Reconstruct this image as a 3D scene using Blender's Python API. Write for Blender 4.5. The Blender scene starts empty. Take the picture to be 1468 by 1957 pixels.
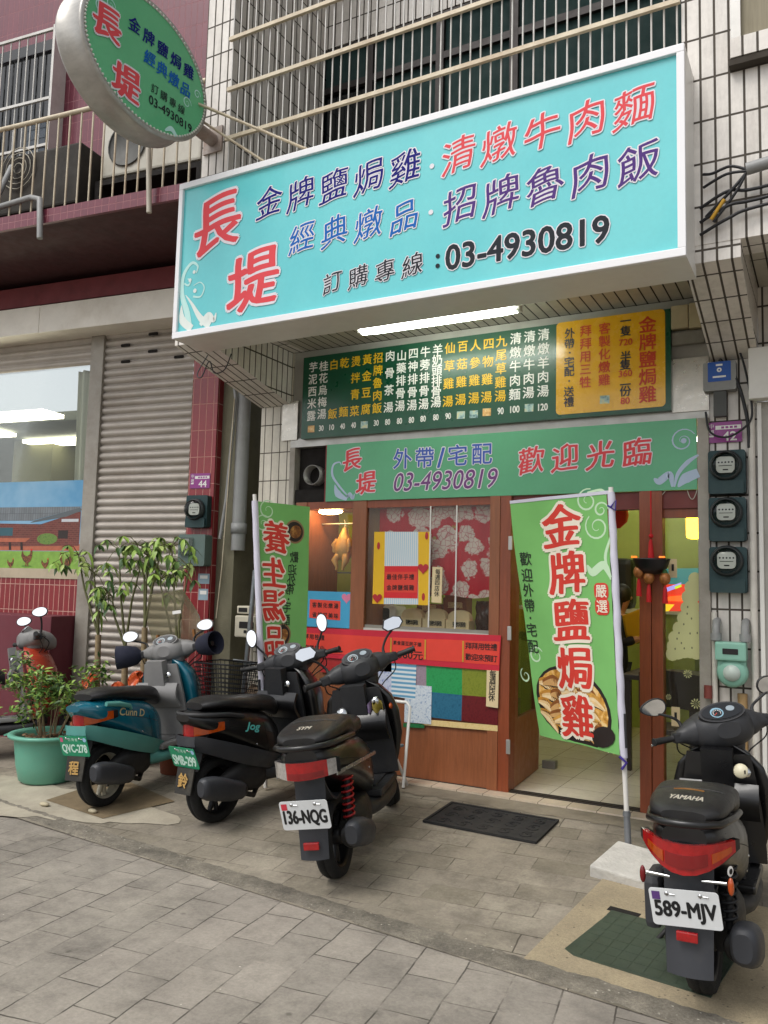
import bpy, bmesh, math, random
import numpy as np
from mathutils.bvhtree import BVHTree
from mathutils import Matrix, Vector
S = bpy.context.scene
COL = S.collection
R_ = math.radians
random.seed(7)

# ---------------------------------------------------------------- camera, sky, sun, exposure
YAW, PITCH, ROLL = R_(-28.78), R_(5.30), R_(1.47)
FPX, CX, CY, EYE, ZT = 1569., 734., 978.5, 1.55, 0.12
W_ = np.array([math.sin(YAW)*math.cos(PITCH), math.cos(YAW)*math.cos(PITCH), math.sin(PITCH)])
r0 = np.array([math.cos(YAW), -math.sin(YAW), 0]); u0 = np.cross(r0, W_)
RX = math.cos(ROLL)*r0 + math.sin(ROLL)*u0
UX = -math.sin(ROLL)*r0 + math.cos(ROLL)*u0
CAM = np.array([0, -5.71, EYE])
cd = bpy.data.cameras.new('camera'); cam = bpy.data.objects.new('camera', cd); COL.objects.link(cam)
cam.matrix_world = Matrix(((RX[0], UX[0], -W_[0], CAM[0]), (RX[1], UX[1], -W_[1], CAM[1]), (RX[2], UX[2], -W_[2], CAM[2]), (0, 0, 0, 1)))
cd.sensor_fit = 'VERTICAL'; cd.sensor_height = 36; cd.lens = FPX/1957*36; cd.clip_start = .05; cd.clip_end = 600
S.camera = cam

wd = bpy.data.worlds.new('World'); S.world = wd; wd.use_nodes = True
wn = wd.node_tree.nodes; wl = wd.node_tree.links
SUN_EL, SUN_AZ = 56, 205          # degrees; azimuth from +y, clockwise
sky = wn.new('ShaderNodeTexSky'); sky.sky_type = 'NISHITA'; sky.sun_disc = False
sky.sun_elevation = R_(SUN_EL); sky.sun_rotation = R_(SUN_AZ); sky.dust_density = 3.0
hs = wn.new('ShaderNodeHueSaturation'); hs.inputs['Saturation'].default_value = .22
wl.new(sky.outputs[0], hs.inputs['Color']); wl.new(hs.outputs[0], wn['Background'].inputs['Color'])
wn['Background'].inputs['Strength'].default_value = .13
sd = bpy.data.lights.new('sun', 'SUN'); sd.energy = 1.0; sd.angle = R_(28); sd.color = (1, .96, .9)
sun = bpy.data.objects.new('sun', sd); COL.objects.link(sun)
sv = Vector((math.sin(R_(SUN_AZ))*math.cos(R_(SUN_EL)), math.cos(R_(SUN_AZ))*math.cos(R_(SUN_EL)), math.sin(R_(SUN_EL))))
sun.rotation_euler = sv.to_track_quat('Z', 'Y').to_euler(); sun.location = (0, -8, 12)
S.view_settings.view_transform = 'Standard'; S.view_settings.look = 'None'
S.view_settings.exposure = 0.62; S.view_settings.gamma = 1
S.cycles.max_bounces = 8; S.cycles.transparent_max_bounces = 16
S.cycles.caustics_reflective = False; S.cycles.caustics_refractive = False
S.cycles.use_denoising = True

# ---------------------------------------------------------------- measuring helpers (photo point -> real plane)
def ray(u, v): return W_ + RX*(u-CX)/FPX - UX*(v-CY)/FPX
def P(u, v, x=None, y=None, z=None):
    d = ray(u, v)
    t = (x-CAM[0])/d[0] if x is not None else (y-CAM[1])/d[1] if y is not None else (z-CAM[2])/d[2]
    return CAM + d*t
def XZ(u, v, y): p = P(u, v, y=y); return (p[0], p[2])
YC = -2.1
def gz(x, y): return 0.0 if y <= YC else min(ZT, (y-YC)*ZT/-YC)
AL = R_(7); PIV = np.array([-4.87, 0, 0])          # the left building stands turned by 7 degrees
EX = np.array([math.cos(AL), math.sin(AL), 0]); EN = np.array([-math.sin(AL), math.cos(AL), 0])
def PL(u, v, off=0):
    d = ray(u, v); t = ((PIV-CAM) @ EN + off)/(d @ EN); p = CAM+d*t-PIV
    return (p @ EX, p[2])
LM = Matrix(((EX[0], EN[0], 0, PIV[0]), (EX[1], EN[1], 0, PIV[1]), (0, 0, 1, 0), (0, 0, 0, 1)))

# ---------------------------------------------------------------- materials
def lin(h):
    if not isinstance(h, str): return tuple(h)[:3]
    h = h.lstrip('#'); o = []
    for i in (0, 2, 4):
        c = int(h[i:i+2], 16)/255; o.append(c/12.92 if c <= .04045 else ((c+.055)/1.055)**2.4)
    return tuple(o)
def newmat(name):
    m = bpy.data.materials.new(name); m.use_nodes = True
    return m, m.node_tree.nodes, m.node_tree.links, m.node_tree.nodes['Principled BSDF']
def _in(n, k, v): n.inputs[k].default_value = v
def mixrgb(N, L, mode, fac, a, b):
    x = N.new('ShaderNodeMix'); x.data_type = 'RGBA'; x.blend_type = mode
    for s, v in ((x.inputs['Factor'], fac), (x.inputs['A'], a), (x.inputs['B'], b)):
        if hasattr(v, 'is_linked'): L.new(v, s)
        elif isinstance(v, (int, float)): s.default_value = v
        else: s.default_value = (*v[:3], 1)
    return x.outputs['Result']
def noise(N, L, scale, detail=4, rough=.6, coord='Object', vec=None, stretch=None):
    t = N.new('ShaderNodeTexCoord'); n = N.new('ShaderNodeTexNoise'); v = vec or t.outputs[coord]
    if stretch:
        mp = N.new('ShaderNodeMapping'); mp.inputs['Scale'].default_value = stretch; L.new(v, mp.inputs['Vector']); v = mp.outputs[0]
    L.new(v, n.inputs['Vector']); _in(n, 'Scale', scale); _in(n, 'Detail', detail); _in(n, 'Roughness', rough)
    return n.outputs['Fac']
def ramp(N, L, f, stops):
    r = N.new('ShaderNodeValToRGB'); L.new(f, r.inputs[0]); e = r.color_ramp.elements
    while len(e) < len(stops): e.new(.5)
    for k, (p, c) in enumerate(stops):
        e[k].position = p; e[k].color = (*(c if not isinstance(c, (int, float)) else (c,)*3), 1)
    return r.outputs[0]
def bump(N, L, b, h, strength, dist=.01):
    n = N.new('ShaderNodeBump'); _in(n, 'Strength', strength); _in(n, 'Distance', dist)
    L.new(h, n.inputs['Height']); L.new(n.outputs[0], b.inputs['Normal'])
_MC = {}
def mat(name, col, rough=.5, metal=0, var=.12, vs=7, bmp=0, bs=80, coat=0, spec=.5, stretch=None, dirt=0, dirtcol='#4a4237'):
    if name in _MC: return _MC[name]
    m, N, L, b = newmat(name); c = lin(col)
    f = noise(N, L, vs, 5, .65, stretch=stretch)
    o = mixrgb(N, L, 'MULTIPLY', 1, c, ramp(N, L, f, [(.25, 1-var), (.75, 1+var*.4)]))
    if dirt:
        d = ramp(N, L, noise(N, L, 2.3, 8, .75), [(.48, 0), (.72, dirt)]); o = mixrgb(N, L, 'MIX', d, o, lin(dirtcol))
    L.new(o, b.inputs['Base Color']); _in(b, 'Metallic', metal); _in(b, 'Specular IOR Level', spec); _in(b, 'Coat Weight', coat); _in(b, 'Coat Roughness', .08)
    L.new(ramp(N, L, noise(N, L, vs*1.7, 4), [(.3, max(0, rough-.07)), (.7, min(1, rough+.1))]), b.inputs['Roughness'])
    if bmp: bump(N, L, b, noise(N, L, bs, 4), bmp)
    _MC[name] = m; return m
def emit(name, col, s):
    if name in _MC: return _MC[name]
    m, N, L, b = newmat(name); _in(b, 'Base Color', (*lin(col), 1)); _in(b, 'Emission Color', (*lin(col), 1)); _in(b, 'Emission Strength', s)
    _MC[name] = m; return m
def glass(name, tint=(1, 1, 1), refl=.06, haze=0, hazecol='#cccccc', fr=.6):
    if name in _MC: return _MC[name]
    m, N, L, b = newmat(name)
    t = N.new('ShaderNodeBsdfTransparent'); t.inputs[0].default_value = (*tint, 1)
    g = N.new('ShaderNodeBsdfGlossy'); _in(g, 'Roughness', .02)
    lw = N.new('ShaderNodeFresnel'); _in(lw, 'IOR', 1.38)
    mm = N.new('ShaderNodeMath'); mm.operation = 'MULTIPLY_ADD'; L.new(lw.outputs[0], mm.inputs[0]); mm.inputs[1].default_value = fr; mm.inputs[2].default_value = refl*.15
    x = N.new('ShaderNodeMixShader'); L.new(mm.outputs[0], x.inputs[0]); L.new(t.outputs[0], x.inputs[1]); L.new(g.outputs[0], x.inputs[2])
    out = x.outputs[0]
    if haze:
        df = N.new('ShaderNodeBsdfDiffuse'); df.inputs[0].default_value = (*lin(hazecol), 1)
        y = N.new('ShaderNodeMixShader'); L.new(ramp(N, L, noise(N, L, 5, 6), [(.3, haze*.5), (.7, haze)]), y.inputs[0]); L.new(out, y.inputs[1]); L.new(df.outputs[0], y.inputs[2]); out = y.outputs[0]
    L.new(out, N['Material Output'].inputs[0]); _MC[name] = m; return m
def tiles(name, c1, c2, grout, tw, th, gap=.008, rough=.25, offset=0, dirt=.25, rot=0, dirtcol='#5c5347', coat=0, bmp=.5):
    """small glazed wall tiles laid in a stack bond; UV is in metres"""
    if name in _MC: return _MC[name]
    m, N, L, b = newmat(name)
    t = N.new('ShaderNodeTexCoord'); v = t.outputs['UV']
    mp = N.new('ShaderNodeMapping'); mp.inputs['Rotation'].default_value = (0, 0, rot); L.new(v, mp.inputs['Vector']); v = mp.outputs[0]
    k = N.new('ShaderNodeTexBrick'); k.offset = offset; k.squash = 1; L.new(v, k.inputs['Vector'])
    _in(k, 'Color1', (*lin(c1), 1)); _in(k, 'Color2', (*lin(c2), 1)); _in(k, 'Mortar', (*lin(grout), 1)); _in(k, 'Scale', 1)
    _in(k, 'Mortar Size', gap/2); _in(k, 'Mortar Smooth', .15); _in(k, 'Bias', 0); _in(k, 'Brick Width', tw); _in(k, 'Row Height', th)
    o = k.outputs['Color']
    streak = ramp(N, L, noise(N, L, 3.2, 8, .75, stretch=(2.2, 2.2, .5)), [(.45, 0), (.8, dirt)])
    o = mixrgb(N, L, 'MIX', streak, o, lin(dirtcol))
    o = mixrgb(N, L, 'MULTIPLY', 1, o, ramp(N, L, noise(N, L, 26, 3), [(.3, .93), (.7, 1.03)]))
    L.new(o, b.inputs['Base Color']); _in(b, 'Coat Weight', coat)
    L.new(ramp(N, L, k.outputs['Fac'], [(0, rough), (1, .9)]), b.inputs['Roughness'])
    inv = N.new('ShaderNodeMath'); inv.operation = 'SUBTRACT'; inv.inputs[0].default_value = 1; L.new(k.outputs['Fac'], inv.inputs[1])
    bump(N, L, b, inv.outputs[0], bmp, .004)
    _MC[name] = m; return m

# ---------------------------------------------------------------- mesh builder
class MB:
    def __init__(s, m=None): s.v = []; s.f = []; s.mi = []; s.sm = []; s.mats = []; s.m = m; s.T = None
    def slot(s, m):
        m = m or s.m
        if m not in s.mats: s.mats.append(m)
        return s.mats.index(m)
    def add(s, vs, fs, m=None, smooth=False):
        o = len(s.v); k = s.slot(m)
        s.v += [(s.T @ Vector(p))[:] if s.T is not None else tuple(p) for p in vs]
        for q in fs: s.f.append([i+o for i in q]); s.mi.append(k); s.sm.append(smooth)
        return s
    def box(s, x0, x1, y0, y1, z0, z1, m=None, bev=0, M=None):
        if bev > 0:
            bm = bmesh.new(); bmesh.ops.create_cube(bm, size=1)
            for q in bm.verts: q.co = Vector(((x0+x1)/2+q.co.x*(x1-x0), (y0+y1)/2+q.co.y*(y1-y0), (z0+z1)/2+q.co.z*(z1-z0)))
            bmesh.ops.bevel(bm, geom=bm.edges[:], offset=bev, segments=2, affect='EDGES', profile=.6)
            bm.verts.index_update()
            vs = [q.co.copy() for q in bm.verts]; fs = [[q.index for q in f.verts] for f in bm.faces]; bm.free()
        else:
            vs = [Vector(p) for p in ((x0, y0, z0), (x1, y0, z0), (x1, y1, z0), (x0, y1, z0), (x0, y0, z1), (x1, y0, z1), (x1, y1, z1), (x0, y1, z1))]
            fs = [(0, 3, 2, 1), (4, 5, 6, 7), (0, 1, 5, 4), (1, 2, 6, 5), (2, 3, 7, 6), (3, 0, 4, 7)]
        if M is not None: vs = [M @ q for q in vs]
        return s.add(vs, fs, m)
    def prism(s, poly, fr, h0, h1, m=None, smooth=False):
        """polygon (a,b) in the frame fr, solid from height h0 to h1"""
        n = len(poly); vs = [fr(a, b, h1) for a, b in poly]+[fr(a, b, h0) for a, b in poly]
        fs = [tuple(range(n)), tuple(range(2*n-1, n-1, -1))]
        s.add(vs, fs, m)
        return s.add(vs, [(i, i+n, (i+1) % n+n, (i+1) % n) for i in range(n)], m, smooth)
    def flat(s, poly, fr, h, m=None):
        return s.add([fr(a, b, h) for a, b in poly], [tuple(range(len(poly)))], m)
    def tube(s, pts, r, m=None, n=8, closed=False, cap=True):
        pts = [Vector(p) for p in pts]; k = len(pts); rr = r if isinstance(r, (list, tuple)) else [r]*k
        tg = [((pts[(i+1) % k] if closed or i < k-1 else pts[i])-(pts[i-1] if closed or i > 0 else pts[i])).normalized() for i in range(k)]
        up = Vector((0, 0, 1)) if abs(tg[0].z) < .9 else Vector((1, 0, 0)); x = tg[0].cross(up).normalized(); vs = []; fs = []
        for i in range(k):
            x = (x-tg[i]*x.dot(tg[i])).normalized(); y = tg[i].cross(x)
            vs += [pts[i]+(x*math.cos(2*math.pi*j/n)+y*math.sin(2*math.pi*j/n))*rr[i] for j in range(n)]
        for i in range(k if closed else k-1):
            a = i*n; b = ((i+1) % k)*n
            fs += [(a+j, a+(j+1) % n, b+(j+1) % n, b+j) for j in range(n)]
        s.add(vs, fs, m, True)
        if cap and not closed: s.add(vs[:n], [tuple(range(n-1, -1, -1))], m); s.add(vs[-n:], [tuple(range(n))], m)
        return s
    def lathe(s, prof, o, ax, m=None, n=24, a0=0, a1=2*math.pi):
        """profile of (radius, distance along axis)"""
        o = Vector(o); ax = Vector(ax).normalized(); x = ax.cross(Vector((0, 0, 1)) if abs(ax.z) < .9 else Vector((1, 0, 0))).normalized(); y = ax.cross(x)
        full = abs(a1-a0-2*math.pi) < 1e-6; na = n if full else n+1; vs = []; fs = []
        for r, h in prof:
            vs += [o+ax*h+(x*math.cos(a0+(a1-a0)*j/n)+y*math.sin(a0+(a1-a0)*j/n))*r for j in range(na)]
        for i in range(len(prof)-1):
            a, b = i*na, (i+1)*na
            fs += [(a+j, a+(j+1) % na, b+(j+1) % na, b+j) for j in range(n)]
        return s.add(vs, fs, m, True)
    def rings(s, rg, m=None, caps=True, smooth=True):
        n = len(rg[0]); vs = [p for r in rg for p in r]
        fs = [(i*n+j, i*n+(j+1) % n, (i+1)*n+(j+1) % n, (i+1)*n+j) for i in range(len(rg)-1) for j in range(n)]
        s.add(vs, fs, m, smooth)
        if caps: s.add(rg[0], [tuple(range(n-1, -1, -1))], m, smooth); s.add(rg[-1], [tuple(range(n))], m, smooth)
        return s
    def loft(s, keys, m=None, n=22, sub=4, axis='x', caps=True):
        """keys: (pos, centre_a, centre_b, half_a, half_b[, exponent]); smooth superellipse sections"""
        K = np.array([list(k)+[2.6]*(6-len(k)) for k in keys], float); rg = []; T = []
        for i in range(len(K)-1):
            for q in range(sub): T.append(i+q/sub)
        T.append(len(K)-1)
        for t in T:
            i = min(int(t), len(K)-2); f = t-i; a, b, c, d = K[max(i-1, 0)], K[i], K[i+1], K[min(i+2, len(K)-1)]
            p = .5*((2*b)+(c-a)*f+(2*a-5*b+4*c-d)*f*f+(3*b-a-3*c+d)*f**3)
            lo, hi = np.minimum(b, c), np.maximum(b, c); p[3:5] = np.clip(p[3:5], lo[3:5]*.9, hi[3:5]*1.12)
            ring = []
            for j in range(n):
                th = 2*math.pi*j/n; co, si = math.cos(th), math.sin(th); e = 2/p[5]
                da = math.copysign(abs(co)**e, co)*p[3]; db = math.copysign(abs(si)**e, si)*p[4]
                q = (p[0], p[1]+da, p[2]+db)
                ring.append(q if axis == 'x' else (q[1], q[0], q[2]) if axis == 'y' else (q[1], q[2], q[0]))
            rg.append(ring)
        return s.rings(rg, m, caps)
    def sheet(s, fn, nu, nv, th, m=None):
        """curved plate: fn(u,v) -> point, u,v in 0..1, given a thickness"""
        g = [[Vector(fn(i/nu, j/nv)) for j in range(nv+1)] for i in range(nu+1)]; top = []; bot = []
        for i in range(nu+1):
            for j in range(nv+1):
                du = g[min(i+1, nu)][j]-g[max(i-1, 0)][j]; dv = g[i][min(j+1, nv)]-g[i][max(j-1, 0)]; nn = du.cross(dv)
                nn = nn.normalized() if nn.length > 1e-9 else Vector((0, 0, 1))
                top.append(g[i][j]+nn*th/2); bot.append(g[i][j]-nn*th/2)
        w = nv+1; N = len(top); fs = []
        for i in range(nu):
            for j in range(nv):
                a = i*w+j; fs += [(a, a+w, a+w+1, a+1), (N+a, N+a+1, N+a+w+1, N+a+w)]
        s.add(top+bot, fs, m, True)
        e = [i*w for i in range(nu+1)]+[nu*w+j for j in range(1, w)]+[i*w+nv for i in range(nu-1, -1, -1)]+[j for j in range(nv-1, 0, -1)]
        return s.add(top+bot, [(e[k], e[(k+1) % len(e)], e[(k+1) % len(e)]+N, e[k]+N) for k in range(len(e))], m)
    def ball(s, c, r, m=None, n=14, k=9, M=None):
        c = Vector(c); r = r if isinstance(r, (tuple, list)) else (r, r, r); rg = []
        for i in range(k+1):
            th = math.pi*(i+.02)/(k+.04)
            rg.append([c+Vector((r[0]*math.sin(th)*math.cos(2*math.pi*j/n), r[1]*math.sin(th)*math.sin(2*math.pi*j/n), -r[2]*math.cos(th))) for j in range(n)])
        if M is not None: rg = [[c+M @ (q-c) for q in g] for g in rg]
        return s.rings(rg, m)
    def make(s, name, parent=None, base=None, local=False):
        root = parent
        while root is not None and root.parent is not None: root = root.parent
        vs = [Vector(q) for q in s.v]
        if not local:
            if root is not None and root.get('W') is not None: off = Vector(root['W'][:]); vs = [q-off for q in vs]
            elif base is not None: vs = [q-Vector(base) for q in vs]
        me = bpy.data.meshes.new(name); me.from_pydata(vs, [], s.f)
        for q in s.mats: me.materials.append(q)
        me.polygons.foreach_set('material_index', s.mi); me.polygons.foreach_set('use_smooth', s.sm)
        uv = me.uv_layers.new(name='UVMap').data
        for p in me.polygons:
            n = p.normal; ax = max(range(3), key=lambda i: abs(n[i]))
            for li in p.loop_indices:
                q = s.v[me.loops[li].vertex_index] if not local else vs[me.loops[li].vertex_index]
                uv[li].uv = (q[1], q[2]) if ax == 0 else (q[0], q[2]) if ax == 1 else (q[0], q[1])
        me.update()
        ob = bpy.data.objects.new(name, me); COL.objects.link(ob)
        if parent is not None: ob.parent = parent
        elif base is not None: ob.location = base
        return ob
def thing(name, label, cat, loc, group=None, rot=None):
    o = bpy.data.objects.new(name, None); COL.objects.link(o); o.location = loc; o.empty_display_size = .1
    if rot is not None: o.rotation_euler = rot
    else: o['W'] = list(loc)
    o['label'] = label; o['category'] = cat
    if group: o['group'] = group
    return o
def tag(o, label, cat, group=None):
    o['label'] = label; o['category'] = cat
    if group: o['group'] = group
    return o
def struct(o, kind='structure'): o['kind'] = kind; return o

# frames: fr(a, b, h) -> point, h is the height in front of the surface
def FY(y): return lambda a, b, h=0: (a, y-h, b)
def FL(off): return lambda a, b, h=0: tuple(PIV+EX*a+EN*(off-h)+np.array([0, 0, b]))
def rrect(x0, x1, z0, z1, r, n=4):
    o = []
    for cx, cz, a0 in ((x1-r, z1-r, 0), (x0+r, z1-r, 90), (x0+r, z0+r, 180), (x1-r, z0+r, 270)):
        o += [(cx+r*math.cos(R_(a0+90*k/n)), cz+r*math.sin(R_(a0+90*k/n))) for k in range(n+1)]
    return o
def disc(cx, cz, rx, rz=None, n=20): rz = rz or rx; return [(cx+rx*math.cos(2*math.pi*k/n), cz+rz*math.sin(2*math.pi*k/n)) for k in range(n)]
def swirl(cx, cz, r, turns=1.4, w=.02, a0=0, flip=1, n=26):
    """a spiral ribbon as (a,b) quads"""
    o = []
    for i in range(n+1):
        t = i/n; a = a0+flip*t*turns*2*math.pi; q = r*(1-t*.82); k = w*(.35+.65*math.sin(math.pi*min(1, t*1.15+.1)))
        o.append(((cx+(q-k/2)*math.cos(a), cz+(q-k/2)*math.sin(a)), (cx+(q+k/2)*math.cos(a), cz+(q+k/2)*math.sin(a))))
    return [[o[i][0], o[i][1], o[i+1][1], o[i+1][0]] for i in range(n)]
def ribbon(pts, ws):
    """tapered curve ribbon through (a,b) points"""
    Pn = np.array(pts, float); o = []; k = len(Pn)
    T = np.linspace(0, k-1, (k-1)*8+1); c = []
    for t in T:
        i = min(int(t), k-2); f = t-i; a, b, cc, d = Pn[max(i-1, 0)], Pn[i], Pn[i+1], Pn[min(i+2, k-1)]
        c.append(.5*((2*b)+(cc-a)*f+(2*a-5*b+4*cc-d)*f*f+(3*b-a-3*cc+d)*f**3))
    c = np.array(c); wv = np.interp(T, range(k), ws)
    for i in range(len(c)):
        t = c[min(i+1, len(c)-1)]-c[max(i-1, 0)]; nn = np.array([-t[1], t[0]])/(np.linalg.norm(t)+1e-9)
        o.append((c[i]-nn*wv[i]/2, c[i]+nn*wv[i]/2))
    return [[tuple(o[i][0]), tuple(o[i][1]), tuple(o[i+1][1]), tuple(o[i+1][0])] for i in range(len(o)-1)]

def smooth(pts, k=6):
    Q = np.array([tuple(q) for q in pts], float); o = []; n = len(Q)
    for i in range(n-1):
        a, b, c, d = Q[max(i-1, 0)], Q[i], Q[i+1], Q[min(i+2, n-1)]
        for j in range(k): f = j/k; o.append(tuple(.5*((2*b)+(c-a)*f+(2*a-5*b+4*c-d)*f*f+(3*b-a-3*c+d)*f**3)))
    return o+[tuple(Q[-1])]

# ---------------------------------------------------------------- lettering
_GC = {}
def glyph(st, off):
    k = (st, round(off, 4))
    if k not in _GC:
        c = bpy.data.curves.new('g', 'FONT'); c.body = st; c.size = 1; c.offset = off; c.resolution_u = 3; c.fill_mode = 'BOTH'
        o = bpy.data.objects.new('g', c); COL.objects.link(o)
        dg = bpy.context.evaluated_depsgraph_get(); me = bpy.data.meshes.new_from_object(o.evaluated_get(dg))
        v = np.array([q.co[:2] for q in me.vertices]).reshape(-1, 2); f = [tuple(p.vertices) for p in me.polygons]
        bpy.data.objects.remove(o); bpy.data.curves.remove(c); bpy.data.meshes.remove(me)
        _GC[k] = (v, f)
    return _GC[k]
_g = glyph('國', 0)[0]; EMC = (_g.min(0)+_g.max(0))/2; EMS = float((_g.max(0)-_g.min(0)).max())/.92
def refine(v, f, fine):
    """split triangles until no edge is longer than fine"""
    v = [tuple(q) for q in v]; out = []; tri = []; mid = {}
    for q in f:
        for i in range(1, len(q)-1): tri.append((q[0], q[i], q[i+1]))
    while tri:
        t = tri.pop(); d, i = max((abs(v[t[i]][0]-v[t[(i+1) % 3]][0])+abs(v[t[i]][1]-v[t[(i+1) % 3]][1]), i) for i in range(3))
        if d <= fine: out.append(t); continue
        a, b, c = t[i], t[(i+1) % 3], t[(i+2) % 3]; key = (min(a, b), max(a, b))
        if key not in mid: v.append(((v[a][0]+v[b][0])/2, (v[a][1]+v[b][1])/2)); mid[key] = len(v)-1
        tri += [(a, mid[key], c), (mid[key], b, c)]
    return np.array(v), out
def _place(mb, fr, v, f, m, h, fine=0):
    if fine: v, f = refine(v, f, fine)
    mb.add([fr(p[0], p[1], h) for p in v], f, m)
def _kern(r, n, nib=0):
    """pen offsets: a round pen of radius r, or a flat brush nib (thick down-strokes, thin cross-strokes)"""
    if r <= 0: return [(0, 0)]
    if nib: return [(r*f, -r*.38*f) for f in (-1, -.5, 0, .5, 1)]+[(r*.3, r*.3), (-r*.3, -r*.3)]
    return [(r*math.cos(2*math.pi*k/n), r*math.sin(2*math.pi*k/n)) for k in range(n)]
LG = .00009
def _layers(mb, fr, q, f, m, h, kern, sc, at, fine):
    for k, (dx, dy) in enumerate(kern):
        _place(mb, fr, q+np.array([dx*sc[0]+at[0], dy*sc[1]+at[1]]), f, m, h+k*LG, fine)
def cjk(mb, fr, ch, cx, cz, size, m, h=.002, wt=0, brush=0, halo=None, hw=.05, sx=1, mirror=False, fine=0, rot=0):
    """one full-width character; brush > 0 leans and swells it like brush writing"""
    v, f = glyph(ch, 0); q = (v-EMC)/EMS
    if brush:
        if ('b', ch) not in _GC: _GC[('b', ch)] = refine(q, f, .13)
        q, f = _GC[('b', ch)]
        x, y = q[:, 0].copy(), q[:, 1].copy()
        q = np.c_[x+.06*y+brush*.02*np.sin(7*y+2), y+brush*(.15*x+.03*np.sin(6*x+1)+.05*x*x)]*.98
    s2 = (-1 if mirror else 1)*sx
    q = q*size*np.array([s2, 1]); sc = (size*s2, size)
    if halo is not None: _layers(mb, fr, q, f, halo, h, _kern(hw+wt*(1.25 if brush else 1), 10), sc, (cx, cz), fine); h += 11*LG
    _layers(mb, fr, q, f, m, h, _kern(wt*(1.5 if brush else 1), 5, brush), sc, (cx, cz), fine)
def run(mb, fr, st, cx, cz, height, m, h=.002, wt=0, width=None, shear=0, halo=None, hw=.05, mirror=False, fine=0):
    v, f = glyph(st, 0); lo, hi = v.min(0), v.max(0); s = height/(hi[1]-lo[1]); sx = s if width is None else width/(hi[0]-lo[0])
    q = (v-(lo+hi)/2)*np.array([sx, s]); q[:, 0] += shear*q[:, 1]
    if mirror: q[:, 0] *= -1
    if halo is not None: _layers(mb, fr, q, f, halo, h, _kern(hw+wt, 10), (s, s), (cx, cz), fine); h += 11*LG
    _layers(mb, fr, q, f, m, h, _kern(wt, 6), (s, s), (cx, cz), fine)
def line(mb, fr, st, p0, p1, size, m, **k):
    n = len(st)
    for i, ch in enumerate(st):
        t = i/(n-1) if n > 1 else 0
        if ch not in ' 　': cjk(mb, fr, ch, p0[0]+(p1[0]-p0[0])*t, p0[1]+(p1[1]-p0[1])*t, size, m, **k)
# ================================================================ MATERIALS
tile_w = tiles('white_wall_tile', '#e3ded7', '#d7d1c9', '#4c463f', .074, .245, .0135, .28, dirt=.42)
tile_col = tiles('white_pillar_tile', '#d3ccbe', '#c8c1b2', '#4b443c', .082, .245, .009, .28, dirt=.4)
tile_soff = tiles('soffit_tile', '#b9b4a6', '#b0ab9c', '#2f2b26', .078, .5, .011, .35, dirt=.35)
tile_mar = tiles('maroon_tile', '#71303f', '#682c3b', '#96666a', .07, .24, .006, .3, dirt=.2, dirtcol='#3a2226')
tile_red = tiles('red_column_tile', '#8e2a30', '#84252c', '#c08a80', .0745, .245, .007, .22, dirt=.18, dirtcol='#43201f')
tile_wain = tiles('red_wainscot_tile', '#8a2b30', '#7c252b', '#c49a8c', .062, .25, .007, .3, dirt=.15, dirtcol='#43201f')
tile_floor = tiles('shop_floor_tile', '#e0d7c8', '#d9cfbf', '#5a5145', .36, .36, .005, .16, dirt=.1, bmp=.2)
tile_sill = tiles('threshold_tile', '#d5c6b2', '#ccbca6', '#7a6e60', .2, .2, .006, .3, dirt=.35)
concrete = mat('old_concrete', '#86827a', .85, var=.25, vs=5, bmp=.3, bs=40, dirt=.5, dirtcol='#55503f')
conc_green = mat('mossy_concrete', '#77735f', .9, var=.25, vs=4, bmp=.3, dirt=.5, dirtcol='#4c4a38')
plaster = mat('grey_plaster', '#a9a69f', .8, var=.15, vs=3, bmp=.15, dirt=.35, dirtcol='#77736b')
wood = mat('orange_wood', '#935837', .42, var=.28, vs=9, stretch=(6, 6, .5), bmp=.08, bs=50)
wood_red = mat('red_brown_wood', '#8d4628', .4, var=.28, vs=9, stretch=(6, 6, .5), bmp=.08, bs=50)
alu = mat('aluminium', '#b7b5b0', .38, .55, var=.12, dirt=.15)
steel = mat('painted_steel', '#a09a90', .55, .2, var=.2, dirt=.45, dirtcol='#6d6256')
white_metal = mat('white_enamel', '#dcdad4', .35, var=.06, dirt=.15, dirtcol='#9b9284')
fascia_m = mat('white_fascia_sheet', '#ebe5d9', .45, .1, var=.12, vs=3, dirt=.3, dirtcol='#a8977c')
shutter_m = mat('shutter_slat', '#b5ada4', .5, .25, var=.16, vs=5, dirt=.25, dirtcol='#7d6a55')
dark = mat('plain_dark', '#17120f', .9)  # one flat dark colour for the recess, slots and dark parts
dark_brown = mat('shaded_brown', '#4a2829', .7, var=.3, dirt=.3, dirtcol='#120c0b')  # balcony underside's shade put into this brown; the gap wall shares it
ox_red = mat('oxide_red_paint', '#7a3438', .6, var=.25, vs=4, dirt=.4, dirtcol='#2c1414')
maroon_paint = mat('maroon_paint', '#6a2c36', .7, var=.16, vs=3, bmp=.15, dirt=.3, dirtcol='#4a2429')
cream_bar = mat('cream_bar_paint', '#c7bba3', .5, .1, var=.18, vs=14, dirt=.55, dirtcol='#8c6a45')
white_bar = mat('white_bar_paint', '#cbc9c4', .45, .1, var=.12, vs=14, dirt=.3, dirtcol='#8c7a60')
win_dark = mat('dark_window_glass', '#0c1113', .06, var=.2, spec=.6)
teal_cloth = mat('teal_curtain', '#102f2d', .85, var=.35, vs=6, stretch=(9, 9, .6))
win_frame = mat('brown_window_frame', '#2c2523', .45, .3)
black_rub = mat('black_rubber_cable', '#1a1a1a', .55)
grey_pvc = mat('grey_pvc', '#8c8d8c', .5, var=.12, dirt=.3)
lime = mat('lime_wall_paint', '#bcc66c', .8, var=.06)
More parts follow.
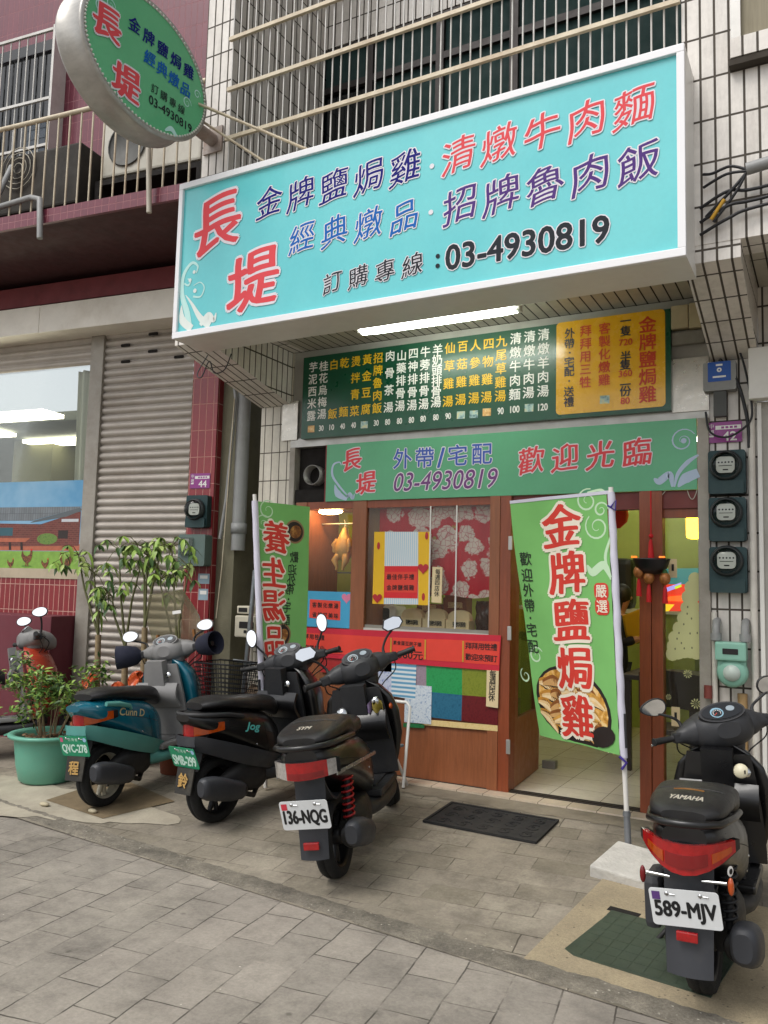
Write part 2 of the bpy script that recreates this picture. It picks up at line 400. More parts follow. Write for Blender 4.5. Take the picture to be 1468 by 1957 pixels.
pane = glass('clear_glass', (.93, .96, .94), .06)
pane_d = glass('shop_pane', (.95, .97, .95), .05)
tube_on = emit('lit_tube', '#f6fff2', 11)
paper_red = mat('red_paper', '#d8232a', .6, var=.05)
paper_red2 = mat('bright_red_paper', '#e2402f', .55, var=.08)
paper_yel = mat('yellow_card', '#e9b81c', .6, var=.05)
paper_blue = mat('sky_blue_card', '#3f9cc4', .6, var=.05)
paper_cream = mat('cream_paper', '#dcc79c', .7, var=.05)
ink = mat('black_ink', '#161212', .6, var=.02)
ink_white = mat('white_ink', '#e8e6e2', .6, var=.02)

# ================================================================ GROUND
def paver_mat(name, ca, cb, mortar, w, hgt, rot, light, lightcol, crack=.7):
    m, N, L, b = newmat(name); t = N.new('ShaderNodeTexCoord')
    mp = N.new('ShaderNodeMapping'); mp.inputs['Rotation'].default_value = (0, 0, rot); L.new(t.outputs['Object'], mp.inputs['Vector'])
    dn = N.new('ShaderNodeTexNoise'); _in(dn, 'Scale', 3.5); _in(dn, 'Detail', 3); L.new(mp.outputs[0], dn.inputs['Vector'])
    va = N.new('ShaderNodeVectorMath'); va.operation = 'MULTIPLY_ADD'; L.new(dn.outputs['Color'], va.inputs[0]); va.inputs[1].default_value = (.03, .03, 0); L.new(mp.outputs[0], va.inputs[2])
    k = N.new('ShaderNodeTexBrick'); k.offset = .5; L.new(va.outputs[0], k.inputs['Vector'])
    _in(k, 'Color1', (*lin(ca), 1)); _in(k, 'Color2', (*lin(cb), 1)); _in(k, 'Mortar', (*lin(ca), 1)); _in(k, 'Scale', 1)
    _in(k, 'Mortar Size', .0042); _in(k, 'Mortar Smooth', .3); _in(k, 'Brick Width', w); _in(k, 'Row Height', hgt)
    o = k.outputs['Color']
    big = noise(N, L, 1.15, 8, .68)
    o = mixrgb(N, L, 'MULTIPLY', 1, o, ramp(N, L, big, [(.3, .6), (.5, 1.0), (.7, 1.2)]))
    o = mixrgb(N, L, 'MULTIPLY', 1, o, ramp(N, L, noise(N, L, 5.5, 8, .8), [(.28, .66), (.5, 1), (.74, 1.16)]))
    o = mixrgb(N, L, 'MIX', ramp(N, L, noise(N, L, .9, 9, .8), [(.5, 0), (.66, light)]), o, lin(lightcol))
    o = mixrgb(N, L, 'MULTIPLY', 1, o, ramp(N, L, noise(N, L, 60, 4, .7), [(.3, .86), (.7, 1.1)]))
    # small dark spots (gum and grime) and pale grit
    vo = N.new('ShaderNodeTexVoronoi'); _in(vo, 'Scale', 6.5); L.new(t.outputs['Object'], vo.inputs['Vector'])
    spot = ramp(N, L, vo.outputs['Distance'], [(.05, .55), (.11, 0)])
    gate = ramp(N, L, noise(N, L, 2.1, 3), [(.52, 0), (.6, 1)])
    o = mixrgb(N, L, 'MIX', mixrgb(N, L, 'MULTIPLY', 1, spot, gate), o, lin('#4b4740'))
    vo2 = N.new('ShaderNodeTexVoronoi'); _in(vo2, 'Scale', 13); L.new(t.outputs['Object'], vo2.inputs['Vector'])
    o = mixrgb(N, L, 'MIX', mixrgb(N, L, 'MULTIPLY', 1, ramp(N, L, vo2.outputs['Distance'], [(.035, .8), (.06, 0)]), ramp(N, L, noise(N, L, 3.1, 3), [(.53, 0), (.58, 1)])), o, lin('#cfc9bb'))
    # joints: dark where open, filled with dust elsewhere
    jg = ramp(N, L, noise(N, L, 2.6, 5, .7), [(.4, .1), (.56, crack)])
    jf = mixrgb(N, L, 'MULTIPLY', 1, k.outputs['Fac'], jg)
    o = mixrgb(N, L, 'MIX', jf, o, lin(mortar))
    L.new(o, b.inputs['Base Color']); _in(b, 'Specular IOR Level', .3)
    L.new(ramp(N, L, big, [(.3, .92), (.7, .7)]), b.inputs['Roughness'])
    h = mixrgb(N, L, 'SUBTRACT', 1, ramp(N, L, noise(N, L, 45, 5, .75), [(.2, .55), (.8, 1)]), jf)
    bump(N, L, b, h, .35, .006)
    return m
pav_road = paver_mat('grey_road_pavers', '#948d83', '#868077', '#2e2a24', .3, .205, R_(90-7), .45, '#aea799', .8)
pav_walk = paver_mat('worn_pavement_pavers', '#8c8477', '#7c7567', '#3a342b', .285, .187, R_(-5), .6, '#b0a896', .75)
def ground_sheet(name, rows, xs, m):
    mb = MB(m); vs = []; fs = []
    for y, z in rows:
        for x in xs: vs.append((x, y, z))
    w = len(xs)
    for i in range(len(rows)-1):
        for j in range(w-1): fs.append((i*w+j, i*w+j+1, (i+1)*w+j+1, (i+1)*w+j))
    mb.add(vs, fs); return struct(mb.make(name))
XS = [-90, -30, -12, -8, -6, -4, -2, 0, 2, 4, 8, 12, 30, 90]
ground_sheet('ground', [(-120, -.03), (-40, -.03), (-20, -.03), (0, -.03), (20, -.03), (60, -.03), (140, -.03)], XS, concrete)
def cy(x): return -2.27-.1*(x+1.2)                # the kerb line
def strip(name, y0, y1, z0, z1, m, xs=XS, ycl=None):
    mb = MB(m); vs = []; fs = []
    for x in xs:
        c = cy(max(-8, min(3, x)))
        vs += [(x, c+y0 if y0 is not None else ycl[0], z0), (x, c+y1 if y1 is not None else ycl[1], z1)]
    for j in range(len(xs)-1): fs.append((2*j, 2*j+2, 2*j+3, 2*j+1))
    mb.add(vs, fs); return struct(mb.make(name))
strip('road', None, 0.02, 0, 0, pav_road, ycl=(-70, 0))
mb = MB(pav_walk)                                  # pavement slopes up to the shop
vs = []; fs = []
for x in XS:
    c = cy(max(-8, min(3, x)))-.1
    for k in range(9):
        y = c+(0.3-c)*k/8 if k < 8 else .32
        vs.append((x, y, gz(x, y)+.004))
for j in range(len(XS)-1):
    for k in range(8): fs.append((j*9+k, (j+1)*9+k, (j+1)*9+k+1, j*9+k+1))
mb.add(vs, fs); struct(mb.make('pavement'))
kerb_m, N, L, b = newmat('grimy_cement'); tc = N.new('ShaderNodeTexCoord'); vk = N.new('ShaderNodeTexVoronoi'); _in(vk, 'Scale', 34); L.new(tc.outputs['Object'], vk.inputs['Vector'])
o = mixrgb(N, L, 'MIX', ramp(N, L, noise(N, L, 4, 8, .75), [(.35, 0), (.62, 1)]), lin('#5b564d'), lin('#8d8678')); o = mixrgb(N, L, 'MULTIPLY', 1, o, ramp(N, L, noise(N, L, 70, 5, .8), [(.3, .6), (.7, 1.25)]))
o = mixrgb(N, L, 'MIX', mixrgb(N, L, 'MULTIPLY', 1, ramp(N, L, vk.outputs['Distance'], [(.12, .8), (.2, 0)]), ramp(N, L, noise(N, L, 7, 4), [(.52, 0), (.6, 1)])), o, lin('#c9c3b4'))
L.new(o, b.inputs['Base Color']); _in(b, 'Roughness', .95); bump(N, L, b, noise(N, L, 55, 6, .8), .9, .01)
mb = MB(kerb_m); rng = random.Random(3); vs = []; fs = []; xs = [-9+.03*i for i in range(460)]
for i, x in enumerate(xs):
    c = cy(x); a = .006*math.sin(5*x)+.004*math.sin(31*x)+.004*math.sin(83*x)+rng.uniform(-.006, .006); b_ = .006*math.sin(7*x+1)+.004*math.sin(27*x)+.005*math.sin(71*x)+rng.uniform(-.006, .006)
    vs += [(x, c-.09+a, .0045), (x, c-.06, .0125+rng.uniform(0, .002)), (x, c+.0, .0135+rng.uniform(0, .003)), (x, c+.045+b_, gz(x, c+.05)+.0125)]
    if i: fs += [((i-1)*4+k, i*4+k, i*4+k+1, (i-1)*4+k+1) for k in range(3)]
mb.add(vs, fs, None, True); struct(mb.make('kerb'))
# pale cement patch by the green pot and under the first scooter
cem = mat('pale_cement', '#aaa290', .9, var=.3, vs=4, bmp=.3, bs=50, dirt=.4, dirtcol='#756c5b')
def patch(name, pts, m, dz):
    mb = MB(m); mb.add([(x, y, gz(x, y)+dz) for x, y in pts], [tuple(range(len(pts)))]); return struct(mb.make(name))
rng = random.Random(5)
edge = []
for k in range(44):
    a = 2*math.pi*k/44; q = 1+.18*math.sin(3*a+1)+rng.uniform(-.1, .1)
    edge.append((-4.95+1.05*q*math.cos(a), -1.72+.33*q*math.sin(a)+.05*math.cos(a)))
patch('cement_patch', edge, cem, .008)
patch('drain_slab', [P(196, 1567, z=.02)[:2], P(88, 1530, z=.03)[:2], P(225, 1490, z=.05)[:2], P(334, 1533, z=.05)[:2]], mat('brown_slab', '#7a6a50', .85, var=.3, vs=6, dirt=.4, bmp=.3), .011)
rng = random.Random(15); es_ = [(-3.6+.07*k, -.36+.02*math.sin(2.1*k)+rng.uniform(-.012, .012)) for k in range(40)]
patch('cement_strip', es_+[(-.87, -.158), (-3.6, -.158)], mat('forecourt_cement', '#857c6c', .92, var=.35, vs=5, bmp=.4, bs=50, dirt=.5, dirtcol='#575043'), .0075)
# concrete frame with the green utility cover
apron, N, L, b = newmat('sandy_concrete'); tc = N.new('ShaderNodeTexCoord'); vk = N.new('ShaderNodeTexVoronoi'); _in(vk, 'Scale', 30); L.new(tc.outputs['Object'], vk.inputs['Vector'])
o = mixrgb(N, L, 'MIX', ramp(N, L, noise(N, L, 2.2, 8, .7), [(.35, 0), (.7, 1)]), lin('#b0a183'), lin('#8f836d')); o = mixrgb(N, L, 'MULTIPLY', 1, o, ramp(N, L, noise(N, L, 90, 4, .8), [(.3, .75), (.7, 1.12)]))
o = mixrgb(N, L, 'MIX', mixrgb(N, L, 'MULTIPLY', 1, ramp(N, L, vk.outputs['Distance'], [(.1, .9), (.2, 0)]), ramp(N, L, noise(N, L, 6, 4), [(.46, 0), (.56, 1)])), o, lin('#4d463a'))
L.new(o, b.inputs['Base Color']); _in(b, 'Roughness', .95); bump(N, L, b, noise(N, L, 70, 6, .8), .7, .008)
patch('concrete_apron', [(-1.19, -2.30), (.6, -2.46), (.6, -1.18), (-1.1, -1.18)], apron, .009)
cov = mat('green_cover_plastic', '#3d4a3d', .5, var=.4, vs=5, dirt=.6, dirtcol='#2a3028')
def gfr(o, rx): return lambda a, b, h=0: (o[0]+a*math.cos(rx)-b*math.sin(rx), o[1]+a*math.sin(rx)+b*math.cos(rx), gz(0, o[1]+b)+.012+h)
t = thing('utility_cover', 'dirty dark green ribbed utility cover set in the sandy concrete by the right scooter', 'utility cover', (-.8, -1.9, .01))
fr = gfr((-1.065, -2.1), R_(-8))
mb = MB(cov); mb.prism([(0, 0), (.62, 0), (.62, .52), (.03, .52)], fr, 0, .006)
mb.make('plate', t)
mb = MB(cov)
for i in range(9):
    for j in range(7):
        mb.prism([(.025+.066*i, .02+.072*j), (.083+.066*i, .02+.072*j), (.083+.066*i, .083+.072*j), (.025+.066*i, .083+.072*j)], fr, .006, .0072)
mb.make('grating', t)
mb = MB(dark); mb.prism([(0.0, .52), (.15, .52), (.15, .57), (.0, .57)], fr, -.003, .002); mb.make('slot', t)

# ================================================================ SHOP BUILDING
SB = thing('shop_building', 'white tiled shop house with orange wood shopfront between the red building and grey pillar', 'building', (-2.4, 0, 0))
def part(n, mb): return mb.make(n, SB)
part('pillar', MB(tile_col).box(-4.39, -4.06, 0, .6, 0, 3.56))
part('pillar', MB(tile_w).box(-.70, -.415, 0, .6, 0, 3.56))
def yz(x): return lambda a, b, h=0: (x+h, a, b)
for x0, x1 in ((-4.40, -4.075), (-.685, -.40)):
    mb = MB(tile_w); mb.prism([(-1.1, 3.36), (0.002, 3.10), (.002, 3.557), (-1.1, 3.557)], yz(x0), 0, x1-x0); part('bracket', mb)
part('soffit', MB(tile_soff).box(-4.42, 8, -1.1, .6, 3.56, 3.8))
part('upper_wall', MB(tile_w).box(-.69, 8, -1.104, -.86, 3.46, 8.2))
part('upper_column', MB(tile_w).box(-4.22, -3.95, -1.104, .3, 3.558, 8.2))
part('parapet', MB(tile_w).box(-3.95, -.69, -1.09, -.95, 3.8, 4.32))
part('balcony_wall', MB(tile_w).box(-.69, -.45, -.86, .3, 3.8, 8.2))
wx0, wz1 = XZ(596, 109, .15)
mb = MB(tile_w); mb.box(-3.95, wx0, .15, .4, 3.8, 8); mb.box(wx0, -.69, .15, .4, wz1+.02, 8); part('back_wall', mb)
part('balcony_ceiling', MB(tile_w).box(-3.95, -.69, -.95, .4, 8, 8.2))
wd_ = part('window', MB(win_frame).box(wx0, -.69, .2, .26, 3.8, wz1+.02))
def bars(pts, m, r, parent, name):
    mb = MB(m)
    for a, b in pts: mb.box(min(a[0], b[0])-r, max(a[0], b[0])+r, min(a[1], b[1])-r, max(a[1], b[1])+r, min(a[2], b[2])-r, max(a[2], b[2])+r)
    return mb.make(name, parent)
xm = [wx0+.04, wx0+.62, wx0+1.3, wx0+1.95, -.75]
mb = MB(win_frame)
for x in xm: mb.box(x-.035, x+.035, .14, .2, 3.85, wz1)
mb.box(wx0+.08, -.78, .142, .2, wz1-.42, wz1-.36); mb.box(wx0+.08, -.78, .143, .2, wz1-.05, wz1)
mb.make('frame', wd_)
mb = MB(win_dark); mb.box(wx0+.075, wx0+.585, .18, .19, 3.85, wz1-.42)
mb2 = MB(teal_cloth)
for a, b in ((1, 2), (2, 3), (3, 4)): mb2.box(xm[a]+.035, xm[b]-.035, .176, .19, 3.85, wz1-.42)
mb2.box(wx0+.075, -.785, .177, .19, wz1-.36, wz1-.05)
mb.make('pane', wd_); mb2.make('curtain', wd_)
# the welded grille over the balcony
mb = MB(white_bar); n = 46
for i in range(n+1):
    x = -3.93+i*(3.93-.71)/n; mb.tube([(x, -1.13, 4.2), (x, -1.13, 7.4)], .0058, n=6)
part('grille', mb)
mb = MB(cream_bar)
for z in (4.5, 4.885, 5.275, 5.68, 6.08, 6.48): mb.box(-3.95, -.69, -1.16, -1.136, z-.014, z+.014)
part('grille_rail', mb)
# shopfront
part('lintel', MB(alu).box(-4.06, -.70, -.01, .3, 2.725, 2.80))
part('upper_front', MB(plaster).box(-4.06, -.70, .012, .3, 2.80, 3.56))
part('steel_jamb', MB(steel).box(-.775, -.702, -.03, .08, .1, 2.725, bev=.006))
part('steel_jamb', MB(steel).box(-4.058, -4.005, -.02, .08, .1, 2.725, bev=.006))
part('shop_floor', MB(tile_floor).box(-4.05, -.71, .02, 5.2, .0, ZT+.012))
part('threshold', MB(tile_sill).box(-3.6, -.71, -.16, .02, .0, ZT+.010))
mb = MB(mat('dark_rail', '#3c352f', .5, .4)); mb.box(-3.6, -.71, -.02, .055, ZT, ZT+.016); mb.box(-3.6, -.71, -.005, .005, ZT+.016, ZT+.024); mb.box(-3.6, -.71, .03, .04, ZT+.016, ZT+.024)
part('door_track', mb)
mb = MB(lime); mb.box(-4.05, -3.97, .3, 5.2, .1, 3.0); mb.box(-.735, -.71, .12, 5.2, .1, 3.0); mb.box(-3.97, -.735, 5.0, 5.2, .1, 3.0)
part('inner_wall', mb)
part('inner_ceiling', MB(mat('ceiling_paint', '#d8d6cc', .8)).box(-4.05, -.71, .3, 5.2, 3.0, 3.1))
# timber front: posts, header, door
mb = MB(wood)
mb.box(-3.975, -3.865, -.02, .5, .13, 2.25, bev=.004); part('window_post', mb)
part('window_post', MB(wood).box(-3.415, -3.285, -.022, .5, .6, 2.25, bev=.004))
part('window_post', MB(wood).box(-2.225, -2.145, -.03, .1, .13, 2.25, bev=.004))
part('window_header', MB(wood_red).box(-3.865, -2.225, -.012, .3, 2.19, 2.25))
part('lower_panel', MB(wood).box(-3.865, -2.225, -.012, .06, .13, 1.02, bev=.003))
part('window_sill', MB(mat('white_stone_sill', '#c9c6be', .4)).box(-3.285, -2.225, -.02, .55, 1.2, 1.235))
part('display_floor', MB(wood).box(-3.865, -3.415, -.01, .5, 1.16, 1.2))
part('display_back', MB(mat('green_glass_back', '#93a050', .4, var=.2)).box(-3.865, -3.415, .5, .52, 1.2, 2.25))
part('door_post', MB(wood_red).box(-2.143, -2.06, -.028, .1, .13, 2.25, bev=.004))
mb = MB(wood_red); mb.box(-1.15, -1.075, -.03, .09, .13, 2.25, bev=.004); mb.box(-1.072, -1.0, -.024, .085, .13, 2.25, bev=.004); part('door_post', mb)
mb = MB(mat('header_red', '#6e2218', .45, var=.2)); mb.box(-2.06, -.776, .0, .085, 2.13, 2.25); part('door_header', mb)
pn = part('window', MB(wood_red).box(-1.0, -.776, .02, .06, 2.07, 2.13))
MB(pane_d).box(-1.0, -.776, .03, .036, .135, 2.07).make('pane', pn)
pn = part('window', MB(mat('clear_trim', '#8e8a80', .4, .3)).box(-3.285, -2.225, -.004, .0, 1.235, 1.26))
MB(pane_d).box(-3.285, -2.225, -.002, .003, 1.262, 2.19).make('pane', pn)
MB(pane_d).box(-3.865, -3.415, -.001, .004, 1.21, 2.19).make('pane', pn)
mb = MB(white_metal)
for x in (-2.72, -2.5): mb.box(x-.005, x+.005, -.012, -.004, 1.262, 2.19)
mb.make('muntin', pn)
# door leaf folded into the room
q0 = P(965, 1495, z=ZT)[:2]; hx, hy = -2.06, .09; qd = P(1033, 1466, z=ZT+.02); da = math.atan2(qd[1]-hy, qd[0]-hx); LD = math.hypot(qd[1]-hy, qd[0]-hx)
DM = Matrix.Translation((hx, hy, 0)) @ Matrix.Rotation(da, 4, 'Z')
dl = part('door_leaf', (lambda m: (m.box(0, .74, 0, .04, ZT+.02, .62, M=DM), m.box(0, .09, 0, .04, .62, 2.1, M=DM), m.box(.65, .74, 0, .04, .62, 2.1, M=DM), m.box(.09, .65, 0, .04, 2.02, 2.1, M=DM), m)[-1])(MB(wood)))
MB(pane_d).box(.09, .65, .017, .023, .62, 2.02, M=DM).make('pane', dl)
for z in (.45, 1.25, 1.9): MB(alu).box(-2.075, -2.045, -.045, -.03, z-.05, z+.05, bev=.003).make('hinge', dl)
# dark vent box with round duct
part('vent_recess', MB(dark).box(-4.005, -3.70, .06, .3, 2.25, 2.725))
mb = MB(mat('vent_frame_red', '#7a2420', .5)); mb.box(-3.70, -3.675, -.012, .06, 2.25, 2.725); part('vent_frame', mb)
du = part('vent_duct', MB(mat('duct_foil', '#8d8a86', .4, .4, var=.25)).lathe([(.085, .14), (.085, 0), (.078, 0), (.074, .14)], (-3.82, -.03, 2.48), (0, 1, 0)))
MB(dark).box(-4.003, -3.70, .0, .058, 2.25, 2.36).make('duct_shelf', du)

# metal sheets beside the menu board
foil = mat('scratched_tin', '#c5c0b6', .3, .75, var=.35, vs=9, dirt=.5, dirtcol='#8a7560')
def platesheet(c, label):
    mb = MB(foil); (x0, z0), (x1, z1) = c
    mb.prism([(x0, z0), (x1, z0), (x1, z1), (x0, z1)], FY(-.01), 0, .012); tag(mb.make('tin_sheet', None, ((x0+x1)/2, -.02, z0)), label, 'metal sheet', 'tin sheets nailed beside the menu board')
platesheet(((-4.15, 2.79), (-3.99, 3.13)), 'shiny creased tin sheet nailed to the pillar left of the menu board')
platesheet(((-.935, 2.775), (-.70, 3.14)), 'shiny scratched tin sheet nailed right of the yellow menu panel')

# right neighbour: grey pillar with white fascia
NB = thing('neighbour_pillar_front', 'plain grey plastered pillar with a white metal fascia at the far right', 'building', (.2, 0, 0))
MB(plaster).box(-.412, 8, -.03, .6, 0, 2.80).make('pillar', NB)
MB(white_metal).box(-.45, 8, -.14, -.032, 2.80, 3.13, bev=.006).make('fascia', NB)
MB(tile_w).box(-.398, 8, -.02, .0, 3.13, 3.558).make('wall', NB)
MB(white_metal).box(-.41, -.385, -.05, -.03, .2, 2.79).make('guide_rail', NB)
# upstairs sill right
mb = MB(tile_w); mb.box(-.43, 3, -1.17, -1.106, 4.45, 4.56); sl = part('ledge', mb)
MB(mat('ledge_dark', '#3c362e', .9)).box(-.44, 3.01, -1.165, -1.107, 4.41, 4.448).make('underside', sl)  # darker strip along the underside of the ledge
wr = part('window', MB(alu).box(-.43, -.38, -1.15, -1.106, 4.562, 8))
MB(mat('khaki_curtain', '#8d8570', .8, var=.2, stretch=(9, 9, .5))).box(-.38, 2.9, -1.12, -1.107, 4.562, 8).make('curtain', wr)

# ================================================================ LEFT BUILDING
LB = thing('red_building', 'maroon tiled building with roller shutter, rusty balcony and shop window at the left', 'building', (-5.6, 0, 0))
_T = LM
def lpart(n, mb, p=None): return mb.make(n, p or LB)
def lmb(m): b = MB(m); b.T = LM; return b
lpart('wall', lmb(tile_mar).box(-9, .2, .0, .4, 4.2, 9))
lpart('red_column', lmb(tile_red).box(-.285, -.01, -.02, .5, 0, 3.93))
lpart('guide_post', lmb(steel).box(-1.47, -1.315, -.05, .02, 0, 3.93, bev=.006))
mb = lmb(shutter_m); pr = []                        # roller shutter of rounded slats
z = .12; vs = []
while z < 3.9:
    for k in range(7):
        vs.append((.0-.026*math.sin(math.pi*k/6)**.6, z+.066*k/6))
    vs.append((.008, z+.068)); z += .074
mb.add([(x, y, zz) for y, zz in vs for x in (-1.315, -.285)], [(2*i, 2*i+1, 2*i+3, 2*i+2) for i in range(len(vs)-1)], None, True)
sh = lpart('roller_shutter', mb)
mb = lmb(dark)
for u, v in ((240, 660), (293, 638), (292, 671), (240, 691), (342, 682)):
    a, b = PL(u, v, -.03); mb.prism(rrect(a-.055, a+.055, b-.014, b+.014, .012), (lambda p, q, h=0: (p, -.028-h, q)), 0, .004)
mb.make('vent_slot', sh)
lpart('fascia', lmb(fascia_m).box(-9, .12, -.3, .0, 3.93, 4.2))
mb = lmb(fascia_m); mb.box(-9, -1.9, -.304, -.3, 3.93, 4.2); lpart('fascia_seam', mb)
lpart('beam', lmb(ox_red).box(-9, .3, -.28, .0, 4.22, 4.42))
lpart('balcony_slab', lmb(dark_brown).box(-9, .55, -1.19, 0, 4.50, 4.6))
lpart('slab_edge', lmb(tile_mar).box(-9, .55, -1.22, -1.19, 4.5, 4.62))
mb = lmb(shutter_m); vs = []; z = 3.66
while z < 3.92:
    for k in range(7): vs.append((-.026*math.sin(math.pi*k/6)**.6, z+.066*k/6))
    z += .074
mb.add([(x, y, zz) for y, zz in vs for x in (-9, -1.47)], [(2*i, 2*i+1, 2*i+3, 2*i+2) for i in range(len(vs)-1)], None, True)
lpart('rolled_shutter', mb)
wn_ = lpart('window', lmb(steel).box(-9, -1.47, .0, .06, 1.585, 1.66))
lmb(glass('left_shop_pane', (.95, .97, .95), .05, fr=.28)).box(-9, -1.47, .02, .026, 1.66, 3.68).make('pane', wn_)
lpart('sill', lmb(mat('cream_sill', '#b9ab93', .7, dirt=.3)).box(-9, -1.47, -.02, .0, 1.56, 1.655))
lpart('wainscot', lmb(tile_wain).box(-9, -1.47, -.012, .05, 1.2, 1.56))
lpart('platform', lmb(maroon_paint).box(-9, -1.48, -.34, -.012, 0.0, 1.215, bev=.008))
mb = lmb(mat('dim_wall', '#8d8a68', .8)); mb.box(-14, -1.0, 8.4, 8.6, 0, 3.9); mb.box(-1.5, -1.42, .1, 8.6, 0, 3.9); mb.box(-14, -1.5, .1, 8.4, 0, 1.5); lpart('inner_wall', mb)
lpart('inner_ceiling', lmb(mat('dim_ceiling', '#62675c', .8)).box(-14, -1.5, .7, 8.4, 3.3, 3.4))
ca, cb = PL(27, 850, 1.6)[0], PL(66, 850, 1.6)[0]; lpart('inner_column', lmb(mat('olive_column', '#5c5c40', .8)).box(ca, cb+.3, 1.6, 2.1, 1.5, 3.3))
mb = lmb(mat('sheer_curtain', '#c3c2b0', .8, var=.25, stretch=(14, 14, .4))); mb.sheet(lambda u, v: (-1.5-.22*u*(1+.25*v), .14+.03*math.sin(u*16), 1.7+1.95*v), 30, 3, .004); lpart('curtain', mb)
for u, v in ((132, 842), (18, 795), (-60, 830)):
    c = (P(u, v, z=3.27)-PIV); a, y_ = c @ EX, c @ EN; 
    lpart('ceiling_lamp', lmb(emit('lit_office_tube', '#fff6e0', 5)).box(a-.6, a+.6, y_-.15, y_+.15, 3.24, 3.28))
mb = lmb(mat('cream_cabinet', '#b5a972', .7)); c = P(95, 905, y=4.0)-PIV; mb.box(c @ EX-.5, c @ EX+.5, 4.2, 4.6, 1.5, 2.75); lpart('inner_cabinet', mb)
# balcony railing
mb = lmb(cream_bar)
mb.tube([(-9, -1.14, 5.48), (.55, -1.14, 5.48)], .021)
rail = lpart('railing', mb)
mb = lmb(cream_bar)
for i in range(76): x = .5-i*.123; mb.tube([(x, -1.14, 4.6), (x, -1.14, 5.47)], .0085, n=6)
mb.make('bar', rail)
# upstairs barred window on the left
w2 = lpart('window', lmb(win_dark).box(-9, -2.08, -.03, .0, 5.2, 7.22))
mb = lmb(white_bar)
for i in range(40): x = -2.1-.115*i; mb.tube([(x, -.16, 5.0), (x, -.16, 7.2)], .008, n=6)
for z in (5.3, 5.95, 6.45, 7.2): mb.box(-9, -2.08, -.18, -.155, z-.014, z+.014)
mb.box(-2.09, -2.06, -.18, 0, 4.95, 7.24)
mb.make('grille', w2)
mb = lmb(mat('blue_grey_blind', '#3c4854', .4, var=.3)); mb.box(-2.5, -2.25, -.036, -.031, 5.3, 6.35)
for k in range(9): mb.box(-2.5, -2.25, -.04, -.037, 5.36+.11*k, 5.37+.11*k)
mb.make('blind', w2)
# gap between the two buildings
lpart('gap_column', MB(conc_green).box(-4.885, -4.69, .07, 1.4, 0, 4.2))
lpart('gap_wall', MB(dark_brown).box(-4.69, -4.39, 1.3, 1.4, 0, 4.4))
pi = thing('drain_pipe', 'thick grey drain pipe ending in the gap left of the tiled pillar', 'pipe', (-4.63, .05, 1.9))
mb = MB(grey_pvc); mb.tube([(-4.63, .05, 4.2), (-4.63, .05, 1.85)], .062, n=16); mb.make('pipe', pi)
MB(grey_pvc).lathe([(.064, 0), (.071, 0), (.071, .09), (.064, .09)], (-4.63, .05, 2.0), (0, 0, 1)).make('collar', pi)
mb = MB(grey_pvc); mb.tube([(-4.68, -.03, 3.3), (-4.66, -.03, 3.2), (-4.72, -.03, 2.3), (-4.78, -.02, 1.95)], .016)
tag(mb.make('conduit', None, (-4.7, -.03, 2)), 'thin grey conduit running down in front of the drain pipe', 'conduit')
mb = MB(cream_bar); mb.tube([(-4.66, -.05, 3.2), (-4.69, -.05, 2.4), (-4.72, -.05, 1.7), (-4.76, -.05, 1.25)], .005, n=5)
tag(mb.make('cord', None, (-4.7, -.05, 1.2)), 'thin pale cord dangling beside the grey conduit', 'cord')

# air conditioners on the balcony
t = thing('air_conditioner', 'white air conditioner unit on a dark frame behind the balcony rail', 'air conditioner', tuple(LM @ Vector((-1.03, -.4, 5.3))))
mb = lmb(mat('aged_white_casing', '#bdb9ac', .5, var=.12, dirt=.4, dirtcol='#8a8069')); A0 = PL(190, 342, -.55); A1 = PL(383, 300, -.55); A2 = PL(195, 232, -.55); ax0, ax1, az0, az1 = A0[0], A1[0], A0[1], A2[1]; mb.box(ax0, ax1, -.55, -.12, az0, az1, bev=.02); mb.make('casing', t)
mb = lmb(mat('fan_dark', '#4a4a46', .6)); mb.lathe([(.0, 0), (.2, 0), (.21, .012), (.2, .012)], (ax0+.3, -.552, (az0+az1)/2), (0, -1, 0)); mb.make('fan', t)
mb = lmb(dark); mb.box(ax0, ax1+.05, -.6, -.1, az0-.1, az0-.05); mb.box(ax0, ax0+.05, -.6, -.1, 4.6, az0-.1); mb.box(ax1, ax1+.05, -.6, -.1, 4.6, az0-.1); mb.box(ax0, ax1+.05, -.14, -.1, 4.66, az0-.1); mb.make('frame', t)
t = thing('air_conditioner', 'old blackened air conditioner with round fan guard behind the left railing', 'air conditioner', tuple(LM @ Vector((-2.3, -.5, 5.0))))
old = mat('burnt_metal', '#332f2a', .75, .3, var=.4, dirt=.4)
mb = lmb(old); O0 = PL(148, 385, -.75); O1 = PL(20, 300, -.75); mb.box(-3.4, O0[0], -.75, -.2, O0[1], O1[1], bev=.02); mb.make('casing', t)
mb = lmb(mat('fan_guard', '#8a8578', .5, .5)); fx_, fz_ = PL(35, 322, -.765)
for r in (.05, .1, .15, .2): mb.tube([(fx_+r*math.cos(a*.3927), -.765, fz_+r*math.sin(a*.3927)) for a in range(16)], .006, n=5, closed=True)
mb.make('fan_guard', t)
mb = lmb(grey_pvc)
mb.tube([(-1.85, -.8, 5.35), (-1.75, -1.0, 5.0), (-1.7, -1.15, 4.75), (-1.2, -1.17, 4.78), (-1.02, -1.25, 4.7), (-.98, -1.26, 4.35)], .025)
tag(mb.make('drain_hose', None, tuple(LM @ Vector((-1.5, -1.1, 4.7)))), 'grey hose looping from the old air conditioner over the balcony edge', 'hose')
mb = lmb(mat('white_hose', '#bdb6a8', .5, dirt=.3)); pts = [(.12, -1.27, 4.4), (.1, -1.3, 5.0), (.14, -1.3, 5.16), (.28, -1.28, 5.22), (.45, -1.2, 5.25)]
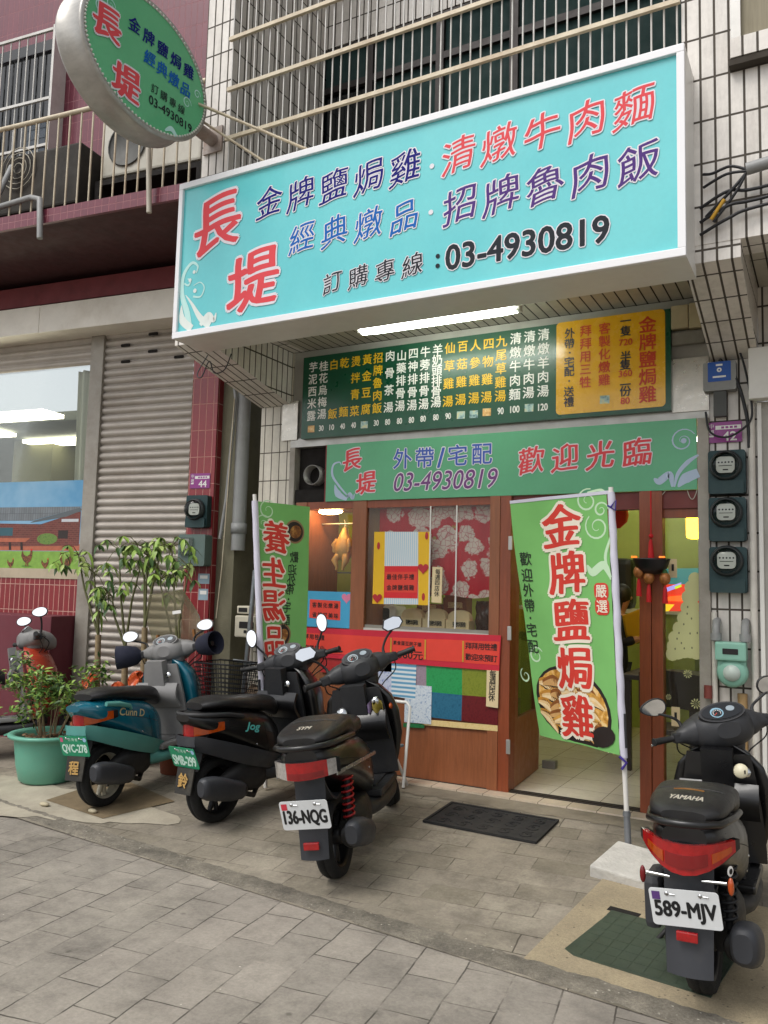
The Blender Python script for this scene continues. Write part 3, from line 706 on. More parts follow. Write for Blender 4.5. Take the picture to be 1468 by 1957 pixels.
mb.tube(pts, .02); tag(mb.make('hose', None, tuple(LM @ Vector((.1, -1.3, 4.9)))), 'pale bent hose rising behind the left end of the turquoise sign', 'hose')
# ================================================================ SIGNS
def grad_face(name, c0, c1, rough=.3):
    m, N, L, b = newmat(name); o = mixrgb(N, L, 'MIX', ramp(N, L, noise(N, L, 1.1, 3), [(.35, 0), (.65, 1)]), lin(c0), lin(c1))
    o = mixrgb(N, L, 'MULTIPLY', 1, o, ramp(N, L, noise(N, L, 30, 5, .7), [(.3, .96), (.7, 1.02)]))
    L.new(o, b.inputs['Base Color']); _in(b, 'Roughness', rough); _in(b, 'Coat Weight', .15); return m
cyan = grad_face('turquoise_sign_film', '#58c0c6', '#6acbce')
halo_w = mat('pale_halo_film', '#dcd8de', .4, var=.03)
s_red = mat('sign_red', '#dc5258', .6, var=.04, spec=.1); s_navy = mat('sign_navy', '#1e1f74', .6, var=.04, spec=.1); s_blue = mat('sign_blue', '#2263b0', .6, var=.04, spec=.1)
s_pur = mat('sign_purple', '#553a7c', .6, var=.04, spec=.1); s_grey = mat('sign_charcoal', '#2d3136', .6, var=.04, spec=.1)
s_swirl = mat('sign_pale_swirl', '#b9e3dd', .4, var=.04); s_leaf = mat('sign_leaf_white', '#dbe3dd', .4, var=.04)
Y0 = -1.4; X0, X1, Z0, Z1 = -4.127, -.63, 3.288, 4.445
t = thing('shop_sign', 'large turquoise light-box sign with red and blue brush characters above the shop', 'sign', (-2.4, Y0, Z0))
fz = FY(Y0)
mb = MB(white_metal)
mb.box(X0, X1, Y0+.008, -1.06, Z0, Z1)
mb.make('casing', t)
mb = MB(mat('white_aluminium_frame', '#e6e6e8', .4, 0, var=.02)); w = .045
mb.box(X0, X1, Y0-.022, Y0+.0075, Z0, Z0+w, bev=.004); mb.box(X0, X1, Y0-.022, Y0+.0075, Z1-w, Z1, bev=.004)
mb.box(X0, X0+w*.8, Y0-.021, Y0+.0075, Z0+w, Z1-w, bev=.003); mb.box(X1-w*.9, X1, Y0-.021, Y0+.0075, Z0+w, Z1-w, bev=.003)
mb.make('frame', t)
mb = MB(cyan); mb.box(X0+w*.8, X1-w*.9, Y0, Y0+.0072, Z0+w, Z1-w); fc = mb.make('face', t)
q = lambda u, v: XZ(u, v, Y0)
mb = MB(s_red)
B = dict(brush=1, halo=halo_w, hw=.034, wt=.004, h=.004)
cjk(mb, fz, '長', *q(415, 428), .43, s_red, **{**B, 'wt': .018}); cjk(mb, fz, '堤', *q(484, 538), .43, s_red, **{**B, 'wt': .018})
line(mb, fz, '金牌鹽焗雞', q(515, 388), q(775, 322), .218, s_navy, **B)
line(mb, fz, '清燉牛肉麵', q(877, 298), q(1212, 206), .225, s_red, **B)
line(mb, fz, '經典燉品', q(578, 456), q(773, 416), .205, s_blue, **B)
line(mb, fz, '招牌魯肉飯', q(880, 393), q(1221, 313), .225, s_pur, **B)
line(mb, fz, '訂購專線', q(636, 541), q(789, 508), .145, s_grey, **{**B, 'wt': .004})
for u, v in ((826, 318), (824, 406)): mb.flat(disc(*q(u, v), .016), fz, .004, halo_w)
for dz in (-.03, .03): mb.flat(disc(q(837, 497)[0], q(837, 499)[1]+dz, .014), fz, .004, s_grey)
a, b = q(868, 489), q(1146, 442)
run(mb, fz, '03-4930819', (a[0]+b[0])/2, (a[1]+b[1])/2, .15, s_grey, h=.004, wt=.022, width=b[0]-a[0]+.1, halo=halo_w, hw=.03)
mb.make('lettering', fc)
mb = MB(s_swirl)
xl, zl = X0+w, Z0+w
for g in (ribbon([(xl+.10, zl+.02), (xl+.07, zl+.14), (xl+.015, zl+.28), (xl+.02, zl+.42), (xl+.09, zl+.5), (xl+.15, zl+.47), (xl+.14, zl+.42)], [.05, .05, .04, .03, .022, .015, .01]),
          ribbon([(xl+.03, zl+.36), (xl+.07, zl+.34), (xl+.09, zl+.37), (xl+.06, zl+.39)], [.012, .014, .012, .008]),
          ribbon([(xl+.12, zl+.25), (xl+.19, zl+.24), (xl+.22, zl+.30), (xl+.18, zl+.345), (xl+.12, zl+.33)], [.014, .012, .01, .008, .006])):
    for r in g: mb.flat(r, fz, .0021, s_swirl)
for r in ribbon([(xl+.29, zl+.02), (xl+.2, zl+.08), (xl+.11, zl+.2), (xl+.05, zl+.27)], [.07, .045, .02, .005]): mb.flat(r, fz, .0024, s_leaf)
for r in ribbon([(xl+.12, zl+.015), (xl+.03, zl+.09), (xl+.015, zl+.2)], [.055, .06, .004]): mb.flat(r, fz, .0027, s_leaf)
for r in ribbon([(xl+.2, zl+.03), (xl+.27, zl+.09), (xl+.32, zl+.05), (xl+.34, zl+.1)], [.03, .05, .035, .006]): mb.flat(r, fz, .003, s_leaf)
for cx_, cz_, rr in ((xl+.085, zl+.375, .014), (xl+.135, zl+.29, .016), (xl+.12, zl+.43, .013)): mb.flat(disc(cx_, cz_, rr), fz, .0033, s_leaf)
mb.make('swirl_pattern', fc)

# oval projecting sign
XO, OY, OZ, OA, OB = -4.0, -1.894, 5.045, .56, .43
green_f = grad_face('green_sign_film', '#58b07c', '#63ba86')
t = thing('oval_sign', 'green oval light-box sign with red characters jutting out on a steel pole', 'sign', (XO, OY, OZ-OB))
fo = lambda a, b, h=0: (XO+h, a, b)
el = lambda s, n=64: [(OY+(OA+s)*math.cos(2*math.pi*k/n), OZ+(OB+s)*math.sin(2*math.pi*k/n)) for k in range(n)]
mb = MB(mat('dull_aluminium_drum', '#b9b6b0', .42, .5, var=.25, vs=5, stretch=(1, 1, 4), dirt=.45, dirtcol='#6f675b'))
rr = [[fo(a, b, h) for a, b in el(s)] for s, h in ((-.012, .0), (.018, .004), (.026, -.015), (.012, -.03), (.012, -.2), (.026, -.215), (.018, -.235), (-.01, -.236))]
mb.rings(rr, None, caps=False); mb.add(rr[-1], [tuple(range(64))]); mb.make('drum', t)
mb = MB(green_f); mb.flat(el(-.011), fo, -.001); fc = mb.make('face', t)
mb = MB(mat('bead_bulb', '#d6dad0', .3))
for k in range(104): a = 2*math.pi*k/104; mb.ball(fo(OY+(OA-.008)*math.cos(a), OZ+(OB-.008)*math.sin(a), .006), .0085, n=6, k=4)
mb.make('bulb', t)['kind'] = 'stuff'
mb = MB(s_red); Bo = dict(brush=.6, halo=halo_w, hw=.04, wt=.01, h=.003)
cjk(mb, fo, '長', -2.272, 5.10, .235, s_red, **{**Bo, 'wt': .03}); cjk(mb, fo, '堤', -2.085, 4.80, .235, s_red, **{**Bo, 'wt': .03})
line(mb, fo, '金牌鹽焗雞', (-2.045, 5.228), (-1.52, 5.215), .105, s_navy, **{**Bo, 'halo': None, 'wt': .016})
line(mb, fo, '經典燉品', (-1.895, 5.085), (-1.545, 5.065), .105, s_blue, **{**Bo, 'halo': None, 'wt': .016})
line(mb, fo, '訂購專線', (-1.835, 4.90), (-1.575, 4.90), .07, s_grey, **{**Bo, 'halo': None, 'wt': .004})
run(mb, fo, '03-4930819', -1.672, 4.81, .062, s_grey, wt=.016, width=.42)
mb.make('lettering', fc)
mb = MB(s_swirl)
for args in ((-2.33, 5.17, .05), (-1.52, 4.98, .045), (-2.25, 5.24, .04), (-1.42, 5.1, .035)):
    for r in swirl(*args, w=.008): mb.flat(r, fo, .001)
for r in ribbon([(-1.72, 4.67), (-1.66, 4.71), (-1.6, 4.68), (-1.55, 4.71)], [.01, .04, .03, .005]): mb.flat(r, fo, .0012)
mb.make('swirl_pattern', fc)
mb = MB(mat('rust_stained_pole', '#a8a099', .5, .4, var=.25, dirt=.7, dirtcol='#7c5236'))
mb.tube([(-4.1, -1.40, 4.93), (-4.1, -1.11, 4.93)], .05, n=18); mb.box(-4.19, -4.01, -1.122, -1.106, 4.83, 5.03); mb.make('pole', t)
mb = MB(cream_bar); mb.tube([(-4.06, -1.3, 4.98), (-3.55, -1.16, 4.60), (-3.45, -1.1, 4.52)], .01, n=6); mb.tube([(-4.02, -1.4, 5.05), (-3.2, -1.15, 4.62)], .011, n=6); mb.make('stay_rod', t)

# fluorescent tube under the soffit
t = thing('tube_light', 'lit fluorescent tube in a white batten under the tiled soffit', 'light', (-2.42, -.63, 3.45))
bt = MB(white_metal); bt.box(-3.04, -1.78, -.67, -.59, 3.50, 3.558, bev=.004); bt.box(-3.03, -1.79, -.71, -.55, 3.485, 3.50); bt.make('batten', t)
mb = MB(tube_on); mb.loft([(-3.0, -.63, 3.44, .045, .03, 2.2), (-2.9, -.63, 3.44, .055, .04, 2.2), (-1.93, -.63, 3.44, .055, .04, 2.2), (-1.83, -.63, 3.44, .045, .03, 2.2)], n=18, sub=2); mb.make('tube', t)
mb = MB(white_metal); mb.box(-3.035, -3.0, -.665, -.595, 3.41, 3.5); mb.box(-1.83, -1.79, -.665, -.595, 3.41, 3.5); mb.make('tube_holder', t)

# menu board
t = thing('menu_board', 'dark green menu board with columns of white and yellow dishes and a yellow panel', 'menu board', (-2.45, -.06, 2.79))
m_green = mat('menu_green_acrylic', '#0c4a33', .3, var=.12, vs=2, coat=.08); m_yel = mat('menu_yellow', '#e2aa1c', .25, var=.06, coat=.3)
t_yel = mat('menu_text_yellow', '#e2b51d', .35, var=.02); t_red = mat('menu_text_red', '#c43a1c', .35, var=.02); t_navy = mat('menu_text_navy', '#1d2638', .35, var=.02)
YM = -.06; fm = FY(YM); q = lambda u, v: XZ(u, v, YM)
bx = [q(581, 686), q(1283, 587), q(1281, 779), q(575, 843)]
mx0, mx1, mz0, mz1 = (bx[0][0]+bx[3][0])/2, (bx[1][0]+bx[2][0])/2, (bx[2][1]+bx[3][1])/2, (bx[0][1]+bx[1][1])/2
MB(m_green).box(mx0, mx1, YM, -.008, mz0, mz1).make('panel', t)
r1 = lambda u, v: q(540+u/3.495, 560+v/3.495); r2 = lambda u, v: q(940+u/2.78, 560+v/2.78)
yp = [r2(345, 160), r2(922, 82), r2(922, 600), r2(340, 650)]
px0, px1, pz0, pz1 = (yp[0][0]+yp[3][0])/2, (yp[1][0]+yp[2][0])/2, (yp[2][1]+yp[3][1])/2, (yp[0][1]+yp[1][1])/2
mb = MB(m_yel); mb.prism(rrect(px0, px1, pz0, pz1, .03), fm, .0, .002); ypn = mb.make('yellow_panel', t)
mb = MB(ink_white)
cols = [('芋泥西米露', (207, 497), (193, 822), 0), ('桂花烏梅湯', (277, 490), (263, 810), 0), ('白   飯', (345, 480), (335, 808), 1), ('乾   麵', (415, 468), (408, 795), 1),
        ('燙拌青菜', (492, 458), (482, 790), 1), ('黃金豆腐', (567, 445), (557, 778), 1), ('招牌魯肉飯', (640, 435), (632, 770), 1), ('肉骨茶湯', (720, 422), (708, 765), 0),
        ('山藥排骨湯', (797, 420), (785, 755), 0), ('四神排骨湯', (875, 405), (865, 750), 0), ('牛蒡排骨湯', (955, 395), (943, 742), 0), ('羊奶頭排骨湯', (1037, 380), (1025, 730), 0),
        ('仙草雞湯', (1120, 370), (1105, 725), 1), ('百菇雞湯', (1205, 358), (1190, 713), 1), ('人參雞湯', (1290, 350), (1278, 703), 1), ('四物雞湯', (1378, 340), (1362, 697), 1)]
for st, a, b, k in cols: line(mb, fm, st, r1(*a), r1(*b), .088, t_yel if k else ink_white, wt=.016)
for st, a, b, k in (('九尾草雞湯', (52, 258), (45, 548), 1), ('清燉牛肉麵', (128, 243), (122, 540), 0), ('清燉牛肉湯', (202, 233), (195, 530), 0), ('清燉羊肉湯', (276, 222), (272, 522), 0)):
    line(mb, fm, st, r2(*a), r2(*b), .088, t_yel if k else ink_white, wt=.016)
for st, u, v in (('30', 260, 903), ('10', 330, 897), ('40', 402, 890), ('40', 475, 883), ('30', 627, 868), ('80', 703, 862), ('80', 782, 855), ('80', 862, 848), ('80', 940, 840), ('80', 1025, 830), ('90', 1107, 822)):
    run(mb, fm, st, *r1(u, v), .046, ink_white, wt=.022, width=.044)
for st, u, v, w in (('90', 47, 627, .046), ('100', 123, 618, .07), ('120', 272, 606, .07)): run(mb, fm, st, *r2(u, v), .05, ink_white, wt=.022, width=w)
mb.make('lettering', t)
mb = MB(t_red); K = dict(wt=.02, h=.004)
line(mb, fm, '金牌鹽焗雞', r2(828, 170), r2(828, 540), .115, t_red, **K)
for ch, u, v in (('一', 712, 150), ('隻', 712, 203), ('半', 712, 338), ('隻', 710, 382), ('一', 710, 488), ('份', 710, 522)): cjk(mb, fm, ch, *r2(u, v), .075, t_navy, **K)
for st, u, v in (('720', 712, 262), ('360', 710, 428), ('80', 709, 573)): run(mb, fm, st, *r2(u, v), .045, t_red, h=.004, wt=.02, width=.03*len(st))
line(mb, fm, '客製化燉雞', r2(600, 190), r2(598, 463), .082, t_red, **K)
line(mb, fm, '拜拜用三牲', r2(500, 203), r2(497, 475), .082, t_red, **K)
for ch, u, v in (('外', 415, 215), ('帶', 413, 270), ('宅', 412, 368), ('配', 412, 418), ('送', 410, 525), ('禮', 410, 580)): cjk(mb, fm, ch, *r2(u, v), .074, t_navy, **K)
for u, v in ((415, 318), (412, 468)): mb.flat(disc(*r2(u, v), .007, n=10), fm, .004, t_navy)
mb.make('lettering', ypn)
def photo_mat(name, a, b, c, sc=22):
    m, N, L, bs = newmat(name); L.new(ramp(N, L, noise(N, L, sc, 3, .6), [(.3, lin(a)), (.5, lin(b)), (.66, lin(c))]), bs.inputs['Base Color']); _in(bs, 'Roughness', .4); return m
ph_blue = photo_mat('pasted_bowl_photo', '#2f5d68', '#a9c3c0', '#d8c98d'); ph_tan = photo_mat('pasted_tan_photo', '#8d5a2c', '#d9a866', '#e6cf9c')
for i, (f_, u, v, m) in enumerate(((r1, 192, 908, ph_tan), (r1, 547, 880, ph_blue), (r1, 1192, 815, ph_blue), (r1, 1278, 810, ph_blue), (r1, 1365, 796, ph_tan), (r2, 198, 610, ph_blue), (r2, 600, 566, ph_blue))):
    a, b = f_(u, v); mb = MB(m); mb.prism([(a-.033, b-.028), (a+.033, b-.03), (a+.034, b+.027), (a-.032, b+.029)], fm, .0021, .003); mb.make('price_sticker', t)

# welcome banner over the shopfront
t = thing('welcome_sign', 'light green shop banner with red welcome characters and phone number above the door', 'sign', (-2.2, -.03, 2.25))
ban_g = grad_face('light_green_banner', '#4d9d70', '#58a97c', .35)
s_lil = mat('sign_lilac', '#aebfd6', .4, var=.04); s_lblue = mat('banner_blue', '#2b51ad', .4, var=.03); s_lpur = mat('banner_purple', '#6b2e75', .4, var=.03)
YB = -.03; fb = FY(YB); q = lambda u, v: XZ(u, v, YB); r1 = lambda u, v: q(540+u/3.495, 560+v/3.495); r2 = lambda u, v: q(940+u/2.78, 560+v/2.78)
MB(ban_g).box(-3.675, -.778, YB, -.012, 2.25, 2.724).make('panel', t)
mb = MB(s_red); K = dict(h=.003, halo=halo_w, hw=.035)
cjk(mb, fb, '長', *r1(465, 1115), .185, s_red, brush=1, **{**K, 'wt': .02}); cjk(mb, fb, '堤', *r1(560, 1272), .185, s_red, brush=1, **{**K, 'wt': .02})
for ch, u, v in (('外', 803, 1110), ('帶', 950, 1103), ('宅', 1170, 1088), ('配', 1332, 1076)): cjk(mb, fb, ch, *r1(u, v), .165, s_lblue, wt=.012, **K)
run(mb, fb, '/', *r1(1060, 1100), .15, s_lblue, wt=.02, **K)
run(mb, fb, '03-4930819', *r1(1080, 1250), .145, s_lpur, wt=.004, width=.86, shear=.2, **K)
line(mb, fb, '歡迎光臨', r2(210, 893), r2(772, 850), .2, s_red, brush=.8, wt=.012, **K)
mb.make('lettering', t)
mb = MB(s_lil)
for g in (ribbon([r1(430, 1380), r1(370, 1340), r1(350, 1280)], [.02, .06, .004]), ribbon([r1(440, 1360), r1(380, 1290), r1(335, 1220), r1(340, 1150), r1(380, 1130), r1(395, 1150)], [.01, .018, .022, .018, .012, .008]), ribbon([r1(430, 1370), r1(450, 1345), r1(470, 1370), r1(482, 1340)], [.01, .035, .025, .004]),
          ribbon([r2(990, 1030), r2(1030, 985), r2(1098, 955)], [.01, .07, .06]), ribbon([r2(970, 1030), r2(990, 960), r2(1040, 900), r2(1098, 860)], [.01, .025, .03, .012]), ribbon([r2(960, 1030), r2(945, 965), r2(890, 1000), r2(862, 985)], [.012, .045, .05, .008])):
    for r in g: mb.flat(r, fb, .0018)
for r in swirl(*r2(1015, 785), .085, 1.5, .01, a0=.5): mb.flat(r, fb, .0012)
mb.flat(disc(*r2(1020, 785), .018), fb, .0022)
mb.make('swirl_pattern', t)

# house numbers
plum = mat('purple_plate_enamel', '#8e3283', .3, var=.05)
def numplate(label, n, fr, cx_, cz_, base):
    t = thing('house_number_plate', label, 'number plate', base, 'purple house number plates')
    MB(plum).prism(rrect(cx_-.105, cx_+.105, cz_-.068, cz_+.068, .006), fr, 0, .006).make('plate', t)
    mb = MB(ink_white)
    run(mb, fr, n, cx_+.03, cz_-.028, .058, ink_white, h=.0072, wt=.02, width=.085)
    mb.flat([(cx_-.055, cz_+.018), (cx_+.1, cz_+.018), (cx_+.1, cz_+.044), (cx_-.055, cz_+.044)], fr, .0068)
    for k in range(4): a = cx_-.02+.026*k; mb.flat([(a, cz_+.024), (a+.018, cz_+.024), (a+.018, cz_+.038), (a, cz_+.038)], fr, .0075, plum)
    line(mb, fr, '中壢', (cx_-.08, cz_+.042), (cx_-.08, cz_+.0), .034, ink_white, h=.0072)
    mb.flat([(cx_-.095, cz_-.03), (cx_-.066, cz_-.03), (cx_-.066, cz_-.018), (cx_-.095, cz_-.018)], fr, .0072)
    mb.make('lettering', t)
numplate('purple house number plate reading 42 above the electric meters', '42', FY(-.012), *XZ(1385, 826, -.012), (-.6, -.01, 2.6))
a, b = PL(383, 919, -.022); numplate('purple house number plate reading 44 on the red tiled column', '44', FL(-.022), a, b, tuple(LM @ Vector((a, -.02, b))))

# ================================================================ METERS, PIPES, CABLES
meter_g = mat('meter_green_steel', '#1d3b3e', .5, .2, var=.25, vs=9, dirt=.3, dirtcol='#4a4a42')
meter_gl = glass('meter_glass', (.8, .82, .8), .1)
dial_w = mat('meter_dial', '#d5d5cf', .4, var=.05)
def emeter(label, cx_, ztop, zbot, cd_, fr, group, base):
    t = thing('electric_meter', label, 'electric meter', base, group); hw = .112
    mb = MB(meter_g); mb.prism(rrect(cx_-hw, cx_+hw, zbot, ztop, .018), fr, .0, .07); mb.prism(rrect(cx_-hw+.01, cx_+hw-.01, zbot, zbot+.085, .012), fr, .07, .09); mb.make('box', t)
    O = Vector(fr(cx_-.005, cd_, .07)); ax = Vector(fr(0, 0, 1))-Vector(fr(0, 0, 0))
    MB(mat('meter_ring', '#3b3f40', .4, .4)).lathe([(.097, 0), (.1, .012), (.096, .03), (.088, .045), (.083, .046), (.08, .03)], O, ax).make('ring', t)
    d = MB(dial_w); d.prism(rrect(cx_-.06, cx_+.05, cd_-.05, cd_+.055, .028), fr, .085, .1)
    for k in range(5): d.flat(disc(cx_-.044+.02*k, cd_+.018, .006, n=8), fr, .1012, ink)
    d.flat([(cx_-.045, cd_-.006), (cx_+.035, cd_-.006), (cx_+.035, cd_-.002), (cx_-.045, cd_-.002)], fr, .1012, ink)
    d.flat([(cx_-.02, cd_-.034), (cx_+.012, cd_-.034), (cx_+.012, cd_-.026), (cx_-.02, cd_-.026)], fr, .1012, ink)
    d.make('dial', t)
    MB(meter_gl).lathe([(.083, .04), (.078, .075), (.06, .092), (.0, .098)], O, ax).make('glass_dome', t)
fM = FY(.0)
for lab, v0, v1, vc in (('topmost green electric meter in the column under number 42', 862, 945, 890), ('middle green electric meter in the column of three on the right pillar', 952, 1035, 980), ('lowest green electric meter in the column of three, above the gas meter', 1046, 1133, 1072)):
    zt, zb, zc = XZ(1390, v0, -.03)[1], XZ(1390, v1, -.03)[1], XZ(1385, vc, -.07)[1]
    emeter(lab, -.592, zt, zb, zc, fM, 'electric meters on the right pillar', (-.6, 0, zb))
a, b = PL(375, 975, -.05); emeter('grey electric meter on the red column under number 44', a+.03, b+.13, b-.16, b+.0, FL(-.02), 'electric meters on the red column', tuple(LM @ Vector((a, -.05, b-.16))))
a, b = PL(374, 1050, -.05); t = thing('meter_box', 'small pale green meter box below the grey meter on the red column', 'meter box', tuple(LM @ Vector((a, -.05, b-.15))))
mint = mat('faded_mint_enamel', '#7d9a92', .5, var=.2, dirt=.35)
fr = FL(-.02); MB(mat('grey_green_box', '#5a6d68', .5, var=.2, dirt=.3)).prism(rrect(a-.13, a+.15, b-.15, b+.13, .02), fr, 0, .11).make('box', t)
mb = MB(ink_white); mb.prism(rrect(a-.09, a-.02, b+.0, b+.09, .005), fr, .11, .113); mb.make('paper_tag', t)
MB(meter_gl).prism(rrect(a-.1, a+.03, b-.06, b+.1, .01), fr, .114, .13).make('window', t)
for k, (u, v, w, h_) in enumerate(((389, 1106, .12, .09), (388, 1136, .1, .1))):
    a, b = PL(u, v, -.025); mb = MB(mat('blue_sticker', '#93a9b8', .5, var=.2)); mb.prism([(a-w/2, b-h_/2), (a+w/2, b-h_/2), (a+w/2, b+h_/2), (a-w/2, b+h_/2)], FL(-.02), .0005, .002)
    mb.prism([(a-w/3, b), (a+w/3, b), (a+w/3, b+h_/3), (a-w/3, b+h_/3)], FL(-.02), .002, .003, ink_white)
    tag(mb.make('sticker', None, tuple(LM @ Vector((a, -.02, b)))), ('upper' if k == 0 else 'lower')+' faded blue sticker on the red column below the meter box', 'sticker', 'faded stickers on the red column')
# mint gas meter
gx, gzz = XZ(1400, 1262, -.1)
t = thing('gas_meter', 'mint green gas meter hanging between two grey pipe elbows on the right pillar', 'gas meter', (gx, -.1, gzz))
mn = mat('mint_enamel', '#83b5a2', .4, var=.1, dirt=.15)
mb = MB(mn); mb.box(gx-.095, gx+.085, -.17, -.05, gzz+.0, gzz+.115, bev=.012); mb.make('counter', t)
mb = MB(mn); mb.lathe([(.0, .0), (.085, .0), (.092, .02), (.09, .07), (.075, .09), (0, .095)], (gx, -.06, gzz-.075), (0, -1, 0)); mb.box(gx-.085, gx+.08, -.14, -.05, gzz-.09, gzz, bev=.01); mb.make('body', t)
mb = MB(mat('pale_gauge', '#b7c3bb', .4)); mb.lathe([(.0, .001), (.05, .0), (.05, -.004)], (gx, -.158, gzz-.075), (0, -1, 0)); mb.make('gauge', t)
mb = MB(ink); mb.prism(rrect(gx-.05, gx+.04, gzz+.04, gzz+.075, .004), FY(-.17), .0, .003); mb.make('readout', t)
for sx in (-.095, .075):
    mb = MB(grey_pvc); mb.tube([(gx+sx, -.1, gzz+.115), (gx+sx, -.1, gzz+.2), (gx+sx, -.07, gzz+.235), (gx+sx, -.02, gzz+.24)], .024, n=12); mb.lathe([(.034, 0), (.034, .045)], (gx+sx, -.1, gzz+.12), (0, 0, 1)); mb.make('elbow', t)
mb = MB(mat('rusty_valve', '#7d3c34', .6, var=.2)); mb.tube([(gx-.15, -.06, gzz-.25), (gx-.15, -.06, gzz-.17)], .025); mb.make('valve', t)
# white pipes on the pillar
def pipe(name, pts, r, m, label, cat='pipe', group=None):
    mb = MB(m); mb.tube(smooth(pts) if cat in ('cable', 'wire') else pts, r, n=10)
    return tag(mb.make(name, None, tuple(pts[-1])), label, cat, group)
pvcw = mat('white_pvc', '#cfcac1', .45, var=.1, dirt=.35)
pipe('water_pipe', [(-.445, -.05, 2.78), (-.445, -.05, .2)], .022, pvcw, 'white plastic pipe running down the right edge of the meter pillar')
pipe('water_pipe', [(-.68, -.045, 1.45), (-.68, -.045, .25)], .018, pvcw, 'thin white pipe running down left of the mint gas meter')
pipe('water_pipe', [(-.52, -.04, .95), (-.52, -.04, .15)], .03, mat('tan_pvc', '#a98a5e', .5, var=.2), 'tan pipe low on the pillar behind the right scooter')
bxu = XZ(1376, 722, -.05)
t = thing('junction_box', 'grey cable box with a blue label above the purple 42 plate', 'junction box', (bxu[0], -.05, bxu[1]))
MB(grey_pvc).prism(rrect(bxu[0]-.1, bxu[0]+.1, bxu[1]-.09, bxu[1]+.1, .01), FY(0), 0, .08).make('box', t)
mb = MB(mat('blue_label', '#1650a5', .4)); mb.prism(rrect(bxu[0]-.07, bxu[0]+.07, bxu[1]-.03, bxu[1]+.1, .005), FY(-.08), 0, .002)
mb.flat(disc(bxu[0], bxu[1]+.045, .015), FY(-.08), .003, ink_white); mb.flat(disc(bxu[0], bxu[1]+.045, .006), FY(-.08), .004, mat('blue_label', '#1650a5'))
for w_, zz in ((.02, .078), (.04, .0)): mb.flat([(bxu[0]-w_, bxu[1]+zz-.006), (bxu[0]+w_, bxu[1]+zz-.006), (bxu[0]+w_, bxu[1]+zz+.006), (bxu[0]-w_, bxu[1]+zz+.006)], FY(-.08), .003, ink_white)
mb.make('label', t)
mb = MB(mat('dark_grey_plug', '#4a4b4a', .6)); mb.box(bxu[0]-.04, bxu[0]+.04, -.07, -.02, bxu[1]-.26, bxu[1]-.09, bev=.006); mb.make('plug', t)
cab = mat('black_cable', '#15151a', .5)
pipe('cable', [(bxu[0]+.06, -.06, bxu[1]+.3), (bxu[0]+.14, -.08, bxu[1]+.1), (bxu[0]+.19, -.08, bxu[1]-.2), (bxu[0]+.17, -.08, bxu[1]-.32), (bxu[0]+.05, -.08, bxu[1]-.4), (bxu[0]-.06, -.07, bxu[1]-.36), (bxu[0]-.09, -.05, bxu[1]-.22)], .007, cab, 'black cable looping round the blue labelled box', 'cable')
pipe('cable', [(bxu[0]+.0, -.05, 3.1), (bxu[0]+.1, -.07, 2.95), (bxu[0]+.16, -.07, 2.7), (bxu[0]+.17, -.06, 2.5)], .011, cab, 'thick black cable hanging down beside the blue labelled box', 'cable')
for k, (z, dz) in enumerate(((3.68, .0), (3.60, .02), (3.53, .05))):
    pipe('cable', [(-.6, -1.12, z-.02), (-.45, -1.16, z+.03), (-.3, -1.15, z+.02+dz), (.3, -1.15, z+.08+dz*.5), (1.2, -1.14, z+.14), (8, -1.14, z+.3)], .009, cab, ('upper', 'middle', 'lowest')[k]+' black cable along the white tiles at the right end of the sign', 'cable', 'cables right of the turquoise sign')
t = thing('conduit', 'grey conduit ending with splayed cables right of the turquoise sign', 'conduit', (-.3, -1.17, 3.75))
mb = MB(grey_pvc); mb.tube([(-.36, -1.18, 3.80), (1.2, -1.18, 3.98), (8, -1.18, 4.4)], .033, n=14); mb.make('pipe', t)
mb = MB(cab)
mb.tube(smooth([(-.36, -1.18, 3.80), (-.44, -1.17, 3.84), (-.53, -1.15, 3.83), (-.58, -1.12, 3.85)]), .008); mb.tube(smooth([(-.36, -1.18, 3.79), (-.46, -1.17, 3.80), (-.58, -1.13, 3.77)]), .008); mb.tube(smooth([(-.36, -1.18, 3.78), (-.44, -1.17, 3.70), (-.57, -1.13, 3.60)]), .009); mb.tube(smooth([(-.36, -1.18, 3.78), (-.42, -1.17, 3.68), (-.53, -1.14, 3.56)]), .008)
mb.make('cable', t)
mb = MB(mat('yellow_tape', '#c99a2e', .5)); mb.tube([(-.47, -1.165, 3.665), (-.54, -1.145, 3.575)], .0105); mb.make('tape', t)
# tangle of wire at the left bracket
pipe('wire', [(-4.12, -1.04, 3.27), (-4.16, -1.1, 3.12), (-4.1, -1.12, 3.08), (-4.05, -1.1, 3.2), (-3.98, -1.12, 3.1), (-3.9, -1.1, 3.12), (-3.86, -1.08, 3.24)], .0045, cab, 'tangled black wire hanging under the left end of the turquoise sign', 'wire')
t = thing('weathered_switch_box', 'weathered beige switch boxes on the soffit beam by the yellow panel', 'switch box', (-.8, -.05, 3.32))
mb = MB(mat('aged_beige', '#b9ab8a', .6, var=.2)); mb.box(-.93, -.82, -.06, .0, 3.34, 3.5, bev=.005); mb.make('box', t)
mb = MB(mat('aged_beige', '#b9ab8a')); mb.box(-.815, -.72, -.07, .0, 3.33, 3.5, bev=.005); mb.make('box', t)
mb = MB(concrete); mb.box(-.93, -.72, -.05, .0, 3.23, 3.32, bev=.01); mb.make('shelf', t)
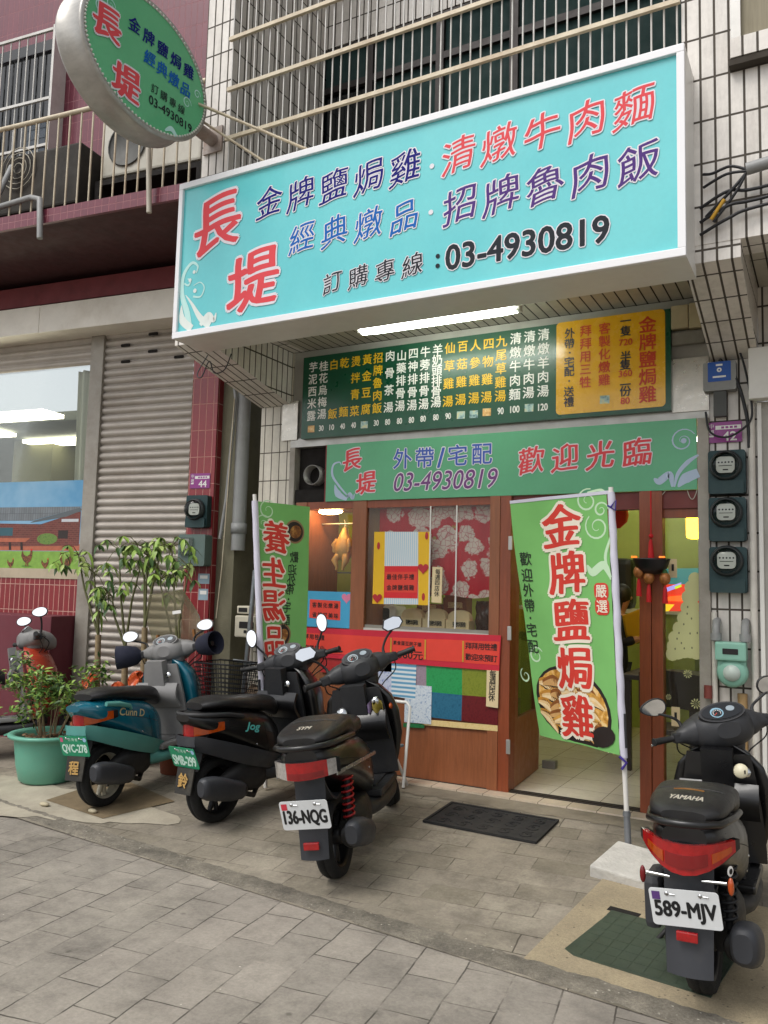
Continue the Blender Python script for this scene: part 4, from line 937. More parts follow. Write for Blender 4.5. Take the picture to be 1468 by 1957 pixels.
# ================================================================ SHOP WINDOW CONTENTS AND POSTERS
def quad(fr_y, pts, m, name, label, cat, group=None, th=.003, base_y=0):
    """flat paper stuck on the plane y = fr_y, corners given as photo points"""
    pp = [XZ(u, v, fr_y) for u, v in pts]; mb = MB(m); mb.prism(pp, FY(fr_y), 0, th)
    c = np.mean(pp, axis=0); o = mb.make(name, None, (c[0], fr_y, c[1]))
    return tag(o, label, cat, group), pp
def sub(parent, name, mb):
    """child of a one-mesh thing that sits at parent.location"""
    base = Vector(parent.location); mb.v = [tuple(Vector(q)-base) for q in mb.v]
    return mb.make(name, parent, None, local=True)
z3 = lambda u, v: (440+u/2.7185, 920+v/2.7185)
# yellow poster
yy = -.008; fp = FY(yy)
o, pp = quad(yy, [z3(740, 636), z3(1032, 644), z3(1037, 262), z3(750, 262)], paper_yel, 'gift_poster', 'yellow poster with blue stripes and red note taped inside the window', 'poster')
w_ = lambda u, v: XZ(*z3(u, v), yy)
stripe_m, N, L, b = newmat('blue_striped_paper'); tc = N.new('ShaderNodeTexCoord'); wv = N.new('ShaderNodeTexWave'); wv.bands_direction = 'X'; _in(wv, 'Scale', 17.5); _in(wv, 'Distortion', .3); L.new(tc.outputs['Object'], wv.inputs['Vector'])
L.new(ramp(N, L, wv.outputs['Fac'], [(.3, lin('#e3e4e2')), (.45, lin('#8fb4cc')), (.75, lin('#b9cfdb'))]), b.inputs['Base Color'])
mb = MB(stripe_m); mb.prism([w_(800, 638), w_(978, 640), w_(978, 262), w_(806, 262)], fp, .003, .005); sub(o, 'striped_paper', mb)
mb = MB(paper_red); mb.prism([w_(800, 605), w_(976, 608), w_(978, 440), w_(804, 440)], fp, .005, .007); n_ = sub(o, 'red_note', mb)
mb = MB(paper_red2); mb.prism([w_(805, 575), w_(972, 578), w_(974, 470), w_(808, 470)], fp, .007, .0078)
K = dict(h=.0088, wt=.02)
line(mb, fp, '最佳伴手禮', w_(828, 497), w_(945, 497), .044, ink, **K); line(mb, fp, '金牌鹽焗雞', w_(828, 553), w_(945, 553), .044, ink, **K)
sub(o, 'lettering', mb)
heart = [(16*math.sin(t)**3/16, (13*math.cos(t)-5*math.cos(2*t)-2*math.cos(3*t)-math.cos(4*t))/16) for t in [2*math.pi*k/28 for k in range(28)]]
heart = heart[::-1]
for (u, v), s in (((1005, 452), .045), ((767, 606), .042)): c = w_(u, v); mb = MB(mat('dark_red_heart', '#b5202a', .5)); mb.prism([(c[0]+x*s, c[1]+z*s) for x, z in heart], fp, .008, .01); sub(o, 'paper_heart', mb)
for (u, v) in ((772, 335), (1005, 600), (1022, 283)): c = w_(u, v); mb = MB(mat('dark_red_heart', '#b5202a')); mb.prism(disc(c[0], c[1], .014, .03, 10), fp, .0031, .005); sub(o, 'paper_petal', mb)
# blue poster
o, pp = quad(-.012, [z3(378, 752), z3(628, 764), z3(636, 576), z3(378, 568)], paper_blue, 'soup_poster', 'sky blue poster with a red note and pink heart under the hanging chicken', 'poster')
w_ = lambda u, v: XZ(*z3(u, v), -.012); fp = FY(-.012)
mb = MB(paper_red2); mb.prism([w_(412, 708), w_(572, 722), w_(574, 622), w_(416, 612)], fp, .003, .005)
K = dict(h=.0062, wt=.02)
line(mb, fp, '客製化燉湯', w_(440, 642), w_(552, 648), .043, ink, **K); line(mb, fp, '省錢又美味', w_(440, 692), w_(552, 700), .043, ink, **K); sub(o, 'red_note', mb)
mb = MB(mat('pink_heart', '#d77a9a', .5)); c = w_(606, 606); mb.prism([(c[0]+x*.045, c[1]+z*.045) for x, z in heart], fp, .003, .005); sub(o, 'paper_heart', mb)
# red notice strips along the front
YR = -.04; fp = FY(YR); w_ = lambda u, v: XZ(*z3(u, v), YR)
o, pp = quad(YR, [z3(352, 905), z3(1398, 985), z3(1408, 800), z3(352, 757)], mat('crimson_paper', '#c81f36', .6, var=.06), 'notice_banner', 'long crimson paper banner with red notes across the window front', 'banner', th=.004)
mb = MB(paper_red2); K = dict(h=.0068, wt=.02)
for a in (((352, 880), (500, 892), (500, 792), (352, 785)), ((500, 892), (832, 915), (832, 810), (500, 792)), ((845, 915), (1012, 925), (1012, 818), (845, 810)), ((1022, 928), (1208, 940), (1208, 825), (1022, 818)), ((1216, 942), (1396, 955), (1402, 832), (1216, 826))):
    mb.prism([w_(*p) for p in a], fp, .004, .0055)
line(mb, fp, '拜拜用牲禮', w_(372, 802), w_(480, 812), .043, ink, **K); line(mb, fp, '歡迎預訂中', w_(372, 862), w_(480, 868), .043, ink, **K)
line(mb, fp, '素食蛋豆胖子頭', w_(858, 838), w_(985, 848), .033, ink, **K)
run(mb, fp, '380元', *w_(938, 903), .06, ink, width=.21, **K)
line(mb, fp, '拜拜用牲禮', w_(1240, 855), w_(1372, 862), .05, ink, **K); line(mb, fp, '歡迎來預訂', w_(1240, 912), w_(1372, 922), .05, ink, **K)
sub(o, 'red_note', mb)
mb = MB(mat('yellow_tape', '#c99a2e'))
for u, a, b_ in ((838, 812, 912), (1016, 822, 925), (1212, 828, 938)): p0, p1 = w_(u, a), w_(u, b_); mb.prism([(p0[0]-.006, p1[1]), (p0[0]+.006, p1[1]), (p0[0]+.006, p0[1]), (p0[0]-.006, p0[1])], fp, .0056, .0062)
sub(o, 'tape', mb)
# patchwork of coloured papers below
YQ = -.028
def blotch(name, a, b): return photo_mat(name, a, b, a, 30)
pat = [((700, 935), (842, 945), (842, 1140), (700, 1120), photo_mat('lilac_print_paper', '#b9bfd6', '#c9cfe0', '#8d9bc4', 40), 'pale lilac printed paper beside the striped sheet'),
       ((1020, 955), (1206, 972), (1206, 1110), (1020, 1092), blotch('green_paper', '#1d8a46', '#2a9a55'), 'bright green square of paper below the red banner'),
       ((1206, 972), (1398, 985), (1394, 1125), (1206, 1110), blotch('olive_paper', '#6e7a1e', '#838c2c'), 'olive green square of paper below the red banner'),
       ((1045, 1094), (1206, 1110), (1202, 1244), (1045, 1226), blotch('petrol_paper', '#1c5a78', '#2c6c88'), 'petrol blue square of paper beside the maroon one'),
       ((1206, 1110), (1394, 1125), (1390, 1268), (1202, 1244), blotch('maroon_paper', '#5a1418', '#6b1c20'), 'dark maroon square of paper at the lower right of the patchwork'),
       ((968, 950), (1020, 955), (1020, 1068), (968, 1062), blotch('mauve_paper', '#8e7a88', '#9d8b97'), 'narrow mauve paper strip beside the green square'),
       ((740, 925), (842, 932), (842, 990), (740, 985), blotch('orange_paper', '#b97a24', '#c48a3a'), 'small orange paper peeping under the red banner'),
       ((470, 915), (600, 925), (600, 1000), (470, 990), blotch('red_scrap_paper', '#a32626', '#b53030'), 'red paper scrap behind the middle scooter'),
       ((1000, 1235), (1390, 1268), (1390, 1298), (1000, 1265), blotch('cream_edge_paper', '#d9bd7c', '#e2c98f'), 'cream paper edging strip at the foot of the patchwork'),
       ((900, 1255), (1010, 1262), (1008, 1282), (900, 1276), blotch('green_edge_paper', '#1d6a3a', '#2a7a45'), 'small dark green paper edge under the speckled sheet')]
for i, (a, b_, c, d, m, lab) in enumerate(pat): quad(YQ, [z3(*d), z3(*c), z3(*b_), z3(*a)], m, 'coloured_paper', lab, 'paper', 'coloured papers pasted under the window')
stripe_h, N, L, b = newmat('blue_cross_striped_paper'); tc = N.new('ShaderNodeTexCoord'); wv = N.new('ShaderNodeTexWave'); wv.bands_direction = 'Z'; _in(wv, 'Scale', 9.5); _in(wv, 'Distortion', .3); L.new(tc.outputs['Object'], wv.inputs['Vector'])
L.new(ramp(N, L, wv.outputs['Fac'], [(.35, lin('#dfe3e4')), (.5, lin('#9cc3d8')), (.8, lin('#5e9cbf'))]), b.inputs['Base Color'])
quad(YQ-.004, [z3(838, 1115), z3(962, 1135), z3(968, 950), z3(840, 945)], stripe_h, 'coloured_paper', 'blue and white striped sheet below the red banner', 'paper', 'coloured papers pasted under the window')
quad(YQ-.005, [z3(905, 1250), z3(1044, 1262), z3(1048, 1065), z3(965, 1058), z3(962, 1135), z3(908, 1128)], photo_mat('speckled_paper', '#b9c9d8', '#d6dde2', '#8fa8c4', 45), 'coloured_paper', 'pale blue speckled sheet overlapping the striped one', 'paper', 'coloured papers pasted under the window')
# closed on Thursdays slips
def slip(y, pts, c0, c1, label, s):
    o, pp = quad(y, pts, paper_cream, 'closing_day_slip', label, 'notice', 'closing day paper slips'); mb = MB(ink)
    line(mb, FY(y), '每週四店休', XZ(*c0, y), XZ(*c1, y), s, ink, h=.0042, wt=.016); sub(o, 'lettering', mb)
slip(-.009, [z3(1046, 628), z3(1098, 632), z3(1104, 446), z3(1052, 444)], z3(1080, 470), z3(1074, 585), 'cream slip with brush writing taped inside the window beside the yellow poster', .042)
slip(-.046, [z3(1330, 1168), z3(1392, 1178), z3(1396, 985), z3(1334, 980)], z3(1366, 1000), z3(1360, 1125), 'cream slip with brush writing below the crimson banner', .05)
# floral curtain
m_fl, N, L, b = newmat('red_floral_cloth'); tc = N.new('ShaderNodeTexCoord')
v1 = N.new('ShaderNodeTexVoronoi'); _in(v1, 'Scale', 6.8); L.new(tc.outputs['UV'], v1.inputs['Vector'])
v2 = N.new('ShaderNodeTexVoronoi'); v2.feature = 'DISTANCE_TO_EDGE'; _in(v2, 'Scale', 26); L.new(tc.outputs['UV'], v2.inputs['Vector'])
v3 = N.new('ShaderNodeTexVoronoi'); _in(v3, 'Scale', 11); L.new(tc.outputs['UV'], v3.inputs['Vector'])
dd = N.new('ShaderNodeMath'); dd.operation = 'MULTIPLY_ADD'; L.new(noise(N, L, 16, 3, coord='UV'), dd.inputs[0]); dd.inputs[1].default_value = .5; L.new(v1.outputs['Distance'], dd.inputs[2])
flower = ramp(N, L, dd.outputs[0], [(.78, 1), (.84, 0)])
pet = mixrgb(N, L, 'MIX', ramp(N, L, v2.outputs['Distance'], [(.0, 1), (.07, 0)]), lin('#ead2ca'), lin('#c9606a'))
small = ramp(N, L, v3.outputs['Distance'], [(.16, 1), (.2, 0)])
gate = ramp(N, L, noise(N, L, 6, 2, coord='UV'), [(.52, 0), (.56, 1)])
o_ = mixrgb(N, L, 'MIX', mixrgb(N, L, 'MULTIPLY', 1, small, gate), lin('#cc1a30'), lin('#b89a4a'))
L.new(mixrgb(N, L, 'MIX', flower, o_, pet), b.inputs['Base Color']); _in(b, 'Roughness', .9)
cx0, cx1 = -3.24, -2.2
mb = MB(m_fl); mb.sheet(lambda u, v: (cx0+(cx1-cx0)*u, .12+.012*math.sin(u*22)+.006*math.sin(u*51), 2.19-(.74-.1*u*u+.03*math.sin(u*9))*v), 60, 8, .003)
tag(mb.make('floral_curtain', None, (-2.7, .12, 2.19)), 'red curtain with big white flowers hanging in the shop window', 'curtain')
# boxes and bags on the sill
kraft = mat('kraft_card', '#dcc197', .75, var=.1)
def giftbox(u, v0, v1, uw, y, label):
    xa, za = XZ(u-uw, v1, y); xb, zb = XZ(u+uw, v0, y); x = (xa+xb)/2; hw = (xb-xa)/2; z0 = 1.236; zt = zb
    t = thing('gift_box', label, 'box', (x, y, z0), 'kraft paper gift boxes on the window sill'); zm = z0+(zt-z0)*.52
    MB(kraft).box(x-hw, x+hw, y, y+.12, z0, zm).make('body', t)
    mb = MB(kraft); ar = [(x+hw*.97*math.cos(math.pi*k/12), zm+(zt-zm)*math.sin(math.pi*k/12)**.8) for k in range(13)]
    for yy_, in ((.03,), (.06,), (.09,)): mb.prism(ar, FY(y+yy_), 0, .003)
    mb.make('handle_flap', t)
    mb = MB(ink); line(mb, FY(y), '鹽焗雞', (x-hw*.2, z0+.05), (x+hw*.55, z0+.05), .04, ink, h=.002, wt=.02) if uw > 5 else None
    mb.make('lettering', t) if mb.v else None
giftbox(784, 1163, 1200, 21.5, .16, 'leftmost of the three round topped kraft gift boxes on the window sill')
giftbox(829, 1164, 1202, 21.5, .16, 'middle one of the three round topped kraft gift boxes on the window sill')
giftbox(874, 1167, 1205, 22.5, .16, 'rightmost of the three round topped kraft gift boxes on the window sill')
brownp = mat('brown_bag_paper', '#8a5540', .7, var=.2)
for k, (u0, u1, v0, v1, lab) in enumerate(((796, 842, 1155, 1168, 'low brown paper parcel behind the middle gift box'), (846, 892, 1143, 1170, 'lower brown paper bag with pale lettering behind the gift boxes'), (850, 893, 1116, 1143, 'upper brown paper bag with pale lettering behind the gift boxes'))):
    (xa, zb), (xb, zt) = XZ(u0, v1, .38), XZ(u1, v0, .38); t = thing('paper_bag', lab, 'paper bag', (xa, .38, zb), 'brown paper bags behind the gift boxes')
    mb = MB(brownp); mb.box(xa, xb, .38, .5, 1.236 if k < 2 else zb, zt, bev=.008); mb.make('bag', t)
    mb = MB(paper_cream); line(mb, FY(.38), '鹽焗雞', ((xa*2+xb)/3, (zb+zt)/2), ((xa+xb*2.6)/3.6, (zb+zt)/2), .05, paper_cream, h=.002, wt=.02); mb.make('lettering', t)
(xa, zb), (xb, zt) = XZ(712, 1202, .3), XZ(757, 1158, .3)
t = thing('rice_cooker', 'white rounded appliance with dark front behind the yellow poster', 'appliance', (xa, .3, 1.24))
MB(white_metal).box(xa, xb, .3, .5, 1.236, zt, bev=.03).make('body', t)
mb = MB(dark); mb.prism(rrect(xa+.03, xb-.06, 1.29, zt-.02, .02), FY(.3), 0, .003); mb.make('panel', t)
rng = random.Random(11)
(xa, zb), (xb, zt) = XZ(905, 1200, .25), XZ(942, 1150, .25)
mb = MB(mat('dark_snack_bag', '#4a2a22', .3, var=.5, vs=40)); mb.sheet(lambda u, v: (xa+(xb-xa)*u, .3-.06*math.sin(math.pi*u)*math.sin(math.pi*v)+.012*math.sin(19*u+13*v), 1.236+(zt-1.236)*v), 12, 12, .01)
tag(mb.make('snack_bag', None, (xa, .3, 1.236)), 'crinkled dark snack bag at the right end of the window sill', 'bag')
# chicken in the display
chk = mat('roast_chicken_skin', '#d3a052', .38, var=.35, vs=14, bmp=.3, bs=60, coat=.3)
cx_, cz_ = XZ(658, 1043, .22)
t = thing('hanging_chicken', 'golden salt baked chicken hanging in the lit display case', 'chicken', (cx_, .22, cz_-.13))
mb = MB(chk)
mb.loft([(cz_-.12, cx_, .22, .035, .035), (cz_-.08, cx_, .22, .066, .06), (cz_-.02, cx_, .22, .075, .068), (cz_+.05, cx_, .22, .06, .055), (cz_+.1, cx_, .22, .035, .034), (cz_+.15, cx_+.005, .22, .018, .018)], axis='z', n=16, caps=True)
mb.make('body', t)
for s in (-1, 1):
    mb = MB(chk); mb.tube([(cx_+s*.055, .2, cz_+.05), (cx_+s*.085, .18, cz_+.0), (cx_+s*.07, .17, cz_-.05), (cx_+s*.075, .17, cz_+.01)], [.02, .022, .015, .01], n=10); mb.make('wing', t)
    mb = MB(chk); mb.tube([(cx_+s*.035, .19, cz_-.08), (cx_+s*.055, .16, cz_-.13), (cx_+s*.03, .16, cz_-.185), (cx_+s*.032, .155, cz_-.21)], [.032, .03, .013, .011], n=10); mb.make('leg', t)
mb = MB(alu); mb.tube([(cx_, .22, cz_+.15), (cx_, .22, cz_+.22), (cx_+.012, .22, 2.06), (cx_, .22, 2.09)], .004, n=6); mb.make('hook', t)
zr = XZ(640, 1000, .22)[1]
mb = MB(alu); mb.tube([(-3.86, .22, 2.085), (-3.42, .22, 2.085)], .008); tag(mb.make('hanging_rod', None, (-3.6, .22, 2.08)), 'steel rod carrying the chicken in the display case', 'rod')
zs = XZ(640, 1085, .22)[1]
mb = MB(mat('smoked_glass_shelf', '#3a3a3f', .1, var=.05)); mb.box(-3.62, -3.43, .1, .4, cz_-.235, cz_-.225); tag(mb.make('glass_shelf', None, (-3.5, .2, zs)), 'small dark glass shelf under the hanging chicken', 'shelf')
t = thing('display_lamp', 'warm oval lamp glowing at the top of the chicken display', 'lamp', (-3.68, .12, 2.1))
mb = MB(emit('warm_lamp', '#ffca80', 28)); a, b = XZ(632, 978, .1); mb.ball((a, .1, b), (.12, .05, .024)); mb.make('bulb', t)
mb = MB(white_metal); mb.box(a-.15, a+.15, .05, .16, b+.026, 2.19); mb.make('housing', t)

# ================================================================ INSIDE THE SHOP
for i, (x, y) in enumerate(((-2.4, .8), (-1.5, 1.9), (-1.7, 4.0))):
    t = thing('ceiling_light', 'fluorescent ceiling tube '+('nearest the shop door', 'over the middle of the dining room', 'near the back wall of the shop')[i], 'light', (x, y, 2.93), 'ceiling tubes inside the shop')
    MB(white_metal).box(x-.62, x+.62, y-.06, y+.06, 2.95, 3.0).make('batten', t)
    mb = MB(emit('indoor_tube', '#f6f5e0', 22)); mb.tube([(x-.6, y, 2.93), (x+.6, y, 2.93)], .016); mb.make('tube', t)
t = thing('lantern_lamp', 'glowing yellow square lantern hanging behind the door glass', 'lantern', (-1.02, 1.7, 2.05))
a = P(1337, 1000, y=1.7); mb = MB(emit('yellow_lantern', '#ffc637', 5)); mb.box(a[0]-.1, a[0]+.1, 1.62, 1.8, a[2]-.13, a[2]+.13, bev=.02); mb.make('shade', t)
mb = MB(ink); mb.tube([(a[0], 1.7, a[2]+.13), (a[0], 1.7, 3.0)], .006); mb.make('cord', t)
t = thing('red_lantern', 'red paper lantern half hidden behind the right banner flag', 'lantern', (-1.45, .8, 2.1))
a = P(1183, 985, y=.8); mb = MB(paper_red); mb.lathe([(.03, -.1), (.085, -.05), (.095, 0), (.085, .05), (.03, .1)], (a[0]-.02, .8, a[2]), (0, 0, 1), n=12); mb.make('body', t)
mb = MB(mat('gold_trim', '#c79a3a', .4, .5)); mb.lathe([(.03, .1), (.032, .12), (.0, .12)], (a[0]-.02, .8, a[2]), (0, 0, 1)); mb.tube([(a[0]-.02, .8, a[2]+.12), (a[0]-.02, .8, 3.0)], .004); mb.make('cap', t)
# hanging bowl ornament in front of the door post
bw = P(1245, 1065, y=-.09); bx_, bz_ = bw[0], bw[2]
t = thing('bowl_ornament', 'black half bowl ornament with red tassels hanging on the door post', 'ornament', (bx_, -.09, bz_-.3))
mb = MB(mat('black_lacquer', '#16121a', .35)); mb.lathe([(.0, -.11), (.06, -.098), (.1, -.06), (.118, -.01), (.121, .0), (.112, .0), (.09, -.05), (0, -.09)], (bx_, -.09, bz_-.01), (0, 0, 1)); mb.make('bowl', t)
redc = mat('red_cord', '#c4151c', .7)
mb = MB(redc); mb.tube([(bx_, -.1, bz_-.01), (bx_-.003, -.1, bz_+.1), (bx_, -.1, bz_+.12)], [.022, .012, .006]); mb.ball((bx_, -.1, bz_+.14), .016); mb.tube([(bx_, -.1, bz_+.15), (bx_, -.1, 2.24)], .005); mb.make('red_tassel', t)
mb = MB(emit('ember_led', '#ff6a20', 1.5)); mb.box(bx_-.105, bx_-.07, -.21, -.2, bz_-.008, bz_+.002); mb.box(bx_+.07, bx_+.105, -.21, -.2, bz_-.008, bz_+.002); mb.make('lamp', t)
for k, (u, v) in enumerate(((1221, 1093), (1240, 1104), (1271, 1106))):
    c = P(u, v, y=-.12); mb = MB(mat('pineapple_gold', '#b0703a', .4, .2, var=.5, vs=60)); mb.ball((c[0], -.12, c[2]), (.036, .036, .042), n=12)
    o = mb.make('charm', t)
    mb = MB(mat('charm_leaf', '#2f5a2a', .6)); mb.lathe([(.02, .0), (.012, .02), (.0, .025)], (c[0], -.12, c[2]+.036), (0, 0, 1), n=8); mb.tube([(c[0], -.12, c[2]+.05), (c[0]*.6+bx_*.4, -.11, bz_-.02)], .002, n=4); mb.make('stalk', o)
    mb = MB(redc); mb.tube([(c[0], -.12, c[2]-.042), (c[0], -.12, c[2]-.07), (c[0], -.12, c[2]-.16)], [.006, .013, .018]); mb.make('tassel', o)
mb = MB(mat('clear_wire', '#b9b2a2', .4))
for a_, b_, s in ((-1.14, -.98, .055), (-.84, -.78, .06)):
    mb.tube([(a_+(b_-a_)*k/8, -.02, 2.245-s*4*(k/8)*(1-k/8)) for k in range(9)], .003, n=5)
tag(mb.make('fairy_wire', None, (-1, -.02, 2.2)), 'thin pale wire drooping across the top of the shop door', 'wire')
# things stuck on the door glass
pale = mat('pale_yellow_vinyl', '#cdcc93', .6, var=.05); YG = .027; fg = FY(YG); w_ = lambda u, v: XZ(1170+u/5.434, 940+v/5.434, YG)
t = thing('tree_sticker', 'pale yellow scalloped christmas tree sticker on the door glass', 'sticker', (-.86, YG, 1.3))
mb = MB(pale); rows = [(905, 860, 1), (985, 850, 2), (1080, 850, 2.6), (1190, 840, 3.4), (1290, 835, 4), (1390, 820, 4.8), (1480, 805, 5.6), (1570, 790, 6.4), (1650, 780, 6.4)]
hh = .0
for v, uc, n in rows:
    k = int(round(n))
    for i in range(k):
        u = uc+(i-(k-1)/2)*62; c = w_(u, v+14*abs(i-(k-1)/2)); hh += .00004
        if c[0] < -.785: mb.prism(disc(c[0], c[1], .042, .045, 12), fg, hh, hh+.001)
mb.make('vinyl', t)
mb = MB(mat('vinyl_mark', '#77795a', .6)); rng = random.Random(2)
for u, v in ((785, 1195), (780, 1265), (825, 1315), (745, 1375), (695, 1465), (675, 1525), (720, 1570), (655, 1630), (750, 1625), (830, 1620), (895, 1580), (810, 1470), (885, 1465)):
    c = w_(u, v)
    if c[0] < -.79: mb.prism(disc(c[0], c[1], .005, .008, 6), fg, hh+.0015, hh+.002)
mb.make('mark', t)
for k, (u, v, r) in enumerate(((785, 1890, .03), (585, 2130, .02), (870, 2200, .035))):
    c = w_(u, v); mb = MB(pale)
    for j in range(10): a = 2*math.pi*j/10; mb.prism([(c[0]+r*.25*math.cos(a), c[1]+r*.25*math.sin(a)), (c[0]+r*.8*math.cos(a-.16), c[1]+r*.8*math.sin(a-.16)), (c[0]+r*math.cos(a), c[1]+r*math.sin(a)), (c[0]+r*.8*math.cos(a+.16), c[1]+r*.8*math.sin(a+.16))], fg, 0, .001)
    mb.prism(disc(c[0], c[1], r*.25, n=10), fg, .0012, .002, mat('vinyl_mark', '#77795a'))
    tag(mb.make('flower_sticker', None, (c[0], YG, c[1])), ('daisy sticker of pale yellow just below the tree sticker', 'tiny daisy sticker low on the left of the door glass', 'largest daisy sticker near the right edge of the door glass')[k], 'sticker', 'daisy stickers on the door glass')
for k, (u, v) in enumerate(((630, 790), (660, 2330))):
    c = w_(u, v); mb = MB(paper_cream); mb.prism(rrect(c[0]-.027, c[0]+.027, c[1]-.065, c[1]+.06, .004), fg, 0, .001); mb.flat([(c[0]-.008, c[1]-.02), (c[0]+.008, c[1]-.02), (c[0]+.008, c[1]+.025), (c[0]-.008, c[1]+.025)], fg, .0016, ink)
    tag(mb.make('opening_slip', None, (c[0], YG, c[1])), ('small cream slip on the door glass above the tree sticker', 'small cream slip low on the door glass')[k], 'notice', 'cream slips on the door glass')
# colourful poster, its glow added by emission, and counter behind the glass
t = thing('glowing_poster', 'bright coloured poster of red and yellow with added glow behind the door glass', 'screen', (-1.25, 1.9, 1.5))
sc_y = 1.9; fs_ = FY(sc_y); w2 = lambda u, v: XZ(1170+u/5.434, 940+v/5.434, sc_y)
mb = MB(emit('poster_glow_red', '#d63a22', .7)); mb.prism([w2(440, 1240), w2(1000, 1240), w2(1000, 960), w2(440, 960)], fs_, 0, .01); mb.make('panel', t)
mb = MB(emit('poster_glow_teal', '#3f7f88', .5)); mb.prism([w2(440, 960), w2(1000, 960), w2(1000, 790), w2(440, 800)], fs_, 0, .01)
mb.prism([w2(440, 1040), w2(720, 940), w2(720, 985), w2(440, 1085)], fs_, .011, .013, emit('poster_glow_lilac', '#9a8fe0', .8)); mb.prism([w2(440, 1240), w2(590, 1240), w2(650, 1170), w2(440, 1160)], fs_, .011, .013, emit('poster_glow_yellow', '#e8c02a', .8)); mb.prism([w2(520, 1130), w2(760, 1140), w2(730, 1075), w2(600, 1085)], fs_, .014, .016, emit('poster_glow_orange', '#ff6a2a', .8)); mb.prism([w2(650, 985), w2(720, 960), w2(725, 985), w2(660, 1010)], fs_, .014, .016, emit('poster_glow_lime', '#b4d02a', .8))
mb.make('picture', t)
t = thing('dining_table', 'dark dining table inside the shop behind the door glass', 'table', (-1.4, 1.5, ZT))
dkw = mat('dark_table_wood', '#2a1d17', .4, var=.2)
MB(dkw).box(-1.55, -.95, 1.2, 2.0, .86, .9, bev=.006).make('tabletop', t)
for x, y in ((-1.5, 1.25), (-1.0, 1.25), (-1.5, 1.95), (-1.0, 1.95)): MB(dkw).box(x-.025, x+.025, y-.025, y+.025, ZT+.012, .86).make('leg', t)
t = thing('dining_chair', 'dark chair with curved backrest behind the glass beside the door', 'chair', (-1.05, .65, ZT))
mb = MB(dkw); mb.sheet(lambda u, v: (-1.28+.42*u, .62-.05*math.sin(math.pi*u), .72+.26*v+.03*math.sin(math.pi*u)), 10, 4, .03); mb.make('backrest', t)
MB(dkw).box(-1.27, -.87, .62, 1.02, .54, .58, bev=.01).make('seat', t)
for x in (-1.25, -.89):
    for y in (.64, 1.0): MB(dkw).box(x-.02, x+.02, y-.02, y+.02, ZT+.012, .54).make('leg', t)
t = thing('service_counter', 'pale green counter across the back of the shop', 'counter', (-2.2, 3.6, ZT))
MB(mat('green_counter', '#9aa852', .6)).box(-3.2, -1.3, 3.5, 4.0, ZT+.012, 1.35).make('body', t); MB(white_metal).box(-3.25, -1.25, 3.45, 4.05, 1.35, 1.39).make('tabletop', t)
a = P(1192, 1090, y=3.6); t = thing('dark_appliance', 'black rounded machine standing on the back counter', 'machine', (a[0], 3.6, 1.39)); MB(mat('black_plastic_machine', '#141414', .4)).box(a[0]-.22, a[0]+.1, 3.55, 3.85, 1.39, 1.95, bev=.07).make('body', t)  # stand-in appliance for an unclear dark shape
MB(alu).box(a[0]-.16, a[0]+.04, 3.53, 3.56, 1.45, 1.5).make('tray', t)
# interior of the neighbour shop: none needed beyond its walls
mb = MB(mat('grey_metal_block', '#9c9a96', .4, .5, var=.2)); c = G_ = P(1050, 1468, z=ZT+.012)
mb.box(c[0]-.055, c[0]+.055, c[1]-.03, c[1]+.05, ZT+.012, ZT+.075, bev=.006); t = tag(mb.make('door_stop', None, (c[0], c[1], ZT)), 'small silver block holding the wooden door leaf open', 'door stop')

# person inside the doorway
px_, py_ = -1.93, 2.6
t = thing('person', 'person with dark hair in dark clothes reading a yellow folder inside the doorway', 'person', (px_, py_, ZT))
def skin(name, joints, edges, m, parent, sub=2):
    me = bpy.data.meshes.new(name); base = Vector(parent['W'][:])
    me.from_pydata([Vector(j[:3])-base for j in joints], edges, []); o = bpy.data.objects.new(name, me); COL.objects.link(o)
    md = o.modifiers.new('s', 'SKIN'); md.use_smooth_shade = True
    for i, j in enumerate(joints):
        sv = me.skin_vertices[0].data[i]; r = j[3]; sv.radius = r if isinstance(r, tuple) else (r, r); sv.use_root = i == 0
    o.modifiers.new('d', 'SUBSURF').levels = sub; o.modifiers['d'].render_levels = sub
    dg = bpy.context.evaluated_depsgraph_get(); nm = bpy.data.meshes.new_from_object(o.evaluated_get(dg)); o.modifiers.clear(); o.data = nm; bpy.data.meshes.remove(me)
    nm.materials.clear(); nm.materials.append(m); o.parent = parent; return o
skin_m = mat('skin_tone', '#b98a6e', .55, var=.06)
cl = mat('dark_jacket', '#1b1a1f', .85, var=.3); tr = mat('dark_trousers', '#15161c', .85, var=.2)
zf = ZT+.012; ex = lambda a, b, z: (px_+a, py_+b, zf+z)
J = [(*ex(0, 0, .74), (.1, .08)), (*ex(.0, .0, .95), (.125, .09)), (*ex(.03, -.01, 1.14), (.15, .095)), (*ex(.06, -.02, 1.24), (.06, .055)), (*ex(.09, -.03, 1.3), .05), (*ex(.1, -.035, 1.39), (.082, .09)), (*ex(.1, -.035, 1.46), (.06, .065)),
     (*ex(.07, -.17, 1.17), .055), (*ex(.12, -.21, .95), .042), (*ex(.28, -.16, 1.0), .032), (*ex(.03, .16, 1.17), .055), (*ex(.1, .2, .95), .042), (*ex(.28, .1, 1.0), .032),
     (*ex(0, -.09, .68), .07), (*ex(.02, -.09, .4), .05), (*ex(-.01, -.09, .08), .04), (*ex(.11, -.1, .03), .035), (*ex(0, .09, .68), .07), (*ex(.02, .09, .4), .05), (*ex(-.01, .09, .08), .04), (*ex(.11, .1, .03), .035)]
bd = skin('body', J, [(0, 1), (1, 2), (2, 3), (3, 4), (4, 5), (5, 6), (2, 7), (7, 8), (8, 9), (2, 10), (10, 11), (11, 12), (0, 13), (13, 14), (14, 15), (15, 16), (0, 17), (17, 18), (18, 19), (19, 20)], skin_m, t)
